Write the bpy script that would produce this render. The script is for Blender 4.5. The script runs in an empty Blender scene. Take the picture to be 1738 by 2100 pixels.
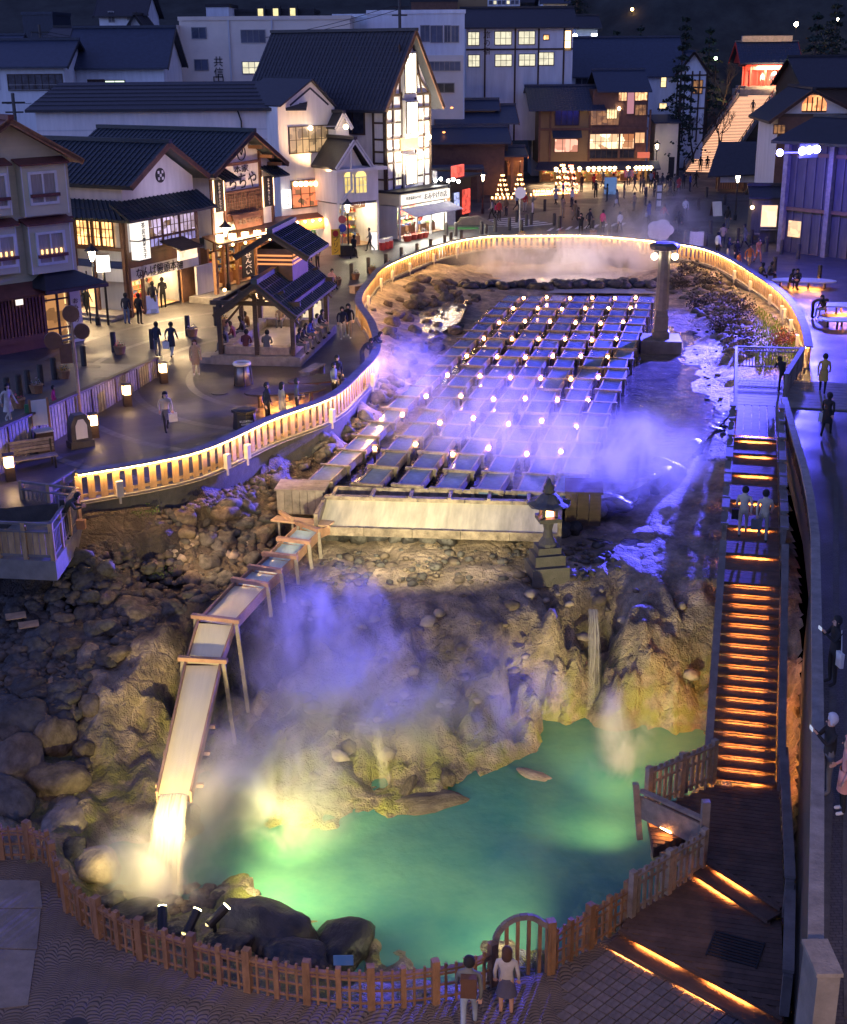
import bpy, bmesh, math, random
import numpy as np
from mathutils import Vector, Matrix, noise
random.seed(7)
R = math.radians
SC = bpy.context.scene
COL = SC.collection
PI = math.pi

# ---------------------------------------------------------------- camera, sky, exposure
CAM_H = 14.0; PITCH = R(19.6); ROLL = R(0.45); FPX = 2691.0
cam_d = bpy.data.cameras.new('camera'); cam = bpy.data.objects.new('camera', cam_d); COL.objects.link(cam)
cam.matrix_world = Matrix.Translation((0, 0, CAM_H)) @ Matrix.Rotation(PI/2 - PITCH, 4, 'X') @ Matrix.Rotation(-ROLL, 4, 'Z')
cam_d.sensor_fit = 'VERTICAL'; cam_d.sensor_height = 24.0; cam_d.lens = 24.0*FPX/2100.0
cam_d.clip_start = 0.5; cam_d.clip_end = 3000
SC.camera = cam
world = bpy.data.worlds.new("World"); SC.world = world; world.use_nodes = True
wn = world.node_tree; bg = wn.nodes['Background']
sky = wn.nodes.new('ShaderNodeTexSky'); sky.sky_type = 'NISHITA'; sky.sun_disc = False
sky.sun_elevation = R(-3.0); sky.sun_rotation = R(250); sky.altitude = 1150; sky.ozone_density = 4.0
tint = wn.nodes.new('ShaderNodeMix'); tint.data_type = 'RGBA'; tint.blend_type = 'MULTIPLY'; tint.inputs[0].default_value = 1.0; tint.inputs[7].default_value = (.52, .83, 1.08, 1)
wn.links.new(sky.outputs[0], tint.inputs[6]); hs_ = wn.nodes.new('ShaderNodeHueSaturation'); hs_.inputs['Saturation'].default_value = .78; wn.links.new(tint.outputs[2], hs_.inputs['Color']); wn.links.new(hs_.outputs[0], bg.inputs[0]); bg.inputs[1].default_value = 7.0
# last glow of the set sun, low in the west
sun_d = bpy.data.lights.new('twilight_sun', 'SUN'); sun_d.energy = 0.03; sun_d.angle = R(40); sun_d.color = (0.45, 0.6, 1.0)
sun = bpy.data.objects.new('twilight_sun', sun_d); COL.objects.link(sun)
sun.rotation_euler = (R(50), 0, R(20))
SC.view_settings.view_transform = 'Standard'; SC.view_settings.look = 'None'; SC.view_settings.exposure = 0.35; SC.view_settings.gamma = 1
SC.view_settings.use_curve_mapping = False
cy = SC.cycles
cy.use_denoising = True
try:
    cy.denoiser = 'OPENIMAGEDENOISE'; cy.denoising_input_passes = 'RGB_ALBEDO_NORMAL'
except Exception: pass
cy.use_adaptive_sampling = True; cy.adaptive_threshold = 0.02
cy.max_bounces = 6; cy.diffuse_bounces = 2; cy.glossy_bounces = 2; cy.transmission_bounces = 4; cy.volume_bounces = 1; cy.transparent_max_bounces = 12
cy.volume_step_rate = 3.0; cy.volume_max_steps = 64
cy.sample_clamp_indirect = 3.0; cy.sample_clamp_direct = 0.0
cy.use_light_tree = True

# ---------------------------------------------------------------- photograph geometry (pixels of the 1738 x 2100 view -> metres)
_c, _s = math.cos(PITCH), math.sin(PITCH)
def ray(u, v):
    a = (u-869)/FPX; b = -(v-1050)/FPX
    cr, sr = math.cos(ROLL), math.sin(ROLL)
    a, b = a*cr - b*sr, a*sr + b*cr
    return Vector((a, _c + b*_s, -_s + b*_c))
def P(u, v, z=0.0):
    d = ray(u, v); t = (z-CAM_H)/d.z
    return Vector((d.x*t, d.y*t, z))
def Q(u, v, D):
    d = ray(u, v); t = D/d.y
    return Vector((d.x*t, D, CAM_H + d.z*t))

# ---------------------------------------------------------------- mesh helper
class MB:
    def __init__(s): s.v = []; s.f = []; s.m = []; s.mi = 0
    def add(s, vs, fs):
        o = len(s.v); s.v += [tuple(p) for p in vs]
        for f in fs: s.f.append(tuple(i+o for i in f)); s.m.append(s.mi)
        return s
    def box(s, x0, x1, y0, y1, z0, z1, M=None):
        vs = [Vector(p) for p in ((x0,y0,z0),(x1,y0,z0),(x1,y1,z0),(x0,y1,z0),(x0,y0,z1),(x1,y0,z1),(x1,y1,z1),(x0,y1,z1))]
        if M is not None: vs = [M @ p for p in vs]
        return s.add(vs, [(0,3,2,1),(4,5,6,7),(0,1,5,4),(1,2,6,5),(2,3,7,6),(3,0,4,7)])
    def cbox(s, c, sx, sy, sz, rz=0):
        M = Matrix.Translation(c) @ Matrix.Rotation(rz, 4, 'Z')
        return s.box(-sx/2, sx/2, -sy/2, sy/2, -sz/2, sz/2, M)
    def beam(s, a, b, w, h, up=(0,0,1)):
        a = Vector(a); b = Vector(b); d = b-a; L = d.length
        if L < 1e-6: return s
        d.normalize(); u = Vector(up)
        if abs(d.dot(u)) > .98: u = Vector((0,1,0))
        x = d.cross(u).normalized(); z = x.cross(d)
        M = Matrix((x, d, z)).transposed().to_4x4(); M.translation = a
        return s.box(-w/2, w/2, 0, L, -h/2, h/2, M)
    def tube(s, pts, r, n=8, caps=True):
        pts = [Vector(p) for p in pts]; rs = r if isinstance(r, (list, tuple)) else [r]*len(pts)
        vs = []; fs = []; pu = None
        for i, p in enumerate(pts):
            d = (pts[min(i+1, len(pts)-1)] - pts[max(i-1, 0)]).normalized()
            u = pu if pu is not None else (Vector((0,0,1)) if abs(d.z) < .9 else Vector((1,0,0)))
            x = d.cross(u).normalized(); y = x.cross(d); pu = y
            for k in range(n):
                a = 2*PI*k/n; vs.append(p + (x*math.cos(a) + y*math.sin(a))*rs[i])
        for i in range(len(pts)-1):
            for k in range(n):
                a, b = i*n+k, i*n+(k+1) % n
                fs.append((a, b, b+n, a+n))
        if caps: fs += [tuple(range(n-1, -1, -1)), tuple(range((len(pts)-1)*n, len(pts)*n))]
        return s.add(vs, fs)
    def cyl(s, c, r, h, n=10, r2=None):
        c = Vector(c); return s.tube([c, c+Vector((0,0,h))], [r, r if r2 is None else r2], n)
    def lathe(s, c, prof, n=16):   # prof: (r, z)
        c = Vector(c); return s.tube([c+Vector((0,0,z)) for r, z in prof], [max(r, .001) for r, z in prof], n)
    def prism(s, poly, z0, z1):
        n = len(poly); vs = [(p[0],p[1],z0) for p in poly] + [(p[0],p[1],z1) for p in poly]
        a = sum(poly[i][0]*poly[(i+1)%n][1]-poly[(i+1)%n][0]*poly[i][1] for i in range(n))
        fs = [tuple(range(n-1,-1,-1)), tuple(range(n,2*n))] + [(i,(i+1)%n,(i+1)%n+n,i+n) for i in range(n)]
        if a < 0: fs = [tuple(reversed(f)) for f in fs]
        return s.add(vs, fs)
    def vprism(s, poly, y0, y1):   # poly in (x,z), extruded along y
        n = len(poly); vs = [(p[0],y0,p[1]) for p in poly] + [(p[0],y1,p[1]) for p in poly]
        a = sum(poly[i][0]*poly[(i+1)%n][1]-poly[(i+1)%n][0]*poly[i][1] for i in range(n))
        fs = [tuple(range(n)), tuple(range(2*n-1,n-1,-1))] + [(i,i+n,(i+1)%n+n,(i+1)%n) for i in range(n)]
        if a < 0: fs = [tuple(reversed(f)) for f in fs]
        return s.add(vs, fs)
    def slab(s, a, b, c, d, t):    # quad a,b,c,d (counter-clockwise from above) thickened downward by t
        vs = [Vector(p) for p in (a,b,c,d)]; lo = [p-Vector((0,0,t)) for p in vs]
        return s.add(lo+vs, [(0,3,2,1),(4,5,6,7),(0,1,5,4),(1,2,6,5),(2,3,7,6),(3,0,4,7)])
    def sphere(s, c, r, n=8, sz=1.0):
        c = Vector(c); k = max(4, n//2+1)
        return s.lathe(c, [(r*math.sin(PI*i/k), -r*sz*math.cos(PI*i/k)) for i in range(k+1)], n)
    def mesh(s, name, mats, smooth=False):
        me = bpy.data.meshes.new(name); me.from_pydata([tuple(p) for p in s.v], [], s.f)
        for m in (mats if isinstance(mats, (list, tuple)) else [mats]): me.materials.append(m)
        if isinstance(mats, (list, tuple)) and len(mats) > 1: me.polygons.foreach_set('material_index', s.m)
        if smooth: me.polygons.foreach_set('use_smooth', [True]*len(me.polygons))
        me.update(); return me
    def build(s, name, mats, parent=None, smooth=False, label=None, kind=None):
        return link(name, s.mesh(name, mats, smooth), parent, label, kind)

def link(name, me, parent=None, label=None, kind=None, loc=None, rz=None):
    o = bpy.data.objects.new(name, me); COL.objects.link(o)
    if parent is not None: o.parent = parent
    if label: o['label'] = label
    if kind: o['kind'] = kind
    if loc is not None: o.location = loc
    if rz is not None: o.rotation_euler.z = rz
    return o
def tag(o, label, cat, group=None, kind=None):
    o['label'] = label; o['category'] = cat
    if group: o['group'] = group
    if kind: o['kind'] = kind
    return o
def thing(name, label, cat, loc=(0,0,0), rz=0, group=None):
    o = bpy.data.objects.new(name, None); COL.objects.link(o); o.location = loc; o.rotation_euler = (0,0,rz)
    o.empty_display_size = .2
    return tag(o, label, cat, group)
def struct(name, mb, mat, smooth=False):
    return mb.build(name, mat, None, smooth, kind='structure')
def dup(root, loc, rz=0, label=None, group=None, scale=None):
    r = root.copy(); COL.objects.link(r); r.location = loc; r.rotation_euler = (0,0,rz)
    if label: r['label'] = label
    if group: r['group'] = group
    if scale: r.scale = (scale,)*3
    for ch in list(root.children):
        c = ch.copy(); COL.objects.link(c); c.parent = r
        for g in list(ch.children):
            d = g.copy(); COL.objects.link(d); d.parent = c
    return r

# ---------------------------------------------------------------- materials
def srgb(h):
    h = h.lstrip('#'); c = [int(h[i:i+2],16)/255 for i in (0,2,4)]
    return tuple((x/12.92 if x <= .04045 else ((x+.055)/1.055)**2.4) for x in c)
def mat(name, col, rough=.7, var=.25, scale=3.0, bump=0.0, bscale=None, metal=0.0, col2=None, stretch=None, spec=.5, detail=5.0, coords='Object'):
    m = bpy.data.materials.new(name); m.use_nodes = True; t = m.node_tree; N = t.nodes; L = t.links
    b = N['Principled BSDF']; b.inputs['Roughness'].default_value = rough; b.inputs['Metallic'].default_value = metal
    b.inputs['Specular IOR Level'].default_value = spec
    tc = N.new('ShaderNodeTexCoord'); src = tc.outputs[coords]
    if stretch:
        mp = N.new('ShaderNodeMapping'); mp.inputs['Scale'].default_value = stretch; L.new(src, mp.inputs[0]); src = mp.outputs[0]
    n = N.new('ShaderNodeTexNoise'); n.inputs['Scale'].default_value = scale; n.inputs['Detail'].default_value = detail; n.inputs['Roughness'].default_value = .65
    L.new(src, n.inputs[0])
    r = N.new('ShaderNodeValToRGB'); e = r.color_ramp.elements
    c2 = col2 if col2 else tuple(min(1, x*(1+var)) for x in col)
    e[0].position = .3; e[0].color = (*[x*(1-var) for x in col], 1); e[1].position = .7; e[1].color = (*c2, 1)
    oi = N.new('ShaderNodeObjectInfo')
    hs = N.new('ShaderNodeHueSaturation'); mr = N.new('ShaderNodeMapRange'); mr.inputs[3].default_value = 1-var*.5; mr.inputs[4].default_value = 1+var*.5
    L.new(oi.outputs['Random'], mr.inputs[0]); L.new(mr.outputs[0], hs.inputs['Value'])
    L.new(n.outputs[0], r.inputs[0]); L.new(r.outputs[0], hs.inputs['Color']); L.new(hs.outputs[0], b.inputs['Base Color'])
    if bump:
        n2 = N.new('ShaderNodeTexNoise'); n2.inputs['Scale'].default_value = bscale or scale*3; n2.inputs['Detail'].default_value = 6
        L.new(src, n2.inputs[0]); bp = N.new('ShaderNodeBump'); bp.inputs['Strength'].default_value = bump; bp.inputs['Distance'].default_value = .05
        L.new(n2.outputs[0], bp.inputs['Height']); L.new(bp.outputs[0], b.inputs['Normal'])
    return m
def emis(name, col, st, var=0.0, scale=2.0, col2=None, base=(.05,.05,.05)):
    m = bpy.data.materials.new(name); m.use_nodes = True; t = m.node_tree; N = t.nodes; L = t.links
    b = N['Principled BSDF']; b.inputs['Base Color'].default_value = (*base, 1); b.inputs['Emission Strength'].default_value = st
    b.inputs['Emission Color'].default_value = (*col, 1); b.inputs['Roughness'].default_value = .3
    if var:
        tc = N.new('ShaderNodeTexCoord')
        mp = N.new('ShaderNodeMapping'); mp.inputs['Scale'].default_value = (1,1,1.3); L.new(tc.outputs['Object'], mp.inputs[0])
        n = N.new('ShaderNodeTexVoronoi'); n.inputs['Scale'].default_value = scale; n.distance = 'CHEBYCHEV'; L.new(mp.outputs[0], n.inputs[0])
        bw = N.new('ShaderNodeRGBToBW'); L.new(n.outputs['Color'], bw.inputs[0])
        r = N.new('ShaderNodeValToRGB'); e = r.color_ramp.elements
        e[0].position = .15; e[0].color = (*[x*(1-var) for x in (col2 or col)], 1); e[1].position = .75; e[1].color = (*col, 1)
        L.new(bw.outputs[0], r.inputs[0]); L.new(r.outputs[0], b.inputs['Emission Color'])
    return m
M = {}
M['wood_dark'] = mat('dark_wood', (.055,.032,.02), .6, .4, 2, .3, 12, stretch=(1,1,6))
M['wood_fence'] = mat('fence_wood', (.36,.23,.11), .65, .35, 2.5, .3, 20, stretch=(3,3,.6))
M['wood_rail'] = mat('rail_wood', (.15,.13,.12), .75, .3, 2, .3, 15)
M['wood_front'] = mat('front_fence_wood', (.22,.125,.065), .6, .35, 3, .3, 20, stretch=(2,2,.7))
M['wood_grey'] = mat('weathered_wood', (.20,.17,.145), .65, .35, 2.2, .4, 14, stretch=(1.5,1.5,1.5))
M['wood_pale'] = mat('pale_new_wood', (.42,.27,.16), .6, .3, 2.5, .3, 14)
M['wood_deck'] = mat('deck_wood', (.10,.06,.042), .8, .35, 2, .3, 10)
M['wood_brown'] = mat('brown_timber', (.13,.06,.035), .55, .3, 2, .2, 10)
M['wood_warm'] = mat('warm_timber', (.30,.15,.07), .6, .3, 2, .2, 10)
M['flume'] = mat('flume_wood', (.09,.065,.05), .5, .5, 3.5, .5, 12, col2=(.26,.21,.16))
M['rock'] = mat('dark_rock', (.055,.05,.046), .75, .5, 2.2, .8, 8, col2=(.10,.095,.09))
M['rock_brown'] = mat('brown_rock', (.085,.062,.045), .8, .5, 2.2, .8, 8, col2=(.16,.125,.095))
M['rock_pale'] = mat('pale_rock', (.20,.16,.13), .8, .4, 1.5, .8, 7, col2=(.38,.31,.25))
M['rock_wet'] = mat('wet_black_rock', (.02,.02,.022), .45, .5, 1.8, .9, 6, col2=(.045,.042,.045))
M['stone'] = mat('cut_stone', (.22,.20,.18), .7, .3, 3, .4, 20)
M['stone_dark'] = mat('dark_stone', (.07,.065,.06), .65, .3, 3, .4, 20)
M['concrete'] = mat('concrete', (.18,.165,.15), .8, .25, 2, .3, 25)
M['white'] = mat('white_plaster', (.70,.68,.66), .8, .13, 1.2, .05, 10, stretch=(1.6,1.6,.25))
M['white2'] = mat('offwhite_plaster', (.52,.52,.52), .8, .16, 1.2, .05, 10, stretch=(1.6,1.6,.25))
M['cream'] = mat('cream_siding', (.62,.57,.38), .75, .08, .7, .05, 10)
M['beige'] = mat('beige_render', (.74,.66,.54), .8, .1, .4, .05, 10)
M['ochre'] = mat('ochre_plaster', (.25,.17,.08), .8, .15, .8, .05, 10)
M['roof'] = mat('slate_roof', (.02,.021,.028), .5, .3, 3, .3, 12)
M['roof_blue'] = mat('blue_grey_roof', (.03,.042,.07), .45, .2, 3, .2, 12)
M['tile'] = mat('glazed_roof_tile', (.018,.028,.036), .4, .3, 5, .2, 16)
M['redbrown'] = mat('red_brown_metal', (.15,.05,.04), .5, .2, 3)
M['metal'] = mat('grey_metal', (.25,.25,.26), .4, .15, 4, metal=.7)
M['black'] = mat('black_metal', (.012,.012,.014), .45, .2, 4)
M['iron'] = mat('dark_bollard', (.035,.03,.03), .5, .25, 6, .2, 20)
M['glass_dark'] = mat('dark_glass', (.03,.035,.05), .12, .5, 1.2)
M['curtain'] = mat('curtain', (.42,.36,.30), .9, .35, 9, stretch=(4,4,.1))
M['red'] = mat('red_lacquer', (.45,.03,.02), .45, .15, 4)
M['green'] = mat('moss_green', (.08,.13,.03), .9, .4, 6, .5, 20)
M['water_milk'] = mat('milky_water', (.11,.16,.23), .10, .3, 1.6, .15, 5, stretch=(1,1,1))
M['sign_black'] = mat('black_lettering', (.015,.015,.015), .6, 0)
M['sign_white'] = mat('white_lettering', (.8,.78,.74), .6, 0)
M['yellow'] = mat('yellow_cloth', (.75,.5,.04), .8, .1, 3)
WARM = (1.0, .50, .17); AMBER = (1.0, .42, .11); CREAMY = (1.0, .72, .38); COOL = (.85, .93, 1.0)
E = {}
E['strip'] = emis('led_strip', (1,.56,.18), 190)
E['stair'] = emis('stair_led', (1,.34,.07), 280)
E['lamp'] = emis('lantern_glow', (1,.46,.16), 55)
E['lamp_street'] = emis('street_lamp_glow', (1,.80,.5), 26)
E['paper'] = emis('paper_lamp_glow', (1,.62,.25), 12)
E['win_warm'] = emis('warm_window', (1,.50,.17), 3.2, .75, 2.2)
E['win_cream'] = emis('cream_window', (1,.72,.34), 1.6, .4, 2.5)
E['win_white'] = emis('pale_window', (.95,.88,.62), .85, .25, 1.5)
E['win_hot'] = emis('bright_window', (1,.68,.36), 5.0, .55, 3.0)
E['win_dim'] = emis('dim_window', (1,.45,.15), .35, .7, 2.5)
E['sign'] = emis('lit_white_sign', (1,.95,.88), 3.0)
E['sign_soft'] = emis('soft_lit_sign', (1,.9,.8), 1.1)
E['candle'] = emis('candle_flame', (1,.5,.16), 30)
E["candle_soft"] = emis("soft_candle", (1,.55,.2), 2.5)
E["blue"] = emis('blue_flood_lens', (.25,.25,1), 120)
def lamp(name, kind, loc, energy, color, size=.1, target=None, spot=60, blend=.6, sx=None):
    d = bpy.data.lights.new(name, kind); d.energy = energy; d.color = color
    if kind == 'AREA':
        d.size = size
        if sx: d.shape = 'RECTANGLE'; d.size_y = sx
    else: d.shadow_soft_size = size
    if kind == 'SPOT': d.spot_size = R(spot); d.spot_blend = blend
    o = bpy.data.objects.new(name, d); COL.objects.link(o); o.location = loc
    if target is not None:
        o.rotation_euler = (Vector(target)-Vector(loc)).to_track_quat('-Z','Y').to_euler()
    return o
def poly_resample(pts, step):
    out = []; L = [0]
    for i in range(len(pts)-1): L.append(L[-1]+(Vector(pts[i+1])-Vector(pts[i])).length)
    n = max(1, round(L[-1]/step)); j = 0
    for k in range(n+1):
        s = L[-1]*k/n
        while j < len(pts)-2 and L[j+1] < s: j += 1
        f = (s-L[j])/max(1e-9, L[j+1]-L[j]); out.append(Vector(pts[j]).lerp(Vector(pts[j+1]), f))
    return out
def smooth_poly(pts, n=6):      # Catmull-Rom
    pts = [Vector(p) for p in pts]; out = []
    for i in range(len(pts)-1):
        p0 = pts[max(i-1,0)]; p1 = pts[i]; p2 = pts[i+1]; p3 = pts[min(i+2,len(pts)-1)]
        for k in range(n):
            t = k/n
            out.append(.5*((2*p1)+(p2-p0)*t+(2*p0-5*p1+4*p2-p3)*t*t+(3*p1-p0-3*p2+p3)*t**3))
    out.append(pts[-1]); return out
ORD = ['zeroth','first','second','third','fourth','fifth','sixth','seventh','eighth','ninth','tenth','eleventh','twelfth','thirteenth','fourteenth','fifteenth','sixteenth','seventeenth','eighteenth','nineteenth','twentieth']
def orl(n):
    if n <= 20: return ORD[n]
    t = ['','','twenty','thirty','forty','fifty','sixty'][n//10]
    return t+'-'+ORD[n%10] if n % 10 else t[:-1]+'ieth'
# ---------------------------------------------------------------- outlines
FENCE_PX = [(165,1018),(400,975),(560,905),(680,860),(740,808),(778,758),(768,700),(742,650),(768,605),(800,575),(900,535),(1000,515),(1120,514),(1240,518),(1400,538),(1480,560),(1560,610),(1618,658),(1650,715),(1660,768)]
FENCE = smooth_poly([P(u,v) for u,v in FENCE_PX], 6)
ZL = -4.3
DECK = [P(1515,905), P(1510,755), P(1650,768), P(1610,905)]
WALL_R = [Vector((3.6,8.6,0)), P(1660,1945,0.9), P(1672,1500,.9), P(1672,1100,.9), P(1660,1000,.9), P(1612,825,.9)]
WALL_R = [Vector((p.x,p.y,0)) for p in WALL_R]
RIM = [Vector((p.x,p.y,0)) for p in FENCE] + list(reversed(WALL_R)) + [Vector((-26,8.6,0)), Vector((-26,37,0))]
def fill(name, outer, hole, z, m, zf=None):
    bm = bmesh.new(); es = []
    for loop in ([outer] + ([hole] if hole else [])):
        vs = [bm.verts.new((p[0],p[1],z)) for p in loop]
        es += [bm.edges.new((vs[i], vs[(i+1)%len(vs)])) for i in range(len(vs))]
    bmesh.ops.triangle_fill(bm, use_beauty=True, edges=es)
    for f in bm.faces:
        if f.normal.z < 0: f.normal_flip()
    if zf:
        for v in bm.verts: v.co.z = zf(v.co.x, v.co.y)
    me = bpy.data.meshes.new(name); bm.to_mesh(me); bm.free(); me.materials.append(m)
    return link(name, me, None, kind='structure')

def paving_mat():
    m = mat('plaza_paving', (.075,.066,.066), .42, .25, .8, .0)
    t = m.node_tree; N = t.nodes; L = t.links; b = N['Principled BSDF']
    tc = N.new('ShaderNodeTexCoord'); br = N.new('ShaderNodeTexBrick'); br.inputs['Scale'].default_value = 3.2
    br.inputs['Color1'].default_value = (.6,.6,.62,1); br.inputs['Color2'].default_value = (1,1,1,1); br.inputs['Mortar'].default_value = (.15,.15,.15,1); br.inputs['Mortar Size'].default_value = .03
    L.new(tc.outputs['Object'], br.inputs[0])
    old = b.inputs['Base Color'].links[0].from_socket
    mx = N.new('ShaderNodeMix'); mx.data_type = 'RGBA'; mx.blend_type = 'MULTIPLY'; mx.inputs[0].default_value = .8
    L.new(old, mx.inputs[6]); L.new(br.outputs[0], mx.inputs[7]); L.new(mx.outputs[2], b.inputs['Base Color'])
    bp = N.new('ShaderNodeBump'); bp.inputs['Strength'].default_value = .35; bp.inputs['Distance'].default_value = .02
    n = N.new('ShaderNodeTexNoise'); n.inputs['Scale'].default_value = 14; L.new(tc.outputs['Object'], n.inputs[0])
    ad = N.new('ShaderNodeMath'); ad.operation = 'ADD'; L.new(br.outputs['Fac'], ad.inputs[0]); ad.inputs[0].default_value = 0
    ml = N.new('ShaderNodeMath'); ml.operation = 'MULTIPLY'; ml.inputs[1].default_value = -1; L.new(br.outputs['Fac'], ml.inputs[0]); L.new(ml.outputs[0], ad.inputs[0]); L.new(n.outputs[0], ad.inputs[1])
    L.new(ad.outputs[0], bp.inputs['Height']); L.new(bp.outputs[0], b.inputs['Normal'])
    n3 = N.new('ShaderNodeTexNoise'); n3.inputs['Scale'].default_value = .35; L.new(tc.outputs['Object'], n3.inputs[0])
    mr = N.new('ShaderNodeMapRange'); mr.inputs[1].default_value = .35; mr.inputs[2].default_value = .65; mr.inputs[3].default_value = .42; mr.inputs[4].default_value = .62
    L.new(n3.outputs[0], mr.inputs[0]); L.new(mr.outputs[0], b.inputs['Roughness'])
    return m
M['paving'] = paving_mat()
M['asphalt'] = mat('asphalt', (.05,.05,.055), .45, .3, .6, .3, 40)

def wave_mat():      # fans of small setts laid in scalloped rows
    m = mat('scalloped_sett_paving', (.15,.12,.095), .6, .22, 1.5, 0)
    t = m.node_tree; N = t.nodes; L = t.links; b = N['Principled BSDF']
    tc = N.new('ShaderNodeTexCoord'); sp = N.new('ShaderNodeSeparateXYZ')
    nz = N.new('ShaderNodeTexNoise'); nz.inputs['Scale'].default_value = .5; nz.inputs['Detail'].default_value = 1
    L.new(tc.outputs['Object'], nz.inputs[0]); vm = N.new('ShaderNodeVectorMath'); vm.operation = 'SCALE'; vm.inputs[3].default_value = 1.2
    L.new(nz.outputs['Color'], vm.inputs[0]); va = N.new('ShaderNodeVectorMath'); L.new(tc.outputs['Object'], va.inputs[0]); L.new(vm.outputs[0], va.inputs[1])
    L.new(va.outputs[0], sp.inputs[0])
    def mth(op, a, b_=None):
        k = N.new('ShaderNodeMath'); k.operation = op
        for i, x in enumerate((a, b_)):
            if x is None: continue
            if isinstance(x, (int, float)): k.inputs[i].default_value = x
            else: L.new(x, k.inputs[i])
        return k.outputs[0]
    # rows of arcs: x period .24, each arc bulges in y; rows pitch .075
    fx = mth('FRACT', mth('DIVIDE', sp.outputs[0], .26)); cx = mth('SUBTRACT', mth('MULTIPLY', fx, 2), 1)
    arc = mth('MULTIPLY', mth('SQRT', mth('SUBTRACT', 1.02, mth('MULTIPLY', cx, cx))), .10)
    ph = mth('FRACT', mth('DIVIDE', mth('SUBTRACT', sp.outputs[1], arc), .085))
    tri = mth('ABSOLUTE', mth('SUBTRACT', mth('MULTIPLY', ph, 2), 1))
    gr = N.new('ShaderNodeMapRange'); gr.inputs[1].default_value = .55; gr.inputs[2].default_value = .85; L.new(tri, gr.inputs[0])
    bp = N.new('ShaderNodeBump'); bp.inputs['Strength'].default_value = 1.0; bp.inputs['Distance'].default_value = .03; bp.invert = True
    L.new(gr.outputs[0], bp.inputs['Height']); L.new(bp.outputs[0], b.inputs['Normal'])
    old = b.inputs['Base Color'].links[0].from_socket
    mx = N.new('ShaderNodeMix'); mx.data_type = 'RGBA'; mx.blend_type = 'MULTIPLY'; L.new(gr.outputs[0], mx.inputs[0])
    L.new(old, mx.inputs[6]); mx.inputs[7].default_value = (.42,.42,.45,1); L.new(mx.outputs[2], b.inputs['Base Color'])
    return m
M['wave'] = wave_mat()

# upper plaza with the hole of the hot-spring pit, the hill begins behind it
fill('plaza_ground', [(-90,2),(90,2),(90,165),(-90,165)], RIM, 0.0, M['paving'])
# lower plaza in front
LOWER_FENCE_PX = [(-60,1748),(0,1748),(52,1748),(92,1762),(128,1858),(240,1940),(360,1985),(480,2022),(600,2050),(740,2066),(860,2058),(945,2045),(995,2022)]
LF = [P(u,v,ZL) for u,v in LOWER_FENCE_PX]
GATE_A = P(1000,2015,ZL); GATE_B = P(1113,1998,ZL)
LF2 = [GATE_B, P(1275,1902,ZL), P(1282,1878,ZL+.3), P(1425,1790,ZL+.3)]
low_poly = [Vector((-26,26,0))] + LF[1:] + [GATE_A, GATE_B, P(1275,1905,ZL), P(1430,1800,ZL), P(1590,1700,ZL), Vector((8.6,28,0)), Vector((7.6,24.4,0)), P(1600,2100,ZL), Vector((5.2,16.5,0)), Vector((3.4,8.7,0)), Vector((-25.9,8.7,0))]
fill('lower_plaza', low_poly, None, ZL, M['wave'])

# raised street on the left, sloping down to plaza level
W0 = P(0,930); E0 = P(330,742)
dirS = (W0-E0).normalized(); LS = (W0-E0).length
def zst(x, y):
    return .8*min(1.3, max(0.0, (Vector((x,y,0))-E0).dot(dirS)/LS))
def PG(u, v):     # pixel on the street surface
    z = 0
    for _ in range(6):
        p = P(u,v,z); z = zst(p.x,p.y)
    p = P(u,v,z); p.z = z
    return p
nrm = Vector((-dirS.y, dirS.x, 0))
if nrm.x > 0: nrm = -nrm
a0 = E0 + dirS*0; a1 = E0 + dirS*(LS*1.6)
SW = MB(); n = 12
for i in range(n):
    for j in range(6):
        q = []
        for di, dj in ((0,0),(1,0),(1,1),(0,1)):
            p = E0 + dirS*(LS*1.6*(i+di)/n) + nrm*(6*(j+dj)); q.append((p.x,p.y,zst(p.x,p.y)+.012))
        SW.add(q, [(0,1,2,3)])
M['street'] = mat('street_paving', (.075,.07,.072), .5, .25, 1.2, .3, 25)
so = struct('street', SW, M['street'])
bm = bmesh.new(); bm.from_mesh(so.data); bmesh.ops.recalc_face_normals(bm, faces=bm.faces); bmesh.ops.remove_doubles(bm, verts=bm.verts, dist=.001)
for f in bm.faces:
    if f.normal.z < 0: f.normal_flip()
bm.to_mesh(so.data); bm.free()

# asphalt road sweeping behind the far end of the pit
road = [P(440,640),P(600,560),P(760,520),P(900,480),P(1000,455),P(1150,435),P(1400,420),P(1560,425),P(1720,470),P(1720,540),P(1560,470),P(1450,462),P(1300,470),P(1120,480),P(960,500),P(840,525),P(740,575),P(640,620)]
fill('road', [(p.x,p.y) for p in road], None, .008, M['asphalt'])
M['paint'] = mat('road_paint', (.6,.6,.6), .6, .3, 4)
zb = MB()
for i in range(8):    # zebra crossing
    u = 1075+i*10
    a = P(u,452-i*1.2,.016); b = P(u+62,447-i*1.2,.016)
c0 = P(1065,470,.016); c1 = P(1165,462,.016); sd = (c1-c0).normalized(); sn = Vector((-sd.y,sd.x,0))
for i in range(6):
    p = c0 + sn*(i*1.0); e = p + sd*4.2
    zb.add([p, e, e+sn*.45, p+sn*.45], [(0,1,2,3)])
c0 = P(1130,478,.016); sd = (P(1270,470,.016)-c0).normalized()
for i in range(9):
    p = c0 + sd*(i*.85); e = p + Vector((.55,1.9,0))
    zb.add([p, p+sd*.35, e+sd*.35, e], [(0,1,2,3)])
zb.beam(P(905,470,.016), P(1060,466,.016), .15, .004)
zb.beam(P(1180,500,.016), P(1010,500,.016), .15, .004)
struct('road_marking', zb, M['paint'])

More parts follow.
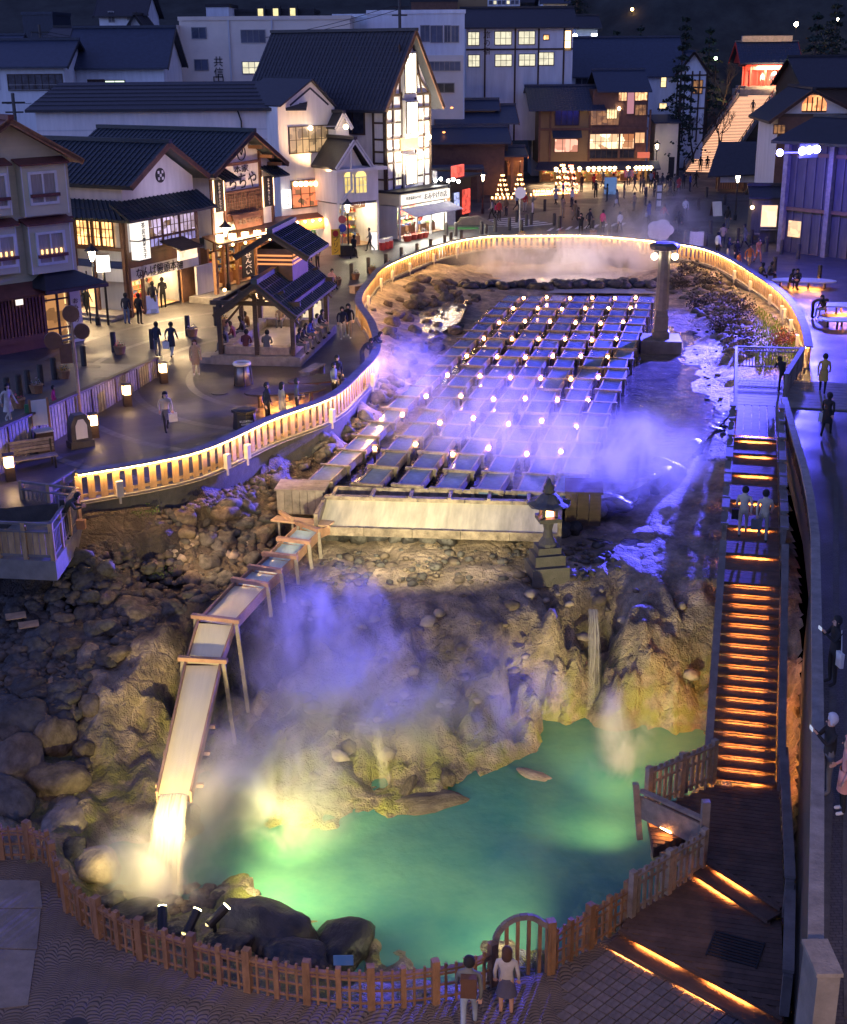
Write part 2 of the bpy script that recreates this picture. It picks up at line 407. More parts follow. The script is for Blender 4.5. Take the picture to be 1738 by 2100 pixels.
# ---------------------------------------------------------------- pit terrain from surveyed spots
CT = [(165,1020,-.12),(400,978,-.12),(560,908,-.12),(680,863,-.12),(745,810,-.12),(785,760,-.12),(780,700,-.12),(752,650,-.12),(778,608,-.12),(810,580,-.12),(905,540,-.12),(1000,522,-.3),(1240,525,-.3),(1390,545,-.12),(1478,566,-.12),(1552,612,-.12),(1610,662,-.12),(1642,720,-.12),(1650,765,-.15),
(300,1050,-.7),(480,985,-.8),(640,930,-1.1),(760,850,-1.1),(820,770,-1.2),(840,700,-1.0),(860,740,-1.4),
(200,1120,-1.2),(400,1080,-1.6),(540,1030,-1.7),(600,980,-1.5),
(120,1220,-2.4),(300,1190,-2.6),(440,1150,-2.5),(540,1120,-2.4),
(-100,1150,-2),(-100,1400,-3.4),(0,1280,-2.9),(0,1400,-3.5),(0,1550,-4.1),(0,1650,-4.4),(60,1700,-4.6),(-150,1650,-4.3),
(250,1290,-2.9),(120,1380,-3.4),(100,1500,-4.1),(120,1600,-4.6),
(330,1290,-2.7),(420,1230,-2.6),(190,1390,-3.2),(160,1480,-3.9),(150,1600,-4.6),(250,1500,-4.2),(330,1420,-3.7),(370,1330,-3.1),(300,1600,-4.8),(330,1600,-5.0),(350,1500,-4.6),(170,1690,-5.1),(270,1690,-5.2),(310,1650,-5.1),
(420,1650,-6),(450,1500,-5.7),(480,1380,-4.6),(500,1290,-3.4),(530,1220,-2.7),(500,1700,-6),
(600,1210,-2.6),(750,1205,-2.4),(900,1205,-2.4),(1050,1200,-2.4),(1200,1198,-2.4),(1330,1220,-2.5),(1430,1250,-2.7),
(700,1290,-3.0),(850,1280,-2.8),(1000,1310,-3.0),(1120,1290,-2.9),(1200,1330,-3.9),(1240,1300,-3.7),(1300,1290,-3.0),(1400,1330,-3.6),
(600,1350,-4.0),(700,1400,-4.0),(850,1400,-3.9),(1000,1420,-4.2),(1100,1400,-4.0),(1200,1440,-5.3),(1300,1400,-4.2),(1400,1450,-4.9),
(590,1480,-4.5),(680,1480,-4.3),(760,1480,-5.2),(840,1480,-4.4),(930,1500,-4.9),(1020,1490,-5.2),(1090,1490,-5.6),
(550,1660,-5.4),(620,1650,-5.3),(700,1650,-5.4),(760,1600,-5.6),(830,1560,-5.2),(920,1580,-5.35),(970,1600,-5.65),(600,1720,-5.75),(760,1680,-5.75),(870,1670,-5.65),(500,1760,-5.9),
(1130,1530,-6.2),(1200,1490,-5.8),(1320,1500,-5.7),(1430,1530,-5.6),(1250,1560,-6.3),(1380,1580,-6),
(700,1800,-6.6),(900,1750,-6.6),(1100,1650,-6.6),(1200,1750,-6.6),(1000,1850,-6.6),(750,1880,-6.5),(1300,1650,-6.4),
(370,1870,-5.4),(440,1820,-5.5),(250,1870,-5.3),(190,1800,-5.1),(130,1780,-4.7),(100,1740,-4.5),(240,1750,-5.75),(300,1800,-5.9),(420,1930,-4.9),(600,1990,-4.9),(560,1900,-5.5),(800,2020,-5.2),(960,2010,-5.2),(780,1950,-5.9),(1150,1970,-5.2),(1280,1880,-5.3),(1420,1760,-5.2),(1100,1900,-6.2),(1250,1810,-6.0),
(700,1000,-1.7),(900,1000,-1.7),(1100,1010,-1.7),(1210,1000,-1.8),(1230,850,-1.6),(1280,700,-1.5),(1320,620,-1.4),(1060,640,-1.5),(900,800,-1.6),(1000,700,-1.5),(1100,800,-1.6),(700,930,-1.6),
(1300,900,-1.6),(1400,800,-1.5),(1450,700,-1.4),(1430,640,-1.2),(1360,600,-1.1),(1440,600,-.9),(1480,900,-1.5),(1490,830,-1.3),
(1600,715,-.3),(1570,700,-.5),(1560,660,-.4),(1500,620,-.6),(1510,700,-1.0),(1560,740,-.6),(1500,760,-1.2),(1420,570,-.6),
(1000,560,-1.5),(1200,570,-1.6),(1330,570,-1.5),(950,590,-1.1),(1100,598,-1.0),(1350,600,-1.0),(870,650,-1.3),(920,640,-1.3),(850,620,-.8),(830,660,-.9),(1000,600,-1.0),(1250,530,-.9),(1100,530,-1.0),
(1350,1000,-1.8),(1450,980,-1.6),(1400,1100,-2.1),(1280,1130,-2.3),(1350,1170,-2.3),(1450,1150,-2.2),
(620,1120,-2.4),(750,1130,-2.3),(900,1130,-2.3),(1050,1130,-2.3),(1180,1130,-2.3),(700,1060,-2.2),(900,1065,-2.2),(1150,1065,-2.2),
(1530,1000,-1.6),(1530,1200,-2.4),(1520,1400,-4.4),(1500,1600,-5),(1520,1800,-5.2),(1560,2000,-5.2),
(1640,950,-1.5),(1650,1100,-2),(1640,1300,-2.8),(1640,1500,-3.7),(1640,1700,-4.2),(1630,1900,-4.6),(1560,830,-1.2)]
cp = np.array([[P(u,v,z).x, P(u,v,z).y, z] for u,v,z in CT] + [(-26,37,-.5),(-26,8,-5.5),(-26,28,-4.6),(-18,36,-1.2),(3,9,-5.5),(6,18,-5.3),(-10,10,-6)])
def _fit(c):
    d = np.hypot(c[:,None,0]-c[None,:,0], c[:,None,1]-c[None,:,1]); n = len(c)
    A = np.zeros((n+3,n+3)); A[:n,:n] = d; A[:n,:n] -= np.eye(n)*.12
    A[:n,n] = 1; A[:n,n+1:] = c[:,:2]; A[n:,:n] = A[:n,n:].T
    return np.linalg.solve(A, np.concatenate([c[:,2], [0,0,0]]))
WT = _fit(cp)
def base_h(x, y):
    x = np.asarray(x, float); y = np.asarray(y, float); sh = x.shape; x = x.ravel(); y = y.ravel(); out = np.zeros_like(x)
    for k in range(0, len(x), 20000):
        xs, ys = x[k:k+20000], y[k:k+20000]
        d = np.hypot(xs[:,None]-cp[None,:,0], ys[:,None]-cp[None,:,1])
        out[k:k+20000] = d @ WT[:-3] + WT[-3] + WT[-2]*xs + WT[-1]*ys
    return out.reshape(sh)
_rng = np.random.RandomState(3); _perm = _rng.rand(64,64,64)
def vnoise(x, y, z):
    x = np.asarray(x,float)%64; y = np.asarray(y,float)%64; z = np.asarray(z,float)%64
    xi = x.astype(int); yi = y.astype(int); zi = z.astype(int); fx = x-xi; fy = y-yi; fz = z-zi
    fx = fx*fx*(3-2*fx); fy = fy*fy*(3-2*fy); fz = fz*fz*(3-2*fz); r = 0
    for a in (0,1):
        for b in (0,1):
            for c in (0,1):
                r = r + _perm[(xi+a)%64,(yi+b)%64,(zi+c)%64]*(fx if a else 1-fx)*(fy if b else 1-fy)*(fz if c else 1-fz)
    return r*2-1
def fbm(x, y, z, o=4):
    r = 0; a = 1; f = 1
    for i in range(o): r = r + a*vnoise(x*f+i*7.1, y*f+i*3.3, z*f+i*5.7); a *= .5; f *= 2.03
    return r
def terr(x, y):
    h = base_h(x, y); e = .25
    hx = (base_h(x+e,y)-h)/e; hy = (base_h(x,y+e)-h)/e; sl = np.clip(np.hypot(hx,hy),0,1.4)
    k = (.14+.5*sl)
    k = k*np.clip((-h-.2)/2.4,.22,1)
    rid = 1-np.abs(fbm(x*.55, y*.55, h*.3, 3))*1.7
    gro = 1-np.abs(fbm(x*1.1, y*.28, h*.1, 3))*1.6
    return h + k*fbm(x*.9, y*.9, h*.9, 5)*.75 + k*(rid-.5)*.5 + sl*(gro-.5)*.75*np.clip((-h-.8)/1.5,0,1)
TX = np.arange(-26, 22, .16); TY = np.arange(8.6, 97, .16)
# two resolutions: fine near, coarse far
def terrain_patch(name, xs, ys, m, keep):
    X, Y = np.meshgrid(xs, ys); Z = terr(X, Y)
    nx, ny = len(xs), len(ys)
    V = np.stack([X.ravel(), Y.ravel(), Z.ravel()], 1)
    # push steep faces sideways so the cliff gets overhangs and crags
    idx = np.arange(nx*ny).reshape(ny, nx)
    q = np.stack([idx[:-1,:-1], idx[:-1,1:], idx[1:,1:], idx[1:,:-1]], -1).reshape(-1,4)
    cx = X[:-1,:-1].ravel()+.08; cyy = Y[:-1,:-1].ravel()+.08
    q = q[keep(cx, cyy)]
    me = bpy.data.meshes.new(name); me.from_pydata(V.tolist(), [], q.tolist())
    me.polygons.foreach_set('use_smooth', [True]*len(me.polygons)); me.materials.append(m)
    bm = bmesh.new(); bm.from_mesh(me); bmesh.ops.delete(bm, geom=[v for v in bm.verts if not v.link_faces], context='VERTS'); bm.to_mesh(me); bm.free()
    return link(name, me, None, kind='structure')
def inside(poly, x, y):
    r = np.zeros(len(x), bool); n = len(poly)
    for i in range(n):
        x1, y1 = poly[i][0], poly[i][1]; x2, y2 = poly[(i+1)%n][0], poly[(i+1)%n][1]
        c = ((y1 > y) != (y2 > y)) & (x < (x2-x1)*(y-y1)/((y2-y1) if y2 != y1 else 1e-9)+x1)
        r ^= c
    return r
def terr_mat():
    m = bpy.data.materials.new('sulphur_cliff_rock'); m.use_nodes = True; t = m.node_tree; N = t.nodes; L = t.links; b = N['Principled BSDF']
    tc = N.new('ShaderNodeTexCoord'); n = N.new('ShaderNodeTexNoise'); n.inputs['Scale'].default_value = 1.1; n.inputs['Detail'].default_value = 9; n.inputs['Roughness'].default_value = .7
    L.new(tc.outputs['Object'], n.inputs[0]); r = N.new('ShaderNodeValToRGB'); e = r.color_ramp.elements
    e[0].position = .32; e[0].color = (.07,.055,.045,1); e[1].position = .7; e[1].color = (.48,.38,.28,1)
    k = e.new(.5); k.color = (.22,.17,.125,1); L.new(n.outputs[0], r.inputs[0])
    # moss and sulphur crust low on the cliff near the pool
    sp = N.new('ShaderNodeSeparateXYZ'); L.new(tc.outputs['Object'], sp.inputs[0])
    mr = N.new('ShaderNodeMapRange'); mr.inputs[1].default_value = -3.2; mr.inputs[2].default_value = -5.0; L.new(sp.outputs[2], mr.inputs[0])
    n2 = N.new('ShaderNodeTexNoise'); n2.inputs['Scale'].default_value = 1.7; n2.inputs['Detail'].default_value = 6; L.new(tc.outputs['Object'], n2.inputs[0])
    mr2 = N.new('ShaderNodeMapRange'); mr2.inputs[1].default_value = .42; mr2.inputs[2].default_value = .6; L.new(n2.outputs[0], mr2.inputs[0])
    mu = N.new('ShaderNodeMath'); mu.operation = 'MULTIPLY'; L.new(mr.outputs[0], mu.inputs[0]); L.new(mr2.outputs[0], mu.inputs[1])
    mx = N.new('ShaderNodeMix'); mx.data_type = 'RGBA'; L.new(mu.outputs[0], mx.inputs[0]); L.new(r.outputs[0], mx.inputs[6]); mx.inputs[7].default_value = (.21,.20,.06,1)
    # upper left slope of the pit: rock colour multiplied darker
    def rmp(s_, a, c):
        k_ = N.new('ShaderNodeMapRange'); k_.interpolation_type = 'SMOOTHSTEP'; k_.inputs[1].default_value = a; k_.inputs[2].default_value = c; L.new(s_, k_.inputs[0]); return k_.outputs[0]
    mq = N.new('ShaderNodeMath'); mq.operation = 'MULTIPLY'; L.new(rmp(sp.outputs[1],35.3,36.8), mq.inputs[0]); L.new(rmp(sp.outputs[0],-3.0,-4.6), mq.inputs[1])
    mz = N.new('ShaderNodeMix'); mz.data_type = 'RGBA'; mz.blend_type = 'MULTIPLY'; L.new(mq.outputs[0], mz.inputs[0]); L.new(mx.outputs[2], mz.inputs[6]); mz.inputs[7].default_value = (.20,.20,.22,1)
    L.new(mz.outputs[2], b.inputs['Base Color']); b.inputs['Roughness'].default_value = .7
    n4 = N.new('ShaderNodeTexVoronoi'); n4.inputs['Scale'].default_value = 1.6; L.new(tc.outputs['Object'], n4.inputs[0])
    n5 = N.new('ShaderNodeTexNoise'); n5.inputs['Scale'].default_value = 5; n5.inputs['Detail'].default_value = 8; L.new(tc.outputs['Object'], n5.inputs[0])
    n4.feature = 'DISTANCE_TO_EDGE'; wv = N.new('ShaderNodeMix'); wv.data_type = 'VECTOR'; wv.inputs[0].default_value = .25; L.new(tc.outputs['Object'], wv.inputs[4]); L.new(n5.outputs['Color'], wv.inputs[5]); L.new(wv.outputs[1], n4.inputs[0])
    ck = N.new('ShaderNodeMapRange'); ck.inputs[2].default_value = .09; ck.inputs[4].default_value = .28; L.new(n4.outputs['Distance'], ck.inputs[0])
    n6 = N.new('ShaderNodeTexNoise'); n6.inputs['Scale'].default_value = 22; n6.inputs['Detail'].default_value = 4; L.new(tc.outputs['Object'], n6.inputs[0]); a6 = N.new('ShaderNodeMath'); a6.operation = 'MULTIPLY_ADD'; a6.inputs[1].default_value = .5; L.new(n6.outputs[0], a6.inputs[0]); L.new(n5.outputs[0], a6.inputs[2])
    ad = N.new('ShaderNodeMath'); L.new(a6.outputs[0], ad.inputs[0]); L.new(ck.outputs[0], ad.inputs[1])
    bp = N.new('ShaderNodeBump'); bp.inputs['Strength'].default_value = 1.0; bp.inputs['Distance'].default_value = .14; L.new(ad.outputs[0], bp.inputs['Height']); L.new(bp.outputs[0], b.inputs['Normal'])
    return m
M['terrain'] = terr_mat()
low2 = [(p[0],p[1]) for p in low_poly]
def keepf(x, y): return inside([(p.x,p.y) for p in RIM], x, y) & ~(inside(low2, x, y) & inside(low2, x, y+.5) & inside(low2, x+.4, y))
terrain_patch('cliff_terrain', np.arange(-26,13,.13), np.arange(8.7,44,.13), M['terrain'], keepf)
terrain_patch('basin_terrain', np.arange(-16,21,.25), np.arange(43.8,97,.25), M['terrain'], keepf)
# skirt that closes the rim
rs = MB(); n = len(RIM)
for i in range(n):
    a, b = RIM[i], RIM[(i+1)%n]
    rs.add([(a.x,a.y,.002),(b.x,b.y,.002),(b.x,b.y,-1.2 if a.y > 38 else -6),(a.x,a.y,-1.2 if a.y > 38 else -6)], [(0,1,2,3)])
struct('retaining_wall', rs, M['stone_dark'])
ls = MB()
pp = LF[1:] + [GATE_A, GATE_B, P(1275,1905,ZL), P(1430,1800,ZL)]
for a, b in zip(pp[:-1], pp[1:]): ls.add([(a.x,a.y,ZL-.002),(b.x,b.y,ZL-.002),(b.x,b.y,-6.5),(a.x,a.y,-6.5)], [(0,1,2,3)])
struct('lower_plaza_edge', ls, M['stone_dark'])

# ---------------------------------------------------------------- water
def water_mat(name, c1, c2, sc, rough=.08, bump=.12, bs=1.2, fluo=0):
    m = mat(name, c1, rough, .1, sc, bump, bs, col2=c2)
    return m
M['pool'] = water_mat('turquoise_spring_water', (.045,.19,.165), (.12,.29,.18), .3, .2, .55, 2.2)
M['stream'] = water_mat('dark_stream_water', (.03,.03,.035), (.12,.11,.10), 1.3, .14, 1.0, 3.0)
M['steam_pool'] = water_mat('milky_spring_water', (.45,.42,.42), (.6,.56,.52), .5, .2, .15, 1)
w = MB(); w.add([(-12,18.5,-5.6),(9,18.5,-5.6),(11.5,38,-5.6),(-12,38,-5.6)], [(0,1,2,3)]); po = struct('spring_pool_water', w, M['pool'])
w = MB(); w.add([tuple(P(u,v,-1.37)) for u,v in ((1190,1040),(1300,1012),(1400,962),(1450,912),(1500,860),(1505,760),(1470,640),(1340,600),(1040,600),(900,760),(640,1000))], [tuple(range(11))]); struct('stream_water', w, M['stream'])
w = MB(); w.add([tuple(P(u,v,-2.26)) for u,v in ((1180,1105),(1280,1128),(1380,1132),(1450,1125),(1490,1100),(1490,1000),(1250,1040))], [tuple(range(7))]); struct('stream_water', w, M['stream'])
w = MB(); w.add([tuple(P(u,v,-1.12)) for u,v in ((925,600),(1370,610),(1400,548),(1250,530),(1000,530),(940,560))], [tuple(range(6))]); struct('rear_pool_water', w, M['steam_pool'])
w = MB(); w.add([tuple(P(u,v,-1.12)) for u,v in ((815,640),(880,700),(950,660),(970,615),(880,605))], [tuple(range(5))]); struct('left_pond_water', w, water_mat('sulphur_pond_water', (.16,.13,.08), (.3,.26,.2), 1.5, .15, .5, 3))
# ---------------------------------------------------------------- perimeter fence with light strip
FN = poly_resample(FENCE, .42)
def offs(pts, i):
    d = (pts[min(i+1,len(pts)-1)]-pts[max(i-1,0)]); d.z = 0; d.normalize()
    return d, Vector((d.y,-d.x,0))    # right-hand side of walking direction = inside of the pit
fence = thing('perimeter_fence', 'long curving wooden slat fence around the hot spring with glowing strip under its cap', 'fence', (0,0,0))
slat = MB().box(-.115,.115,-.02,.02,.05,.90).mesh('slat', M['wood_fence'])
rest = MB()
cent = Vector((0,0,0))
skip = lambda p: False
gapA = P(1240,519); gapB = P(1320,527)
k = 0; N_ = len(FN)
order = sorted(range(N_), key=lambda i: FN[i].y)
for i in order:
    p = FN[i]; d, nn = offs(FN, i); a = math.atan2(d.y, d.x)
    if k < 298: link('slat', slat, fence, loc=p, rz=a); k += 1
    else:
        Mx = Matrix.Translation(p) @ Matrix.Rotation(a,4,'Z'); rest.box(-.115,.115,-.02,.02,.05,.90,Mx)
if rest.f: rest.build('slat', M['wood_fence'], fence, kind='stuff')
for s in range(0, N_-1, 8):
    seg = list(range(s, min(s+9, N_))); cap = MB(); st = MB(); ra = MB(); cu = MB()
    for i in seg[:-1]:
        a, b = FN[i], FN[i+1]; d, nn = offs(FN, i)
        d2, n2 = offs(FN, i+1)
        def ring(q, m, w0, w1, z0, z1): return [q+m*w0+Vector((0,0,z0)), q+m*w1+Vector((0,0,z0)), q+m*w1+Vector((0,0,z1)), q+m*w0+Vector((0,0,z1))]
        for mb, w0, w1, z0, z1 in ((cap,-.18,.20,.97,1.03),(ra,-.07,-.03,.80,.92),(ra,-.07,-.03,.12,.22),(st,.125,.16,.945,.968),(cu,-.12,.12,-.02,.03)):
            r1 = ring(a,nn,w0,w1,z0,z1); r2 = ring(b,n2,w0,w1,z0,z1)
            mb.add(r1+r2, [(0,3,2,1),(4,5,6,7),(0,1,5,4),(1,2,6,5),(2,3,7,6),(3,0,4,7)])
    cap.build('cap_rail', M['wood_rail'], fence); st.build('light_strip', E['strip'], fence)
    ra.build('rail', M['wood_fence'], fence); cu.build('kerb', M['concrete'], fence)
    i = s; d, nn = offs(FN, i); MB().cbox(FN[i]-nn*.1+Vector((0,0,.49)), .1,.1,.96, math.atan2(d.y,d.x)).build('post', M['wood_fence'], fence)
# junction boxes on the inside of the fence
FBOX = [(610,1098,'jb')]
bx = MB().box(-.11,.11,-.08,.08,.25,.78); bx.box(-.03,.03,-.03,.03,0,.25)
bxm = bx.mesh('junction_box', mat('junction_box_metal',(.45,.40,.33),.5,.1))
prev = None
spots = [(222,1008),(428,958),(498,940),(675,875),(790,800),(805,632),(845,597),(868,583),(900,565),(945,548),(1042,540),(1162,540),(1460,590),(1482,612),(1522,640),(1562,665),(1574,672),(1608,696),(1645,730)]
nm = {0:'at the near left end'}
for i, (u,v) in enumerate(spots):
    p = P(u,v,-.15)
    q = min(FN, key=lambda f: (f-p).length); j = FN.index(q); d, nn = offs(FN, j)
    o = link('junction_box', bxm, None, loc=q+nn*.3+Vector((0,0,-.2)), rz=math.atan2(d.y,d.x))
    tag(o, 'small cream electrical box at the lit fence foot, %s counted from its near left end' % orl(i+1), 'electrical box', 'electrical boxes along the lit fence')
cb = MB().tube([p+offs(FN,i)[1]*.22+Vector((0,0,-.02)) for i,p in enumerate(FN)], .02, 5)
tag(cb.build('cable', M['concrete']), 'pale cable run along the foot of the lit perimeter fence', 'cable')
# ---------------------------------------------------------------- the field of wooden flumes
def P3(u,v,z): return P(u,v,z)
NEAR = [P(232,0+0,0)]
near_px = [(655,985),(755,990),(838,996),(918,1002),(1003,1008),(1085,1012),(1160,1014)]
far_px = [(1062,609),(1110,610),(1156,610),(1202,611),(1248,612),(1292,612),(1334,614)]
NR = 18; ZN, ZF = -.95, -.35
def flume_pt(c, t):
    a = P(*near_px[c], ZN); b = P(*far_px[c], ZF); return a.lerp(b, t)
side = {}
def flume_meshes(L, wd):
    sm = MB(); sm.box(-wd/2-.05,-wd/2,0,L,-.32,.0); s1 = sm.mesh('side_board', M['flume'])
    sm = MB(); sm.box(wd/2,wd/2+.05,0,L,-.32,.0); s2 = sm.mesh('side_board', M['flume'])
    b = MB().box(-wd/2,wd/2,0,L,-.32,-.27).mesh('bottom_board', M['flume'])
    wm = MB().box(-wd/2+.002,wd/2-.002,.02,L,-.2,-.035).mesh('water', M['water_milk'])
    cm = MB().box(-wd/2-.22,wd/2+.22,-.12,.02,-.06,.05); cm = cm.mesh('cross_beam', M['flume'])
    cp_ = MB().box(-wd/2-.18,-wd/2-.06,-.11,.0,-1.0,-.06).mesh('leg', M['flume'])
    cp2 = MB().box(wd/2+.06,wd/2+.18,-.11,.0,-1.0,-.06).mesh('leg', M['flume'])
    return [('side_board',s1),('side_board',s2),('bottom_board',b),('water',wm),('cross_beam',cm),('leg',cp_),('leg',cp2)]
COLN = ['leftmost','second','third','fourth','fifth','sixth','rightmost']
L0 = ((flume_pt(3,1)-flume_pt(3,0)).length)/NR
FM = flume_meshes(L0-.04, .78)
for c in range(7):
    for r in range(NR):
        p = flume_pt(c, r/NR); q = flume_pt(c, (r+1)/NR); d = q-p
        rz = math.atan2(d.y, d.x)-PI/2 + random.uniform(-.02,.02)
        p = p + Vector((random.uniform(-.05,.05), 0, random.uniform(-.03,.03)))
        f = thing('wooden_flume', 'open wooden hot-water flume box, %s from the front in the %s column' % (orl(r+1), COLN[c]), 'flume', p, rz, 'wooden flumes in the hot spring field')
        f.rotation_euler.x = R(1.2)
        for n_, me in FM: link(n_, me, f)
# lanterns between the columns
lm = MB().box(-.10,.10,-.10,.10,0,.05); lcap = MB().box(-.12,.12,-.12,.12,.27,.31).mesh('lantern_cap', M['wood_dark']); lbase = lm.mesh('lantern_frame', M['wood_dark'])
lpost = MB().box(-.05,.05,-.05,.05,-1.1,0).mesh('post', M['wood_dark'])
lg = MB().sphere((0,0,.16),.085,8).mesh('glow_box', E['lamp'])
for r, rr in enumerate([2.0,4,6,8,10,12,14,16,17.6]):
    for g in range(6):
        a = flume_pt(g, rr/NR); b = flume_pt(g+1, rr/NR); p = a.lerp(b,.5); p.z -= .12
        p.y += random.uniform(-.3,.3) + (0.9 if (g+r)%2 and r < 2 else 0)
        t = thing('field_lantern', 'small glowing lantern in the %s gap between flume columns, %s lantern row from the front' % (orl(g+1), orl(r+1)), 'lantern', p, 0, 'small lanterns among the flumes')
        if r < 7 or g%2: lamp('lantern_light','POINT',tuple(p+Vector((0,0,.45))),16,(1,.50,.2),.08)
        link('lantern_frame', lbase, t); link('lantern_cap', lcap, t); link('post', lpost, t); link('glow_box', lg, t)

# ---------------------------------------------------------------- wide collecting trough across the front
A = P(668,1010,-.95); B = P(1150,1031,-.95); dx = (B-A); LT = dx.length; ang = math.atan2(dx.y,dx.x)
T = thing('collecting_trough', 'wide shallow wooden trough full of glowing cream water in front of the flumes', 'trough', (A.x,A.y,-1.0), ang)
NB = 5
for i in range(NB):
    x0, x1 = LT*i/NB, LT*(i+1)/NB-.02
    MB().box(x0,x1,-.12,.12,-.10,.02).build('back_beam', M['flume'], T)
    MB().box(x0,x1,-1.85,-1.72,-.80,-.50).build('front_beam', M['flume'], T)
    MB().box(x0,x1,-.1,-.04,-1.0,-.1).build('back_board', M['flume'], T)
for x in (0, LT): MB().box(x-.07,x+.07,-1.86,.12,-1.0,-.04 if x == 0 else .0).build('end_board', M['flume'], T)
M['glow_water'] = mat('cream_cascade_water', (.60,.54,.38), .3, .3, 1.2, .35, 3, stretch=(2.2,.35,.5))
wm = MB(); wm.add([(0.07,-.1,-.12),(LT-.07,-.1,-.12),(LT-.07,-.45,-.28),(0.07,-.45,-.28),(LT-.07,-1.72,-.58),(0.07,-1.72,-.58)], [(3,2,1,0),(5,4,2,3)]); wm.build('water', M['glow_water'], T, True)
for i in range(6):
    x = LT*(i+.2)/6; MB().beam((x,-.1,.02),(x,.75,.02),.12,.1).build('stay', M['flume'], T)
MB().box(0,LT,.12,.95,-.35,-.30).build('water', M['water_milk'], T)
MB().box(0,LT,.95,1.05,-.35,.02).build('back_wall', M['flume'], T)
# dark end chest on the right and plank chest on the left
C1 = thing('end_chest', 'dark plank chest closing the right end of the wide trough beside the stone lantern', 'wooden chest', tuple(P(1158,1080,-1.9)), ang)
for i in range(3): MB().box(i*.42,i*.42+.40,-.05,0,0,1.15).build('plank', M['wood_dark'], C1)
MB().box(-.03,1.3,-.08,1.5,1.16,1.24).build('lid', M['wood_dark'], C1)
C2 = thing('plank_chest', 'pale weathered plank chest at the left end of the trough', 'wooden chest', tuple(P(570,1048,-1.8)), ang)
for i in range(6): MB().box(i*.28,i*.28+.265,-.04,0,0,.85).build('plank', M['wood_grey'], C2)
for i in range(3): MB().box(-.08,1.75,i*.4-.06,i*.4+.32,.86,.93).build('lid_board', M['wood_grey'], C2)
MB().box(1.62,1.66,0,1.1,0,.85).build('side_board', M['wood_grey'], C2)

# ---------------------------------------------------------------- sloping chute to the waterfall
M['chute_wood'] = mat('chute_wood', (.30,.17,.11), .55, .3, 2.5, .3, 14)
M['chute_water'] = mat('rushing_cream_water', (.72,.66,.42), .3, .1, 1, .15, 4, stretch=(3,.3,.3))
M['chute_pale'] = mat('pale_turquoise_water', (.38,.52,.55), .15, .2, 1.5, .2, 5, stretch=(2,.5,.5))
CH = thing('water_chute', 'stepped wooden chute carrying hot water down to the waterfall', 'chute', (0,0,0))
stations = [((660,1068),-1.45,.78),((632,1080),-1.5,.8),((602,1108),-1.58,.85),((573,1138),-1.66,.85),((543,1165),-1.74,.85),((512,1192),-1.82,.95),((440,1266),-1.95,1.05),((412,1350),-2.6,.95),((347,1618),-3.75,.80)]
SP = [P(u,v,z) for (u,v),z,w_ in stations]
def chute_seg(a, b, wa, wb, zoff, m, water=True, th=.05, hh=.30):
    d = (b-a); h = Vector((d.x,d.y,0)).normalized(); sd = Vector((-h.y,h.x,0))
    for s in (-1,1):
        mb = MB(); a0 = a+sd*s*wa/2; b0 = b+sd*s*wb/2; a1 = a0+sd*s*th; b1 = b0+sd*s*th
        up = Vector((0,0,.02)); dn = Vector((0,0,-hh))
        mb.add([a0+dn,a1+dn,a1+up,a0+up,b0+dn,b1+dn,b1+up,b0+up], [(0,3,2,1),(4,5,6,7),(0,1,5,4),(1,2,6,5),(2,3,7,6),(3,0,4,7)] if s>0 else [(0,1,2,3),(4,7,6,5),(0,4,5,1),(1,5,6,2),(2,6,7,3),(3,7,4,0)])
        mb.build('side_board', m, CH)
    mb = MB(); vs = []
    for q, w_ in ((a,wa),(b,wb)):
        for s in (-1,1): vs.append(q+sd*s*w_/2+Vector((0,0,-hh+.03)))
    mb.add(vs, [(0,1,3,2)]); mb.build('bottom_board', m, CH)
    if water:
        mb = MB(); n = 10; g = []
        for i in range(n+1):
            for s in (-1,-.33,.33,1): 
                q = a.lerp(b,i/n)+sd*s*(wa+(wb-wa)*i/n)/2*.995+Vector((0,0,-.10+.012*random.uniform(-1,1))); g.append(q)
        fs = [(i*4+j,i*4+j+1,i*4+j+5,i*4+j+4) for i in range(n) for j in range(3)]
        mb.add(g, [tuple(reversed(f)) for f in fs]); mb.build('water', M['chute_water'] if zoff else M['chute_pale'], CH, True)
    return sd, h
for i in range(len(SP)-1):
    a, b = SP[i], SP[i+1]; wa = wb = stations[i+1][2]
    gap = (b-a).normalized()*.12
    sd, h = chute_seg(a+gap*.2, b-gap*.2, wa if i < 6 else stations[i][2], wb, i >= 5, M['chute_wood'])
    # collar beam at the lower end
    if i < 7:
        ww = wb+.38 if i < 5 else wb+.5
        MB().beam(b-sd*ww/2+Vector((0,0,.07)), b+sd*ww/2+Vector((0,0,.07)), .16, .12).build('cross_beam', M['chute_wood'], CH)
        for s in (-1,1):
            q = b+sd*s*(wb/2+.13); L_ = (1.0 if i < 5 else (2.9 if i == 5 else 2.7))
            MB().beam(q, q+Vector((sd.x*s*.15*L_/2, sd.y*s*.15*L_/2,-L_)), .11,.11).build('leg', M['wood_grey'], CH)
for k, t in enumerate((.42,.62,.85)):    # braces under the steep end
    q = SP[-2].lerp(SP[-1],t); MB().beam(q-sd*.62-Vector((0,0,.42)), q+sd*.62-Vector((0,0,.42)), .1,.1).build('brace', M['chute_wood'], CH)
    MB().beam(q+sd*-.5-Vector((0,0,.4)), q+sd*-.45+Vector((0,.5,-2.2)), .09,.09).build('leg', M['wood_grey'], CH)
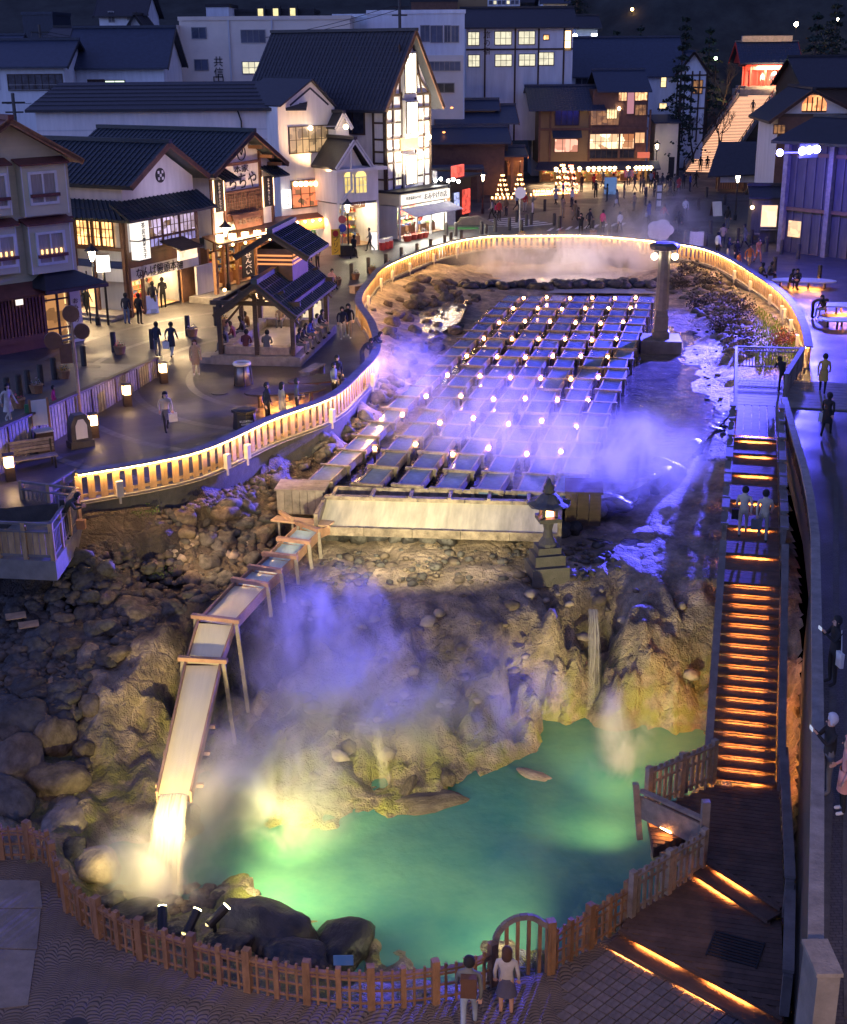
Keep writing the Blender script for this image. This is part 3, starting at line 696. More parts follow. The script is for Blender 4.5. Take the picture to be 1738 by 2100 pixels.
# free-falling water
m = bpy.data.materials.new('falling_water'); m.use_nodes = True; t = m.node_tree; N = t.nodes; L = t.links; b_ = N['Principled BSDF']
b_.inputs['Base Color'].default_value = (.82,.76,.58,1); b_.inputs['Roughness'].default_value = .5
tc = N.new('ShaderNodeTexCoord'); mp = N.new('ShaderNodeMapping'); mp.inputs['Scale'].default_value = (9,.6,1); L.new(tc.outputs['UV'], mp.inputs[0])
nz = N.new('ShaderNodeTexNoise'); nz.inputs['Scale'].default_value = 1.6; nz.inputs['Detail'].default_value = 3; L.new(mp.outputs[0], nz.inputs[0])
mr = N.new('ShaderNodeMapRange'); mr.inputs[1].default_value = .3; mr.inputs[2].default_value = .6; mr.inputs[3].default_value = .35; mr.inputs[4].default_value = .97; L.new(nz.outputs[0], mr.inputs[0])
sx_ = N.new('ShaderNodeSeparateXYZ'); L.new(tc.outputs['UV'], sx_.inputs[0]); w1 = N.new('ShaderNodeMath'); w1.operation = 'PINGPONG'; w1.inputs[1].default_value = .5; L.new(sx_.outputs[0], w1.inputs[0])
r1 = N.new('ShaderNodeMapRange'); r1.interpolation_type = 'SMOOTHSTEP'; r1.inputs[2].default_value = .16; L.new(w1.outputs[0], r1.inputs[0]); r2_ = N.new('ShaderNodeMapRange'); r2_.inputs[1].default_value = 1.0; r2_.inputs[2].default_value = .55; r2_.inputs[3].default_value = .25; L.new(sx_.outputs[1], r2_.inputs[0])
m1 = N.new('ShaderNodeMath'); m1.operation = 'MULTIPLY'; L.new(mr.outputs[0], m1.inputs[0]); L.new(r1.outputs[0], m1.inputs[1]); m3 = N.new('ShaderNodeMath'); m3.operation = 'MULTIPLY'; L.new(m1.outputs[0], m3.inputs[0]); L.new(r2_.outputs[0], m3.inputs[1])
L.new(m3.outputs[0], b_.inputs['Alpha']); M['fall'] = m
M['fall2'] = M['fall'].copy(); M['fall2'].node_tree.nodes['Map Range'].inputs[3].default_value = .02; M['fall2'].node_tree.nodes['Map Range'].inputs[4].default_value = .5
def water_fall(name, top, land, w0, w1, label, drop=1.0, layers=2):
    h = Vector((land.x-top.x, land.y-top.y, 0)); sd = Vector((-h.y,h.x,0)).normalized() if h.length > .05 else Vector((1,0,0)); hn = h.normalized() if h.length > .05 else Vector((0,-1,0))
    bm = bmesh.new(); uvl = bm.loops.layers.uv.new('UVMap')
    for l in range(layers):
        n, k = 14, 9; rows = []
        for i in range(n+1):
            t = i/n; row = []
            for j in range(k+1):
                s = j/k*2-1; q = top + h*t + Vector((0,0,(land.z-top.z)*(t**(1.7*drop)))) + sd*s*(w0+(w1-w0)*t)/2 - hn*(l*.12*(1-abs(s))) + Vector((0,0,.02*l))
                q += sd*random.uniform(-.01,.01)*(1+3*t); row.append((bm.verts.new(q), (j/k, t+l*.0)))
            rows.append(row)
        for i in range(n):
            for j in range(k):
                f = bm.faces.new([rows[i][j][0],rows[i+1][j][0],rows[i+1][j+1][0],rows[i][j+1][0]]); f.smooth = True
                for lp, uv in zip(f.loops, (rows[i][j][1],rows[i+1][j][1],rows[i+1][j+1][1],rows[i][j+1][1])): lp[uvl].uv = uv
    me = bpy.data.meshes.new(name); bm.to_mesh(me); bm.free(); me.materials.append(M['fall'] if w0 > .5 else M['fall2'])
    return tag(link(name, me), label, 'waterfall')
water_fall('waterfall', SP[-1]+Vector((0,0,-.1)), P(322,1845,-5.58), .80, 1.0, 'broad white waterfall pouring off the end of the chute into the pool')
water_fall('waterfall', P(1213,1255,-2.85), P(1213,1480,-5.6), .32, .5, 'thin white waterfall on the dark cliff right of the pool', 1.0, 1)
water_fall('waterfall', P(760,1480,-4.3), P(783,1615,-5.6), .22, .4, 'thin trickle running down the mossy cliff in the middle above the pool', 1.0, 1)
# side spout boards left of the trough
S1 = thing('spout_board', 'pale flat spout board with thin legs between plank chest and chute', 'spout', (0,0,0))
MB().beam(P(562,1058,-1.5), P(680,1072,-1.45), .5, .06).build('board', M['wood_pale'], S1)
MB().beam(P(575,1045,-1.4), P(600,1062,-1.4), .12, .12).build('rail', M['wood_pale'], S1)
for u in (572,600,640): 
    q = P(u,1062,-1.5); MB().beam(q, q-Vector((0,0,.75)), .07,.07).build('leg', M['wood_grey'], S1)

# ---------------------------------------------------------------- twin-lamp stone pillar
pb = P(1358,728,-1.45)
SPIL = thing('lamp_pillar', 'tall dark stone pillar with two round lamps under its cap, standing on a square plinth', 'lamp pillar', pb, R(-6))
MB().box(-1.05,1.05,-1.05,1.05,-.3,.75).build('plinth', M['stone_dark'], SPIL)
b1 = MB(); b1.lathe((0,0,.75),[(.62,0),(.62,.35),(.52,.4),(.48,1.1),(.5,1.15),(.42,1.3),(.42,1.5)],4); b1.build('base', M['stone_dark'], SPIL).rotation_euler.z = PI/4
b2 = MB(); b2.lathe((0,0,2.2),[(.36,0),(.30,3.0),(.33,3.1)],10); b2.build('shaft', M['stone_dark'], SPIL)
b3 = MB(); b3.lathe((0,0,5.3),[(.34,0),(.72,.08),(.78,.2),(.78,.32),(.6,.42),(.1,.46)],8); b3.build('cap', M['stone_dark'], SPIL)
for s in (-1,1):
    g = MB(); g.sphere((.52*s,-.12,5.02), .17, 12).build('lamp_globe', E['lamp_street'], SPIL, True)
    MB().tube([(.3*s,0,5.25),(.52*s,-.12,5.28),(.52*s,-.12,5.16)],.03,6).build('lamp_bracket', M['black'], SPIL)
lb = pb+Vector((0,0,5.0))
# ---------------------------------------------------------------- stone lantern in front of the trough
qb = P(1120,1180,-2.35)
SL = thing('stone_lantern', 'stone lantern with curved roof and glowing firebox standing on a stepped base before the trough', 'stone lantern', qb, R(10))
MB().box(-.62,.62,-.55,.55,-.25,.38).build('base_step', M['stone_dark'], SL)
MB().box(-.50,.50,-.42,.42,.385,.75).build('base_step', M['stone_dark'], SL)
MB().box(-.38,.38,-.32,.32,.755,1.0).build('base_step', M['stone_dark'], SL)
MB().lathe((0,0,1.0),[(.30,0),(.30,.1),(.17,.3),(.14,.55),(.2,.8),(.28,.86)],12).build('shaft', M['stone_dark'], SL, False)
MB().box(-.36,.36,-.36,.36,1.865,2.0).build('platform', M['stone_dark'], SL)
fb = MB()
for x in (-.2,.2):
    for y in (-.2,.2): fb.box(x-.05,x+.05,y-.05,y+.05,2.0,2.34)
fb.box(-.25,.25,-.25,.25,2.34,2.38); fb.build('firebox', M['stone_dark'], SL)
MB().box(-.13,.13,-.13,.13,2.02,2.3).build('glow', emis('lantern_fire', (1,.36,.14), 14), SL)
rf = MB(); n = 16; pr = [(.66,.10),(.60,.16),(.42,.24),(.26,.42),(.18,.5)]
vs = []; 
for r_, z_ in pr:
    for k in range(n):
        a = 2*PI*k/n; up = .12*(abs(math.cos(3*a))**3)*(r_/.66)**3; vs.append((r_*(1+.12*abs(math.cos(3*a)))*math.cos(a), r_*(1+.12*abs(math.cos(3*a)))*math.sin(a), 2.28+z_+up))
fs = [(i*n+k,i*n+(k+1)%n,(i+1)*n+(k+1)%n,(i+1)*n+k) for i in range(len(pr)-1) for k in range(n)] + [tuple(range(n-1,-1,-1)), tuple(range((len(pr)-1)*n,len(pr)*n))]
rf.add(vs, fs); rf.build('roof', M['stone_dark'], SL)
MB().lathe((0,0,2.78),[(.14,0),(.22,.06),(.16,.12),(.19,.2),(.1,.34),(.02,.5)],10).build('finial', M['stone_dark'], SL, True)
# ---------------------------------------------------------------- illuminated stairway
SA = (P(1449,1615,-3.7)+P(1578,1615,-3.7))/2; SB = (P(1506,905,0)+P(1596,905,0))/2
dS = Vector((SB.x-SA.x, SB.y-SA.y, 0)); dS.normalize(); rS = math.atan2(dS.y,dS.x)-PI/2
ST = thing('illuminated_stairway', 'long timber stairway with an orange light under every tread and wide board handrails', 'stairway', (SA.x,SA.y,-3.7), rS)
Mi = Matrix.Rotation(-rS,4,'Z') @ Matrix.Translation((-SA.x,-SA.y,3.7))
lv = [1615,1590,1566,1543,1520,1497,1474,1452,1430,1409,1388,1368,1348,1328,1308,1288,1268,1248,1228,1207]
ZS = [0]
zz = -3.7; W2 = .80
def sy(v, z): 
    # local y on the stair axis where the axis passes this picture row at height z
    best = 0
    for _ in range(30):
        w_ = Vector((SA.x,SA.y,0))+dS*best
        d = w_; q = P(1525, v, z); best += (q.y-w_.y)/dS.y
    return best
rise = 2.75/19
ys = []
tread_m = M['wood_deck']
NT = 19
y_first = 0; y_last = sy(1195,-3.7+NT*rise)
for i in range(NT+1): ys.append(y_first + (y_last-y_first)*i/NT)
def tread(y0, y1, z):
    MB().box(-W2,W2,y0-.049,y1-.095,z-.05,z).build('tread', tread_m, ST)
    MB().box(-W2,W2,y0,y0+.03,z-rise+.002,z-.052).build('riser', tread_m, ST)
    MB().box(-W2,W2,y0-.09,y0-.05,z-.075,z).build('nosing', tread_m, ST); MB().box(-.48,.48,y0-.045,y0-.01,z-.06,z-.052).build('light_strip', E['stair'], ST)
for i in range(NT): tread(ys[i], ys[i+1] if i < NT-1 else ys[i+1], (i+1)*rise)
upper_v = [1140,1075,1018,962,910,872]; z = NT*rise; yprev = ys[-1]
st_zr = [z]; st_yy = [yprev]; r2 = (3.7-z)/6
for i, v in enumerate([1132,1075,1022,966,926,895]):
    zz = z + r2*(i+1); y0 = sy(v+22, -3.7+zz-r2); st_yy.append(y0); st_zr.append(zz)
for i in range(len(st_yy)-1):
    y0, y1, z0 = st_yy[i], st_yy[i+1], st_zr[i]
    if i > 0:
        MB().box(-W2,W2,y0,y0+.03,z0-r2+.002,z0-.05).build('riser', tread_m, ST)
        MB().box(-W2,W2,y0-.12,y0-.08,z0-.09,z0+.002).build('nosing', tread_m, ST); MB().box(-.48,.48,y0-.075,y0-.02,z0-.065,z0-.052).build('light_strip', E['stair'], ST)
    nb = 9
    for k in range(nb):
        a = y0+(y1-y0)*k/nb; MB().box(-W2,W2,a-(.079 if k == 0 else 0),y0+(y1-y0)*(k+1)/nb-.012,z0-.05,z0).build('deck_board', tread_m, ST)
y0 = st_yy[-1]; z0 = 3.7
MB().box(-W2,W2,y0,y0+.03,z0-r2+.002,z0-.05).build('riser', tread_m, ST)
MB().box(-W2,W2,y0-.12,y0-.08,z0-.09,z0+.002).build('nosing', tread_m, ST); MB().box(-.48,.48,y0-.075,y0-.02,z0-.065,z0-.052).build('light_strip', E['stair'], ST)
def hz(y):   # walking height along the stair
    if y <= ys[0]: return 0
    if y < ys[-1]: return NT*rise*(y-ys[0])/(ys[-1]-ys[0])
    return next((st_zr[i] for i in range(len(st_yy)-1, -1, -1) if y >= st_yy[i]), st_zr[0])
for s in (-1,1):
    x = s*(W2+.09)
    ya = ys[0]-.2 if s < 0 else ys[0]-.2; yb = ys[-1]+.3
    MB().beam((x,ya,hz(ya)+.98),(x,yb,NT*rise+1.0),.20,.07).build('handrail', M['wood_rail'], ST)
    MB().beam((x,ya,-.15),(x,yb,NT*rise-.15),.08,.34).build('stringer', M['wood_deck'], ST)
    n = 26
    for i in range(n+1):
        y = ya+(yb-ya)*i/n; h = hz(y); MB().box(x-.03,x+.03,y-.05,y+.05,h-.3,h+.93).build('baluster', M['wood_rail'], ST)
    # stepped upper rails
    for i in range(1, len(st_yy)):
        a = st_yy[i]-.15 if i else 0; b = (st_yy[i+1] if i+1 < len(st_yy) else st_yy[i]+1.0); h = st_zr[i]
        ny = 1
        for half in range(2):
            y0_, y1_ = a+(b-a)*half/2, a+(b-a)*(half+1)/2; hh = h+.92+(half*.14 if half else 0)
            MB().box(x-.12,x+.12,y0_,y1_-.02,hh-.03,hh+.04).build('handrail', M['wood_rail'], ST)
            MB().box(x-.03,x+.03,y0_+.02,y1_-.04,hh-.24,hh-.05).build('side_board', M['wood_rail'], ST)
            MB().box(x-.06,x+.06,y0_+.02,y0_+.14,h-.2,hh-.04).build('post', M['wood_rail'], ST)
    MB().beam((x,yb,NT*rise-.2),(x,st_yy[-1]+1,3.45),.06,.3).build('stringer', M['wood_deck'], ST)
# ---------------------------------------------------------------- deck at the head of the stairs
dk = [P(1508,905,0), P(1512,765,0), P(1648,772,0), P(1612,830,0), P(1600,905,0)]
DK = thing('upper_deck', 'blue-lit slatted deck with railing at the head of the stairway', 'deck', (dk[0].x,dk[0].y,0), rS)
ylen = (dk[1]-dk[0]).length; MiD = Matrix.Rotation(-rS,4,'Z') @ Matrix.Translation((-dk[0].x,-dk[0].y,0))
for i in range(7): MB().box(.05+i*.3,.05+i*.3+.26,.0,4.6,.0,.05).build('deck_board', M['wood_rail'], DK)
for i in range(10): MB().box(0,4.6,4.65+i*.46,4.65+i*.46+.43,.0,.05).build('deck_board', M['wood_rail'], DK)
def railing(par, pts, Mt, h=.95, step=.9, m=M['wood_rail'], bars=True, capw=.12, bz=.12):
    pts = [Mt @ Vector(p) for p in pts]
    for a, b in zip(pts[:-1], pts[1:]):
        up = Vector((0,0,1)); L_ = (b-a).length; n = max(1, round(L_/step)); rz = math.atan2(b.y-a.y,b.x-a.x)
        MB().beam(a+up*h, b+up*h, capw,.06).build('top_rail', m, par)
        MB().beam(a+up*(h-.18), b+up*(h-.18), .05,.06).build('mid_rail', m, par)
        MB().beam(a+up*bz, b+up*bz, .05,.06).build('bottom_rail', m, par)
        for i in range(n+1):
            q = a.lerp(b,i/n); MB().cbox(q+up*(h/2-.02), .10,.10,h-.02, rz).build('post', m, par)
        if bars:
            k = round(L_/.14)
            for i in range(k):
                q = a.lerp(b,(i+.5)/k); MB().cbox(q+up*(h/2), .035,.035,h-.15, rz).build('baluster', m, par)
railing(DK, [dk[0],dk[1],dk[2]], MiD, 1.0, 2.2, M['wood_rail'], True)
railing(DK, [dk[2],dk[3]], MiD, 1.05, 2.0, M['wood_rail'], True, .2)
# ---------------------------------------------------------------- platforms at the foot of the stairs
def platform(name, poly_px, z, label, boards=True, th=.15, bw=.16, lights=(), edge=()):
    pts = [P(u,v,z) for u,v in poly_px]; o = pts[0]
    T_ = thing(name, label, 'platform', (o.x,o.y,z), rS); Mi_ = Matrix.Rotation(-rS,4,'Z') @ Matrix.Translation((-o.x,-o.y,-z))
    lp = [Mi_ @ p for p in pts]
    MB().prism([(p.x,p.y) for p in lp], -th, -.03).build('frame', M['wood_deck'], T_)
    ymin = min(p.y for p in lp); ymax = max(p.y for p in lp); n = int((ymax-ymin)/bw)
    for i in range(n):        # boards clipped to the outline
        y = ymin+(i+.5)*(ymax-ymin)/n; xs = []
        for a, b in zip(lp, lp[1:]+lp[:1]):
            if (a.y > y) != (b.y > y): xs.append(a.x+(b.x-a.x)*(y-a.y)/(b.y-a.y))
        xs.sort()
        for x0, x1 in zip(xs[::2], xs[1::2]):
            MB().box(x0,x1,y-bw/2+.006,y+bw/2-.006,-.028,0).build('deck_board', M['wood_deck'], T_)
    return T_, Mi_
PF2, Mp2 = platform('landing', [(1318,1668),(1452,1622),(1590,1615),(1596,1872),(1432,1762),(1440,1700),(1330,1745)], -3.7, 'brown timber landing between the stairway and the upper pair of lit steps', th=.3)
PF1, Mp1 = platform('lower_landing', [(1262,1907),(1284,1872),(1428,1795),(1590,1905),(1592,2088)], -4.0, 'lower timber landing with a metal grate between the two pairs of lit steps', th=.3)
def lit_steps(name, a, b, z, n, label, run=.38):
    a = Vector(a); b = Vector(b); d = (b-a); L_ = d.length; rz = math.atan2(d.y,d.x)
    T_ = thing(name, label, 'steps', (a.x,a.y,z), rz)
    for i in range(n):
        y1 = -run*i; zz = -.15*(i)
        if i < n-1: MB().box(0,L_,y1-run,y1-.002,zz-.15-.05,zz-.15).build('tread', M['wood_deck'], T_)
        MB().box(0,L_,y1-.03,y1-.004,zz-.145,zz-.05).build('riser', M['wood_deck'], T_)
        MB().box(0,L_,y1-.12,y1-.08,zz-.08,zz+.0).build('nosing', M['wood_deck'], T_); MB().box(0,L_,y1-.08,y1,zz-.05,zz-.001).build('nosing_board', M['wood_deck'], T_)
        for f0, f1 in (((.22,.62),) if i == 0 else ((.12,.55),)) if L_ < 3.2 else (((.12,.38),(.56,.82)) if i == 0 else ((.04,.28),(.44,.70))):
            MB().box(L_*f0,L_*f1,y1-.075,y1-.035,zz-.06,zz-.051).build('light_strip', E['stair'], T_)
    return T_
lit_steps('lit_steps', P(1432,1764,-3.7), P(1594,1870,-3.7), -3.7, 2, 'upper pair of orange-lit timber steps below the landing')
a_ = P(1262,1909,-4.0); b_ = P(1594,2092,-4.0)
lit_steps('lit_steps', a_, b_, -4.0, 2, 'lower pair of orange-lit timber steps meeting the paving at the bottom right')
gr = thing('floor_grate', 'square black metal drain grate set in the lower landing', 'grate', P(1650*0+1660-0,2040,-4.0) if False else P(1606-0-0,2140,-4.0))
gp = P(1650-1350*0,2140,-4); gp = P(1350/1.1047+620/2.06/1.1047, (1300+1775/2.06)/1.1047, -4.0)
gr.location = gp + Vector((0,0,.004)); gr.rotation_euler.z = R(-25)
for i in range(9): MB().box(-.5,.5,-.42+i*.1,-.42+i*.1+.045,0,.02).build('bar', M['black'], gr)
MB().box(-.53,-.5,-.45,.45,0,.025).build('frame', M['black'], gr); MB().box(.5,.53,-.45,.45,0,.025).build('frame', M['black'], gr)

# ---------------------------------------------------------------- picket fence of the lower plaza
def picket_fence(name, label, base_pts, h=.92, pitch=.64, big=2, m=M['wood_front'], rails=(.12,.42,.68), pk=2, par=None, off=0, posts=True):
    T_ = par or thing(name, label, 'fence', base_pts[0])
    Mi_ = Matrix.Translation(-Vector(base_pts[0])); cnt = off
    fine = poly_resample(base_pts, pitch)
    for i, (a, b) in enumerate(zip(fine[:-1], fine[1:])):
        a = Mi_ @ a; b = Mi_ @ b; rz = math.atan2(b.y-a.y,b.x-a.x); up = Vector((0,0,1))
        for zr_ in rails: MB().beam(a+up*zr_, b+up*zr_, .035,.05).build('rail', m, T_)
        MB().beam(a+up*(h-.12), b+up*(h-.12), .11,.05).build('top_rail', m, T_)
        for j in range(pk):
            q = a.lerp(b,(j+1)/(pk+1)); MB().cbox(q+up*(h/2), .05,.05,h, rz).build('picket', m, T_)
        wdt = .16 if cnt % big == 0 else .11
        MB().cbox(a+up*((h+(.12 if cnt % big == 0 else .04))/2), wdt,wdt,h+(.12 if cnt % big == 0 else .04), rz).build('post', m, T_); cnt += 1
    q = Mi_ @ fine[-1]; MB().cbox(q+Vector((0,0,(h+.12)/2)), .16,.16,h+.12, rz).build('post', m, T_)
    return T_
LFs = smooth_poly(LF, 5)
picket_fence('picket_fence', 'long curved brown lattice picket fence in front of the turquoise pool', [p for p in LFs])
picket_fence('picket_fence', 'brown picket fence climbing from the arched gate to the lower landing', [GATE_B, P(1272,1902,ZL)], h=1.0)
def panel_fence(name, label, pts, h=1.0, n=9, m=M['wood_grey']):
    T_ = thing(name, label, 'fence', pts[0]); Mi_ = Matrix.Translation(-Vector(pts[0])); up = Vector((0,0,1))
    for a, b in zip(pts[:-1], pts[1:]):
        a = Mi_ @ a; b = Mi_ @ b; rz = math.atan2(b.y-a.y,b.x-a.x)
        MB().beam(a+up*h,b+up*h,.14,.05).build('top_rail', m, T_)
        for z_ in (.15,.75): MB().beam(a+up*z_,b+up*z_,.04,.06).build('rail', m, T_)
        for i in range(n+1):
            q = a.lerp(b,i/n); e = i in (0,n) or i == n//2
            MB().cbox(q+up*((h+.12)/2), .14 if e else .09,.14 if e else .05,h+(.2 if e else .1), rz).build('post' if e else 'slat', m, T_)
    return T_
panel_fence('board_fence', 'grey slatted fence along the lower landing edge right of the picket fence', [P(1282,1885,-4.0), P(1428,1797,-4.0)], 1.0, 12)
panel_fence('board_fence', 'grey lattice fence running from the foot of the stairway to the lookout', [P(1318,1668,-3.7), P(1452,1612,-3.7)], 1.05, 12)
LK = thing('lookout_parapet', 'low grey timber parapet with leaning end post jutting over the pool', 'parapet', P(1295,1700,-3.9)); Ml = Matrix.Translation(-P(1295,1700,-3.9))
a = Ml @ P(1300,1690,-3.7); b = Ml @ P(1430,1755,-3.7)
for z_, w_ in ((.25,.3),(.55,.3),(.85,.12)): MB().beam(a+Vector((0,0,z_)), b+Vector((0,0,z_)), .05 if z_ < .8 else .16, w_ if z_ < .8 else .06).build('board', M['wood_grey'], LK)
MB().beam(a+Vector((.05,0,-.5)), a+Vector((-.12,-.02,1.05)), .14,.14).build('post', M['wood_grey'], LK)
MB().beam(b+Vector((0,0,-.3)), b+Vector((0,0,1.35)), .18,.18).build('post', M['wood_grey'], LK)
MB().beam((a+b)/2+Vector((-.1,-.3,-.2)), b+Vector((-.2,-.5,-.1)), .5,.08).build('bench_board', M['wood_grey'], LK)
MB().beam(a+Vector((.1,-.05,.12)), (a+b)/2+Vector((0,-.05,.12)), .03,.02).build('light_strip', E['stair'], LK)
# arched gate
GT = thing('arched_gate', 'small wooden gate with round arched top and vertical bars beside two standing people', 'gate', (GATE_A.x,GATE_A.y,ZL), math.atan2(GATE_B.y-GATE_A.y, GATE_B.x-GATE_A.x))
gw = (GATE_B-GATE_A).length; pts = [(0,0,.0),(0,0,.75)]
for i in range(11):
    a = PI - PI*i/10*.80; pts.append((gw*.46+gw*.46*math.cos(a), 0, .95+.55*math.sin(a)))
pts += [(gw,0,1.15)]
for p0, p1 in zip(pts[:-1], pts[1:]): MB().beam(p0,p1,.12,.09,up=(0,1,0)).build('arch_segment', M['wood_rail'], GT)
MB().box(gw-.09,gw+.09,-.09,.09,0,1.3).build('post', M['wood_front'], GT)
for i in range(1,5): 
    x = gw*i/5; h = .95+.55*math.sin(math.acos(max(-1,min(1,(x-gw*.46)/(gw*.46))))) if x < gw*.9 else 1.2
    MB().box(x-.035,x+.035,-.03,.03,.05,h-.03).build('bar', M['wood_front'], GT)
# right-hand rails of the landings
RG = thing('landing_railing', 'broad grey-topped timber railing along the right side of both landings', 'railing', P(1590,1615,-3.7)); Mr = Matrix.Translation(-P(1590,1615,-3.7))
pr_ = [P(1592,1615,-3.7), P(1600,1890,-3.7), P(1600,1905,-4.0), P(1592,2090,-4.0)]
for a, b, h in ((0,1,.98),(2,3,1.0)):
    A_, B_ = Mr @ pr_[a], Mr @ pr_[b]; up = Vector((0,0,1))
    MB().beam(A_+up*h,B_+up*h,.22,.07).build('cap_board', M['wood_rail'], RG)
    n = 14
    for i in range(n+1):
        q = A_.lerp(B_,i/n); MB().cbox(q+up*(h/2-.02), .05,.12,h-.06,rS).build('slat', M['wood_deck'], RG)
    MB().cbox(B_+up*(h/2-.02),.18,.18,h-.05,rS).build('post', M['wood_rail'], RG)
# ---------------------------------------------------------------- parapet between pit and right-hand road
WP = thing('road_parapet', 'long grey parapet beam between the stairway pit and the right-hand road', 'parapet', (WALL_R[1].x,WALL_R[1].y,0)); Mw = Matrix.Translation((-WALL_R[1].x,-WALL_R[1].y,0))
wl = poly_resample([Mw @ p for p in WALL_R[1:]], 3.0)
for a, b in zip(wl[:-1], wl[1:]):
    MB().beam(a+Vector((0,0,.82)), b+Vector((0,0,.82)), .24,.12).build('cap_beam', M['stone'], WP)
    k = 9
    for i in range(k):
        q = a.lerp(b,(i+.5)/k); MB().cbox(q+Vector((0,0,.38)), .04,.04,.76, 0).build('baluster', M['black'], WP)
    MB().cbox(a+Vector((0,0,.38)), .1,.1,.76, 0).build('post', M['black'], WP)
q0 = Vector((WALL_R[1].x,WALL_R[1].y,0))
we = thing('wall_end', 'pale concrete pier closing the near end of the grey parapet at bottom right', 'pier', q0-Vector((.05,.25,0)), 0)
MB().box(-.17,.17,-.6,.15,-1.0,.95).build('pier_body', M['concrete'], we); MB().box(-.2,.2,-.63,.18,.952,1.02).build('cap', M['stone'], we)
# retaining wall planks below the parapet
RW = MB(); wl2 = poly_resample(WALL_R, 1.0)
# ---------------------------------------------------------------- building kit
FONT_CACHE = {}
def text_mesh(txt, size, m, extrude=.01, bold=.0):
    c = bpy.data.curves.new('lettering', 'FONT'); c.body = txt; c.size = size; c.extrude = extrude; c.offset = bold; c.align_x = 'CENTER'; c.align_y = 'CENTER'; c.resolution_u = 2
    o = bpy.data.objects.new('lettering', c); COL.objects.link(o); bpy.context.view_layer.update()
    me = bpy.data.meshes.new_from_object(o.evaluated_get(bpy.context.evaluated_depsgraph_get()))
    COL.objects.unlink(o); bpy.data.objects.remove(o); bpy.data.curves.remove(c)
    me.materials.clear(); me.materials.append(m); return me
class Bd:
    def __init__(s, name, label, cat, A, B=None, ang=None, group=None):
        s.A = Vector(A); s.a = ang if ang is not None else math.atan2(B[1]-A[1], B[0]-A[0])
        s.L = (Vector((B[0],B[1],0))-Vector((A[0],A[1],0))).length if B is not None else 0
        s.t = thing(name, label, cat, s.A, s.a, group)
        s.ex = Vector((math.cos(s.a), math.sin(s.a), 0)); s.ey = Vector((-math.sin(s.a), math.cos(s.a), 0))
    def px(s, u, v, y=0):      # picture point on the plane local-y = y -> local x, z
        d = ray(u,v); o = Vector((0,0,CAM_H))-s.A; t = (y-o.dot(s.ey))/d.dot(s.ey); p = o+d*t
        return p.dot(s.ex), p.z
    def pxx(s, u, v, x=0):     # picture point on the side plane local-x = x -> local y, z
        d = ray(u,v); o = Vector((0,0,CAM_H))-s.A; t = (x-o.dot(s.ex))/d.dot(s.ex); p = o+d*t
        return p.dot(s.ey), p.z
    def rect(s, u0, v0, u1, v1, y=0):
        um, vm = (u0+u1)/2, (v0+v1)/2
        x0 = s.px(u0,vm,y)[0]; x1 = s.px(u1,vm,y)[0]; z1 = s.px(um,v0,y)[1]; z0 = s.px(um,v1,y)[1]
        return min(x0,x1), max(x0,x1), z0, z1
    def srect(s, u0, v0, u1, v1, x=0):
        um, vm = (u0+u1)/2, (v0+v1)/2
        y0 = s.pxx(u0,vm,x)[0]; y1 = s.pxx(u1,vm,x)[0]; z1 = s.pxx(um,v0,x)[1]; z0 = s.pxx(um,v1,x)[1]
        return min(y0,y1), max(y0,y1), z0, z1
    def box(s, name, m, *a, par=None, **k): return MB().box(*a).build(name, m, par or s.t, **k)
    def text(s, txt, x, z, h, m, y=-.02, vertical=False, par=None, w=None):
        if vertical: txt = '\n'.join(txt)
        me = text_mesh(txt, h, m, .012)
        if w or vertical:
            xs = [v.co.x for v in me.vertices]; ys = [v.co.y for v in me.vertices]
            cw = max(xs)-min(xs); chh = max(ys)-min(ys)
            fx = (w/cw) if w else 1; fy = (h*len(txt.replace('\n',''))/chh) if vertical else 1
            cxx = (max(xs)+min(xs))/2; cyy = (max(ys)+min(ys))/2
            for v in me.vertices: v.co.x = (v.co.x-cxx)*fx; v.co.y = (v.co.y-cyy)*(fy if vertical else 1)
        o = link('lettering', me, par or s.t); o.location = (x,y,z); o.rotation_euler = (PI/2,0,0); return o
    def window(s, x0, x1, z0, z1, y=0, nx=2, nz=1, pane=None, frame=None, fw=.07, axis='x', inv=-1, name='window'):
        pane = pane or M['glass_dark']; frame = frame or M['wood_dark']; f = MB(); p = MB()
        def bx(mb, a0,a1,b0,b1,c0,c1):     # a along wall, b out of wall, c up
            if axis == 'x': mb.box(a0,a1,y+min(inv*b0,inv*b1),y+max(inv*b0,inv*b1),c0,c1)
            else: mb.box(y+min(inv*b0,inv*b1),y+max(inv*b0,inv*b1),a0,a1,c0,c1)
        bx(f,x0-fw,x1+fw,0,.09,z0-fw,z0); bx(f,x0-fw,x1+fw,0,.09,z1,z1+fw); bx(f,x0-fw,x0,0,.087,z0,z1); bx(f,x1,x1+fw,0,.087,z0,z1)
        for i in range(1,nx): xx = x0+(x1-x0)*i/nx; bx(f,xx-fw*.35,xx+fw*.35,0,.065,z0,z1)
        for i in range(1,nz): zz = z0+(z1-z0)*i/nz; bx(f,x0,x1,0,.06,zz-fw*.3,zz+fw*.3)
        fo = f.build(name, frame, s.t, kind=None); bx(p,x0,x1,0,.03,z0,z1); p.build('pane', pane, fo); return fo
    def pwin(s, u0, v0, u1, v1, y=0, **k):
        x0,x1,z0,z1 = s.rect(u0,v0,u1,v1,y); return s.window(x0,x1,z0,z1,y,**k)
    def swin(s, u0, v0, u1, v1, x=0, **k):
        y0,y1,z0,z1 = s.srect(u0,v0,u1,v1,x); return s.window(y0,y1,z0,z1,x,axis='y',**k)
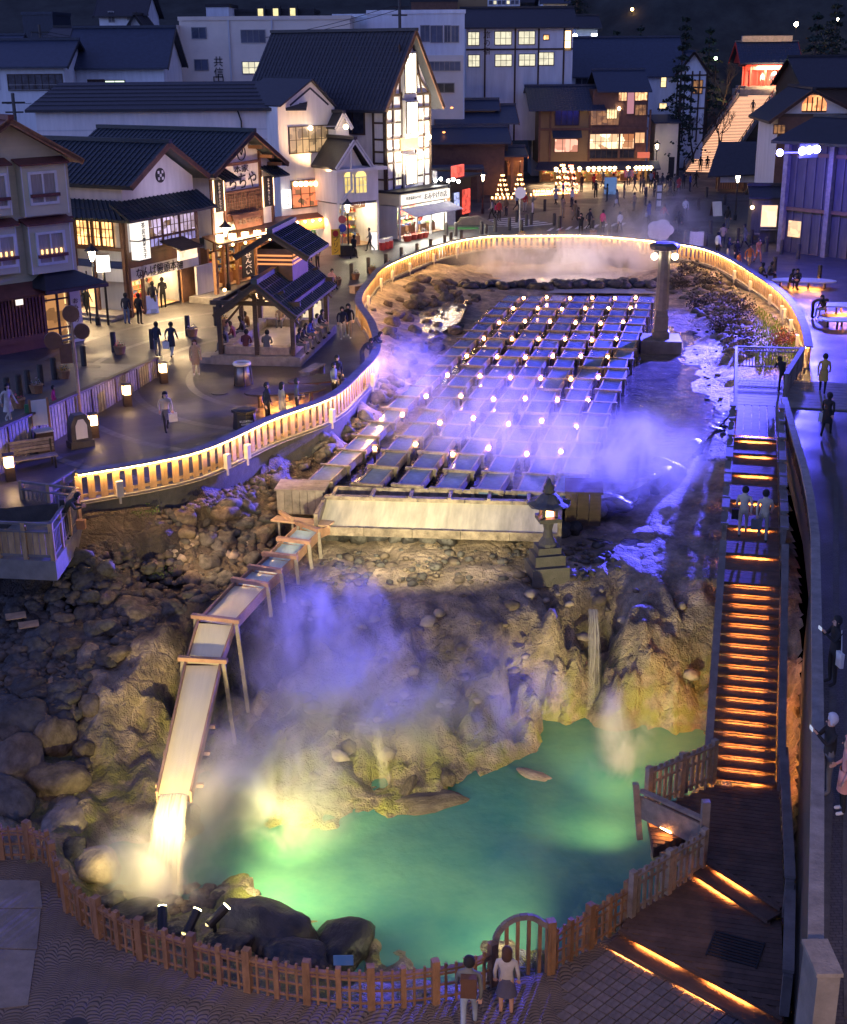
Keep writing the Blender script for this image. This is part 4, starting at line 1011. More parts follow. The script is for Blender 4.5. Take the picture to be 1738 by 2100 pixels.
    def roof_front(s, x0, x1, y0, y1, xp, ze, zp, m, th=.16, ov=.0, ribs=True, zer=None, rake=None, name='roof'):
        zer = ze if zer is None else zer
        for side, xe, z in ((0,x0,ze),(1,x1,zer)):
            a = (xe,y0,z); b = (xp,y0,zp); c = (xp,y1,zp); d = (xe,y1,z)
            r = MB(); r.slab(*((a,b,c,d) if side == 0 else (b,a,d,c)), th); ro = r.build(name, m, s.t)
            if ribs: s.ribs(ro, a, b, c, d, m)
            if rake:
                MB().beam((xe,y0+.05,z-.1),(xp,y0+.05,zp-.1),.1,.28).build('bargeboard', rake, s.t)
        MB().beam((xp,y0-.05,zp+.08),(xp,y1,zp+.08),.3,.22).build('ridge_cap', m, s.t)
    def roof_side(s, x0, x1, yf, yb, yp, ze, zp, m, th=.16, ribs=True, zb=None, rake=None, name='roof'):
        zb = ze if zb is None else zb
        for side, ye, z in ((0,yf,ze),(1,yb,zb)):
            a = (x0,ye,z); b = (x0,yp,zp); c = (x1,yp,zp); d = (x1,ye,z)
            r = MB(); r.slab(*((d,c,b,a) if side == 0 else (a,b,c,d)), th); ro = r.build(name, m, s.t)
            if ribs and side == 0: s.ribs(ro, a, b, c, d, m)
            if rake:
                for x in (x0,x1): MB().beam((x,ye,z-.12),(x,yp,zp-.12),.08,.26).build('bargeboard', rake, s.t)
        MB().beam((x0-.05,yp,zp+.08),(x1+.05,yp,zp+.08),.3,.22).build('ridge_cap', m, s.t)
    def ribs(s, par, a, b, c, d, m, pitch=.34, r=.045, course=.45):   # a,b,c,d: eave-start, ridge-start, ridge-end, eave-end
        a,b,c,d = map(Vector,(a,b,c,d)); L_ = (d-a).length; n = max(2,int(L_/pitch)); mb = MB(); up = Vector((0,0,.02))
        for i in range(n):
            t = (i+.5)/n; mb.beam(a.lerp(d,t)+up, b.lerp(c,t)+up, r*2, r*1.3)
        H_ = (b-a).length; k = int(H_/course)
        for j in range(1,k): mb.beam(a.lerp(b,j/k)+up*.2, d.lerp(c,j/k)+up*.2, .05, .05)
        mb.build('roof_tiles', m, par, kind='stuff')
    def shed(s, x0, x1, y0, z0, y1, z1, m, th=.1, ribs=True, name='canopy'):
        r = MB(); r.slab((x0,y0,z0),(x1,y0,z0),(x1,y1,z1),(x0,y1,z1), th); ro = r.build(name, m, s.t)
        if ribs: s.ribs(ro,(x0,y0,z0),(x0,y1,z1),(x1,y1,z1),(x1,y0,z0),m)
        return ro
    def shop(s, x0, x1, z0, z1, y0=0, depth=2.5, wall=None, power=120, col=(1,.8,.5), goods=True, cols=None, nsh=4, lights=True, floor=None):
        wall = wall or M['wood_warm']
        MB().box(x0,x1,y0+depth,y0+depth+.08,z0,z1).build('back_wall', wall, s.t)
        MB().box(x0,x0+.06,y0,y0+depth,z0,z1).build('side_wall', wall, s.t); MB().box(x1-.06,x1,y0,y0+depth,z0,z1).build('side_wall', wall, s.t)
        MB().box(x0+.06,x1-.06,y0,y0+depth,z1-.08,z1-.003).build('ceiling', M['white2'], s.t); MB().box(x0+.06,x1-.06,y0+.01,y0+depth,z0+.01,z0+.05).build('floor', floor or M['wood_pale'], s.t)
        if goods:
            g = MB(); hh = (z1-z0)
            for k in range(nsh):
                z = z0+.35+k*(hh-.7)/nsh; sh = MB().box(x0+.1,x1-.1,y0+depth-.5,y0+depth-.02,z-.03,z); sh.build('shelf', M['wood_pale'], s.t)
                x = x0+.15
                while x < x1-.25:
                    w_ = random.uniform(.1,.26); h_ = random.uniform(.12,.3); g.mi = random.randrange(6); g.box(x,x+w_*.9,y0+depth-.42,y0+depth-.15,z+.002,z+h_); x += w_
            for k in range(int((x1-x0)/1.2)):     # front tables with stock
                x = x0+.5+k*1.2+random.uniform(-.1,.1); g.mi = 1; yy_ = y0+random.uniform(.2,.8)
                MB().box(x-.4,x+.4,yy_,yy_+.5,z0+.055,z0+.7).build('display_table', M['wood_warm'], s.t)
                for q in range(5):
                    g.mi = random.randrange(6); xx = x-.36+q*.15; g.box(xx,xx+.12,yy_+.05,yy_+.4,z0+.702,z0+.702+random.uniform(.08,.25))
            g.build('goods', GOODS, s.t, kind='stuff')
        if lights:
            b = MB(); n = max(1,int((x1-x0)/1.3))
            for i in range(n): 
                x = x0+(x1-x0)*(i+.5)/n; b = MB().box(x-.35,x+.35,y0+depth*.35,y0+depth*.35+.12,z1-.13,z1-.085); b.build('ceiling_light', emis_shop(col,power), s.t)
GOODS = [mat('goods_'+n_, c_, .6, .2, 8) for n_, c_ in (('white',(.7,.68,.62)),('red',(.55,.06,.05)),('yellow',(.7,.5,.12)),('blue',(.1,.2,.45)),('brown',(.35,.18,.08)),('green',(.15,.3,.1)))]
_es = {}
def emis_shop(col, p):
    k = (col, p)
    if k not in _es: _es[k] = emis('shop_ceiling_light', col, p*1.5)
    return _es[k]

# ================================================================= left cream house
A = PG(0,716); B = PG(176,688)
A = A-(B-A).normalized()*7; A.z = zst(B.x,B.y)-.1
b = Bd('cream_house', 'cream clapboard gabled house with boxed bay windows at the left edge', 'house', A, B)
X1 = b.px(150,330)[0]; zE = b.px(146,306)[1]; xp, zP = b.px(20,232); zc = b.px(100,575)[1]
XL = 2*xp-X1
b.t['label'] = 'cream clapboard gabled house with boxed bay windows at the left edge'
mb = MB(); mb.vprism([(XL,zc),(X1,zc),(X1,zE-.1),(xp,zP-.1),(XL,zE-.1)],0,9); mb.build('wall', M['cream'], b.t)
# clapboards
zz = zc+.1; k = 0
while zz < zP-.3:
    hw = (X1-XL)/2*min(1,(zP-.15-zz)/(zP-zE)) ; 
    if zz < zE: hw = (X1-XL)/2
    MB().box(max(xp-hw,7.5 if True else 0)-0.001 if xp-hw < 0 else xp-hw, xp+hw-.02, -.02,-.001,zz,zz+.19).build('siding_board', M['cream'], b.t); zz += .22
b.roof_front(XL-.5,X1+.5,-.7,9.2,xp,zE-.22,zP+.05,M['redbrown'],.18,ribs=False,rake=M['wood_warm'])
for (u0,v0,u1,v1),(wu0,wv0,wu1,wv1),lit in (((57,322,149,429),(74,344,124,402),0),((70,444,157,547),(88,467,139,525),1),((-60,325,32,432),(-20,348,22,410),0),((-50,450,46,552),(-20,474,38,532),1)):
    x0,x1,z0,z1 = b.rect(u0,v0,u1,v1,-.55); bay = MB().box(x0,x1,-.55,-.005,z0,z1); bay.build('bay', M['cream'], b.t)
    MB().slab((x0-.15,-.75,z1+.0),(x1+.15,-.75,z1+.0),(x1+.15,-.01,z1+.25),(x0-.15,-.01,z1+.25),.07).build('bay_roof', M['redbrown'], b.t)
    for e in (x0,x1-.06): MB().box(e,e+.06,-.565,-.552,z0,z1).build('corner_board', M['white'], b.t)
    x0,x1,z0,z1 = b.rect(wu0,wv0,wu1,wv1,-.55); b.window(x0,x1,z0,z1,-.552,nx=2,pane=M['curtain'],frame=M['white'],fw=.12)
    MB().box(x0-.12,x1+.12,-.80,-.66,z0+.25,z0+.40).build('flower_rail', M['redbrown'], b.t)
    if lit:
        for q in range(5): 
            xx = x0+.15+(x1-x0-.3)*q/4; MB().box(xx-.04,xx+.04,-.63,-.59,z0+.42,z0+.62).build('candle_light', E['candle_soft'] if 'candle_soft' in E else E.setdefault('candle_soft', emis('soft_candle',(1,.55,.2),2.5)), b.t)
z_ = b.px(100,437)[1]; MB().box(XL,X1+.03,-.06,-.021,z_-.08,z_+.02).build('string_course', M['redbrown'], b.t)
# ground storey
xd = b.px(97,620)[0]; xe = b.px(176,640)[0]; zg = -A.z+A.z
MB().box(XL,xd,0.0,.3,0,zc).build('lower_wall', M['redbrown'], b.t)
n = 26; x0_ = xd-4.6
for i in range(n): MB().box(x0_+i*.18,x0_+i*.18+.10,-.1,-.005,.85,zc-.35).build('lattice_slat', M['redbrown'], b.t)
MB().box(XL,xd,-.13,-.004,.55,.85).build('lattice_sill', M['redbrown'], b.t)
xr = b.px(152,620)[0]
MB().box(xr,xe,0,.4,0,zc+.6).build('pier', M['beige'], b.t)
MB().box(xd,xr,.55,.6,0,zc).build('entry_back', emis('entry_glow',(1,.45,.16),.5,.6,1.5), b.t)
for x in (xd,xd+(xr-xd)*.5,xr-.08): MB().box(x,x+.09,-.02,.1,0,zc-.2).build('door_post', M['wood_dark'], b.t)
for z in (.9,zc-.75,zc-.3): MB().box(xd,xr,0,.07,z,z+.08).build('door_rail', M['wood_dark'], b.t)
MB().slab((XL,-1.2,zc-.1),(b.px(140,570)[0],-1.2,zc-.1),(b.px(140,570)[0],-.03,zc+.35),(XL,-.03,zc+.35),.12).build('canopy', M['redbrown'], b.t)
x0 = b.px(60,560)[0]; x1 = xe+.5
mb = MB(); mb.add([(x0,-1.9,zc+.12),(x1,-1.9,zc+.12),(x1,-.03,zc+.12),(x0,-.03,zc+.12),(x0+1,-.03,zc+.8),(x1-1.1,-.03,zc+.8)],[(0,1,5,4),(1,2,5),(0,4,3),(0,3,2,1)]); mb.build('entrance_roof', M['roof'], b.t)
MB().box(x0,x1,-1.92,-1.8,zc-.08,zc+.1).build('fascia', M['wood_dark'], b.t)
b.text('おみやげ', (xr+xe)/2, zc*.55, .3, M['redbrown'], -.02, True)
MB().box(b.px(36,600)[0],b.px(50,600)[0],-.2,-.13,b.px(40,612)[1],b.px(40,597)[1]).build('lamp', E['sign_soft'], b.t)
mc = bpy.data.meshes
tc_ = MB(); tc_.lathe((0,0,0),[(.2,0),(.2,.03),(.15,.04),(.03,.65)],10)
o = tc_.build('traffic_cone', mat('cone_red',(.6,.04,.03),.5,.1)); o.location = PG(98,684); tag(o, 'red traffic cone standing by the glass door of the cream house', 'traffic cone')

# ================================================================= dark-tiled souvenir shop with white gable
A = PG(275,642); B = PG(420,604); A.z = 0; 
b = Bd('souvenir_shop', 'two-storey souvenir shop with dark tiled roof, white plaster gable and round black crest', 'shop', A, B)
L_ = b.L; xp, zP = b.px(346,284,-.4); zE = b.px(268,372,-.4)[1]; xe0 = b.px(266,370,-.4)[0]; xe1 = b.px(428,360,-.4)[0]
D_ = 10; x_l, x_r = .1, L_-.1; zc = b.px(340,408)[1]; zw = b.px(340,495)[1]; z2 = zw-.5
wl_ = b.px(340,382)[1]
mb = MB(); zf = lambda x: zP-.3-(zP-zE)*abs(x-xp)/(xp-xe0)
mb.vprism([(x_l,wl_-1.6),(x_r,wl_-1.6),(x_r,zf(x_r)),(xp,zP-.3),(x_l,zf(x_l))],0,D_); mb.build('upper_wall', M['white'], b.t)
MB().box(x_l,x_r,0.02,D_,z2,wl_-1.6).build('upper_storey', M['white2'], b.t)
b.roof_front(xe0,xe1,-.9,D_+.5,xp,zE,zP,M['tile'],.2,rake=M['wood_brown'])
# crest
cx_, cz_ = b.px(339,351); mb = MB(); mb.tube([(cx_,-.01,cz_),(cx_,-.06,cz_)],.40,20); mb.build('crest', M['sign_black'], b.t)
for dx_, dz_ in ((0,0),(-.17,.17),(.17,.17),(-.17,-.17),(.17,-.17)): MB().box(cx_+dx_-.075,cx_+dx_+.075,-.075,-.061,cz_+dz_-.075,cz_+dz_+.075).build('crest_square', M['white'], b.t)
# first-floor skirt roofs
zs1 = b.px(340,388)[1]; 
b.shed(-1.0,L_+.3,-1.3,zs1-.95,-.01,zs1-.1,M['tile'],.14,name='skirt_roof')
r = MB(); r.slab((-1.0,-1.3,zs1-.95),(-.0,0,zs1-.1),(-.0,D_,zs1-.1),(-1.0,D_,zs1-.95),.14); ro = r.build('skirt_roof', M['tile'], b.t); b.ribs(ro,(-1.0,D_,zs1-.95),(0,D_,zs1-.1),(0,0,zs1-.1),(-1.0,-1.3,zs1-.95),M['tile'])
# timber frame + windows front
for x in (0,L_*.17,L_-.15): MB().box(x,x+.2,-.1,.02,0,zs1-.3).build('post', M['wood_brown'], b.t)
x0,x1,z0,z1 = b.rect(301,418,407,490); W4 = (x1-x0)/3
for i in range(3): b.window(x0+i*W4+.08,x0+(i+1)*W4-.08,z0+.55,z1,-.1,nx=4,nz=3,pane=emis('window_violet_mix',(.75,.6,.9),.9,.85,1.6,col2=(1,.55,.25)),frame=M['wood_brown'],fw=.06); 
for i in range(3): b.window(x0+i*W4+.08,x0+(i+1)*W4-.08,z0,z0+.42,-.1,nx=4,nz=1,pane=emis('window_violet_low',(.45,.4,.9),.7,.7,2),frame=M['wood_brown'],fw=.06)
MB().box(0,L_,-.12,.02,z0-.35,z0-.08).build('beam', M['wood_brown'], b.t); MB().box(0,L_,-.12,.02,z0-.9,z0-.36).build('fascia', M['wood_brown'], b.t)
zB = z0-.9
# left wing wall (faces the camera)
y0,y1,z0,z1 = b.srect(166,424,243,492)
MB().box(-.1,.02,.0,D_,z0-.25,z0-.08).build('beam', M['wood_brown'], b.t)
for q in (0,2.0,3.9,y1+.1): MB().box(-.12,.02,q,q+.2,0,zs1-.3).build('post', M['wood_brown'], b.t)
yy_ = y0
for i in range(3): b.window(y0+(y1-y0)*i/3+.08,y0+(y1-y0)*(i+1)/3-.08,z0,z1,0,axis='y',nx=3,nz=4,pane=E['win_warm'],frame=M['wood_brown'])
for yy0 in (.5,1.6,2.7,3.8,4.9): MB().box(.4,.43,yy0,yy0+.8,.3,2.2).build('shop_screen', emis('shop_screen',(1,.55,.2),2.2,.5,1.2), b.t)
MB().box(-.08,-.01,.2,6.5,zB-.75,zB-.05).build('sign_panel', M['white'], b.t)
MB().box(0.01,.2,6.6,D_,0,z2).build('side_wall', M['wood_brown'], b.t)
for k in range(2): MB().box(-1.1-k*.4,.3,.1,6.8+k*.3,-.1,.28-k*.15).build('porch_step', M['stone'], b.t)
b.shop(.35,L_-1.6,.06,zB-.7,.35,2.2,power=150,col=(1,.66,.3),wall=M['white2'],nsh=5)
MB().box(L_-1.6,L_-.1,.1,.2,.0,zB).build('side_panel', M['wood_warm'], b.t)
MB().box(.2,L_-.1,-.1,.0,zB-.7,zB-.02).build('sign_panel', M['white'], b.t)
b.text('なんば饅頭本舗', L_*.42, zB-.36, .62, M['sign_black'], -.12, w=4.2)
x0,x1,z0,z1 = b.rect(277,442,301,523,-.5); 
MB().box(x0,x1,-1.0,-.5,z0,z1).build('box_sign', E['sign_soft'], b.t); b.text('茶房温泉玉子', (x0+x1)/2,(z0+z1)/2, (z1-z0)/6.6, M['sign_black'], -1.02, True)
for zz in (z0,(z0+z1)/2,z1): MB().box(x0-.04,x1+.04,-1.04,-.46,zz-.03,zz+.03).build('sign_frame', M['black'], b.t)
x0,x1,z0,z1 = b.rect(368,500,406,523,-.9); MB().beam((x0,-1.1,(z0+z1)/2),(x1,-1.1,(z0+z1)/2),.12,z1-z0).build('lit_board', emis('lit_board',(1,.68,.42),1.6,.4,2), b.t); MB().slab((x0-.3,-1.5,z1+.05),(x1+.1,-1.5,z1+.05),(x1+.1,-.1,z1+.5),(x0-.3,-.1,z1+.5),.08).build('board_roof', M['wood_dark'], b.t)
for x in (L_-.3,): MB().box(x,x+.22,-1.4,-1.18,0,zB+.1).build('porch_post', M['wood_warm'], b.t)
lamp('shop_lamp', 'AREA', tuple(b.t.matrix_basis @ Vector((L_*.45,-.2,2.6))) if False else tuple(Vector(b.A)+b.ex*(L_*.45)+b.ey*(-.3)+Vector((0,0,2.6))), 600, (1,.68,.34), 3.0, tuple(Vector(b.A)+b.ex*(L_*.45)+b.ey*(-6)), sx=.6)
lamp('shop_lamp', 'AREA', tuple(Vector(b.A)+b.ex*(-.4)+b.ey*(3)+Vector((0,0,2.4))), 369, (1,.68,.34), 3.0, tuple(Vector(b.A)+b.ex*(-5)+b.ey*(3)), sx=.6)
lamp('gable_lamp', 'SPOT', tuple(Vector(b.A)+b.ex*(xp)+b.ey*(-3.0)+Vector((0,0,zs1+.2))), 120, (.75,.62,1), .1, tuple(Vector(b.A)+b.ex*(xp)+Vector((0,0,zP-1.5))), 110, .8)

# ================================================================= inn with hiragana sign
A = P(437,593); B = P(574,558)
b = Bd('restaurant', 'plaster and timber restaurant with big black lettering under its gable and a row of lanterns', 'restaurant', A, B)
L_ = b.L; xp, zP = b.px(529,264,-.9); xe0, zE = b.px(462,331,-.9); xe1, zE2 = b.px(599,329,-.9)
zfn = lambda x: zP-.3-(zP-zE)*abs(x-xp)/(xp-xe0)
D_ = 11; xw0, xw1 = b.px(441,400)[0], b.px(570,400)[0]
zfl = b.px(500,470)[1]
xg0, xg1 = b.px(468,360)[0], b.px(574,360)[0]
mb = MB(); mb.vprism([(xw0,zfl),(xw1,zfl),(xw1,zfn(xw1) if zfn(xw1)>zfl else zE-.4),(xp,zP-.3),(xw0,max(zfl+.5,zfn(xw0)))],0,D_); mb.build('wall', M['white'], b.t)
b.roof_front(xe0-.8,xe1,-1.1,D_,xp,zE-.5,zP,M['tile'],.2,zer=zE2,rake=M['wood_brown'])
for yy_ in (-.6,): 
    for t_ in (.25,.55,.8): MB().box(xp+(xe1-xp)*t_-.08,xp+(xe1-xp)*t_+.08,-1.0,0,zP+(zE2-zP)*t_-.55,zP+(zE2-zP)*t_-.35).build('purlin', M['wood_warm'], b.t)
def hb(u0,v0,u1,v1,nm='beam',m=M['wood_brown'],y=-.08,t=.1):
    a = b.px(u0,v0); c = b.px(u1,v1); MB().beam((a[0],y+.03,a[1]),(c[0],y+.03,c[1]),t,.2,up=(0,0,1)).build(nm, m, b.t)
x0,x1,z0,z1 = b.rect(470,331,541,382)
for x in (xw0,x0-.25,x1+.02,xw1-.22): MB().box(x,x+.22,-.1,.0,0,zfn(x+.1)-.05 if x > xw0+.1 and x < xw1-.3 else zE-.9).build('post', M['wood_brown'], b.t)
MB().box(x0-.25,x1+.2,-.09,.0,z1-.02,z1+.16).build('beam', M['wood_brown'], b.t); MB().box(x0-.25,x1+.2,-.09,.0,z0-.16,z0).build('beam', M['wood_brown'], b.t)
b.text('ちちや', (x0+x1)/2+.1, z0+(z1-z0)*.34, (z1-z0)*.75, M['sign_black'], -.03, w=(x1-x0)*.80)
b.text('本家', (x0+x1)/2, z0+(z1-z0)*.82, (z1-z0)*.32, M['sign_black'], -.03, w=(x1-x0)*.42)
c_ = b.px(506,308); mb = MB(); n = 24
mb.tube([(c_[0]+.42*math.cos(2*PI*i/n),-.03,c_[1]+.42*math.sin(2*PI*i/n)) for i in range(n+1)],.035,5,False); mb.tube([(c_[0]-.2,-.03,c_[1]+.2),(c_[0],-.03,c_[1]-.1),(c_[0]+.2,-.03,c_[1]+.2)],.04,5); mb.build('crest', M['sign_black'], b.t)
x0,x1,z0,z1 = b.rect(473,385,544,428); b.window(x0,x1,z0,z1,-.02,nx=14,nz=6,pane=M['wood_dark'],frame=M['wood_brown'],fw=.05,name='lattice_window')
MB().box(x0-.1,x1+.1,-.14,-.0,z0-.45,z0-.08).build('balcony_rail', M['wood_brown'], b.t)
for u0,v0,u1,v1,s_ in ((447,356,468,432,0),(547,350,570,422,1)):
    x0,x1,z0,z1 = b.rect(u0,v0,u1,v1); MB().box(x0,x1,-.03,-.002,z0,z1).build('sign_back', M['white'], b.t)
    x0,x1,z0,z1 = b.rect(u0+4,v0+6,u1-4,v1-4); MB().box(x0,x1,-.12,-.031,z0,z1).build('board', M['sign_black'], b.t)
    b.text('わたのまんぢう' if s_ == 0 else 'おんせんまんぢう', (x0+x1)/2, (z0+z1)/2, (z1-z0)/(8.2+s_), M['sign_white'], -.14, True)
    for xx in (x0-.2,x1+.2): MB().box(xx-.04,xx+.04,-.1,-.04,z0,z1).build('light_strip', emis('sign_strip',(1,.6,.3),5), b.t)
    xa = b.px(u0-4,v0)[0]; xb = b.px(u1+6,v0)[0]; zt = b.px(u0,v0-14)[1]; b.shed(xa,xb,-1.1,zt-.55,-.02,zt,M['tile'],.1)
mb = MB(); x0,x1,z0,z1 = b.rect(490,432,543,460,-.4); bo = MB().beam(((x0+x1)/2,-.55,z0),((x0+x1)/2,-.25,z1),x1-x0,.08,up=(0,-1,0)).build('hanging_board', M['wood_brown'], b.t); b.text('本家ちちや', (x0+x1)/2, (z0+z1)/2, (z1-z0)*.5, M['wood_dark'], -.52, w=(x1-x0)*.8)
zt = b.px(500,468)[1]; b.shed(-.4,L_+.3,-1.2,zt-.25,-.02,zt+.15,M['wood_brown'],.1,ribs=False)
for i,(u,v) in enumerate(((460,483),(486,481),(512,478),(537,475),(562,471))):
    x, z = b.px(u,v,-1.0); MB().box(x-.17,x+.17,-1.15,-.85,z-.2,z+.22).build('lantern', E['paper'], b.t); MB().sphere((x,-1.0,z-.42),.09,8).build('bulb', E['paper'], b.t)
MB().box(0,L_,.0,.15,2.55,zfl).build('lintel', M['white2'], b.t)
b.shop(.2,L_-.2,0.04,2.6,.2,3,power=55,col=(1,.6,.25),goods=True,wall=M['wood_warm'])
for t_ in (.0,.22,.42,.7,.97): MB().box(L_*t_,L_*t_+.16,-.03,.16,0,2.6).build('post', M['wood_warm'], b.t)
x0,x1,z0,z1 = b.rect(504,496,529,562,-.3); MB().box(x0,x1,-.34,-.3,max(.1,z0),z1).build('banner', M['sign_black'], b.t); b.text('おせんべい', (x0+x1)/2,(z0+z1)/2,(z1-z0)/6, M['sign_white'], -.36, True, w=(x1-x0)*.5)
x0,x1,z0,z1 = b.rect(545,492,568,548,-.05); b.window(x0,x1,max(.4,z0),z1,-.05,nx=6,nz=9,pane=M['wood_warm'],frame=M['wood_brown'],fw=.04,name='lattice_panel')
lamp('shop_lamp', 'AREA', tuple(b.A+b.ex*(L_*.5)+b.ey*(-.9)+Vector((0,0,3.0))), 508, (1,.6,.28), 4, tuple(b.A+b.ex*(L_*.5)+b.ey*(-3)), sx=.5)
lamp('sign_lamp', 'AREA', tuple(b.A+b.ex*(L_*.5)+b.ey*(-1.3)+Vector((0,0,zfl-.1))), 392, (1,.62,.34), 4, tuple(b.A+b.ex*(L_*.5)+Vector((0,0,zfl+3.5))), sx=.3)
# little front garden wall with lantern
x_, y_ = -1.0, -1.6
mb = MB().box(-3.2,-.6,-2.6,-.9,0,.35); mb.build('garden_kerb', M['stone'], b.t); MB().box(-2.6,-1.0,-1.1,-.95,.35,2.0).build('screen_wall', M['white2'], b.t)
MB().sphere((-1.2,-2.0,.5),.10,8).build('garden_light', E['paper'], b.t)

# ================================================================= tall white shop with peaked front
A = P(590,506); B = P(703,493)
b = Bd('white_hall', 'tall white plaster building with peaked front and a very long dark roof running left', 'building', A, B)
L_ = b.L; xp, zP = b.px(650,161); x0, zE = b.px(589,215); x1, zE2 = b.px(706,217); zb = b.px(640,440)[1]
mb = MB(); mb.vprism([(0,zb),(L_,zb),(L_,zE2),(xp,zP),(0,zE)],0,5.5); mb.build('tower_wall', M['white'], b.t)
for pa, pb_ in (((0,zE),(xp,zP)),((xp,zP),(L_,zE2))): MB().beam((pa[0],2.6,pa[1]+.06),(pb_[0],2.6,pb_[1]+.06),5.9,.1).build('tower_roof', M['roof'], b.t)
for pa, pb_ in (((b.px(608,212)),(b.px(650,177))),((b.px(650,177)),(b.px(687,212)))): MB().beam((pa[0],-.012,pa[1]),(pb_[0],-.012,pb_[1]),.03,.13).build('groove', M['roof'], b.t)
b.pwin(606,256,684,308,-.0,nx=6,nz=2,pane=emis('upper_room_glow',(1,.62,.3),.55,.8,1.4),frame=M['wood_dark'])
mb = MB().sphere(b.px(647,259)[:1]+(-.15,)+b.px(647,259)[1:], .16, 8); mb.build('wall_light', E['lamp_street'], b.t)
b.pwin(609,366,681,419,-.0,nx=4,nz=2,pane=emis('red_room_glow',(1,.22,.08),1.1,.85,2.0,col2=(1,.5,.2)),frame=M['wood_dark'])
for i in range(7):
    x, z = b.px(615+i*10.3,373); MB().sphere((x,-.16,z),.19,8).build('paper_lantern', E['paper'] if i in (0,1,2,4) else emis('red_lantern',(1,.2,.08),8), b.t)
x0,x1,z0,z1 = b.rect(594,385,606,422,-.6); MB().box(x0,x1,-.7,-.35,z0,z1).build('box_sign', E['sign'], b.t); b.text('湯畑草菴', (x0+x1)/2, (z0+z1)/2, (z1-z0)/5, M['sign_black'], -.72, True)
x0,x1,z0,z1 = b.rect(578,446,700,468,-.8); MB().box(x0,x1,-.9,-.8,z0,z1).build('awning', mat('orange_awning',(.6,.22,.08),.7,.1), b.t); MB().slab((x0,-.85,z1+.05),(x1,-.85,z1+.05),(x1,-.01,z1+.3),(x0,-.01,z1+.3),.08).build('awning_top', M['redbrown'], b.t)
for i in range(8):
    x = x0+.3+(x1-x0-.6)*i/7; MB().sphere((x,-1.0,z1-.12),.08,8).build('bulb', E['lamp_street'], b.t)
for t_ in (0,.66,.96): MB().box(L_*t_,L_*t_+.18,-.02,.2,0,zb).build('pier', M['redbrown'] if t_ == 0 else M['white'], b.t)
b.shop(.2,L_-.2,.04,zb-.05,.15,3,power=110,col=(1,.85,.62),wall=M['white2'])
lamp('wall_wash', 'SPOT', tuple(b.A+b.ex*(L_*.5)+b.ey*(-2.2)+Vector((0,0,zb+3.2))), 1500, (1,.60,.26), .1, tuple(b.A+b.ex*(L_*.55)+Vector((0,0,zP-2.0))), 115, .7)
lamp('awning_wash', 'AREA', tuple(b.A+b.ex*(L_*.5)+b.ey*(-1.3)+Vector((0,0,z1-.1))), 138, (1,.45,.18), 3, tuple(b.A+b.ex*(L_*.5)+b.ey*(-.8)+Vector((0,0,z0))), sx=.2)
# long wing behind
wb = Bd('long_hall', 'long low-eaved white hall with a dark roof stretching behind the two timber shops', 'building', (b.A.x+.3,b.A.y+1.2,0), ang=PI)
yw = b.A.y+1.0
pe = Q(588,216,yw); pl = Q(86,222,yw); zE3 = pe.z; pr1 = Q(560,161,yw+5.5); pr0 = Q(137,173,yw+5.5)
wall = thing
XW = pl.x; o_ = Vector((XW, yw, 0)); wb.t.location = o_; wb.t.rotation_euler.z = 0; wl3 = b.A.x-XW
MB().box(0,wl3,0,10.5,0,zE3-.15).build('wall', M['white'], wb.t)
MB().box(-.01,wl3,-.03,-.002,zE3-1.5,zE3-1.42).build('string_course', M['white2'], wb.t); MB().box(-.01,wl3,-.03,-.002,zE3-2.2,zE3-2.12).build('string_course', M['white2'], wb.t)
wbb = Bd.__new__(Bd); wbb.t = wb.t
zr3 = pr1.z
mb = MB(); vs = [(-.6,-.5,zE3),(wl3+2,-.5,zE3),(wl3+2,5.5,zr3),(pr0.x-XW,5.5,zr3)]
mb.slab(*vs,.2); mb.slab((wl3+2,11,zE3),(-.6,11,zE3),(pr0.x-XW,5.5,zr3),(wl3+2,5.5,zr3),.2); ro = mb.build('roof', M['roof'], wb.t)
for k in range(1,7):
    t_ = k/7; a = Vector(vs[0]).lerp(Vector(vs[3]),t_); c_ = Vector(vs[1]).lerp(Vector(vs[2]),t_); MB().beam(a+Vector((0,0,.02)),c_+Vector((0,0,.02)),.06,.05).build('roof_seam', M['roof'], wb.t)
mb = MB(); mb.add([vs[0],(-.6,11,zE3),vs[3]],[(0,2,1)]); mb.build('roof_hip', M['roof'], wb.t)
pp_ = Q(500,222,yw-.1); MB().tube([(pp_.x-XW,-.1,zE3-.1),(pp_.x-XW+.25,-.12,zE3-.9),(pp_.x-XW+.25,-.12,3)],.06,6).build('downpipe', M['black'], wb.t)

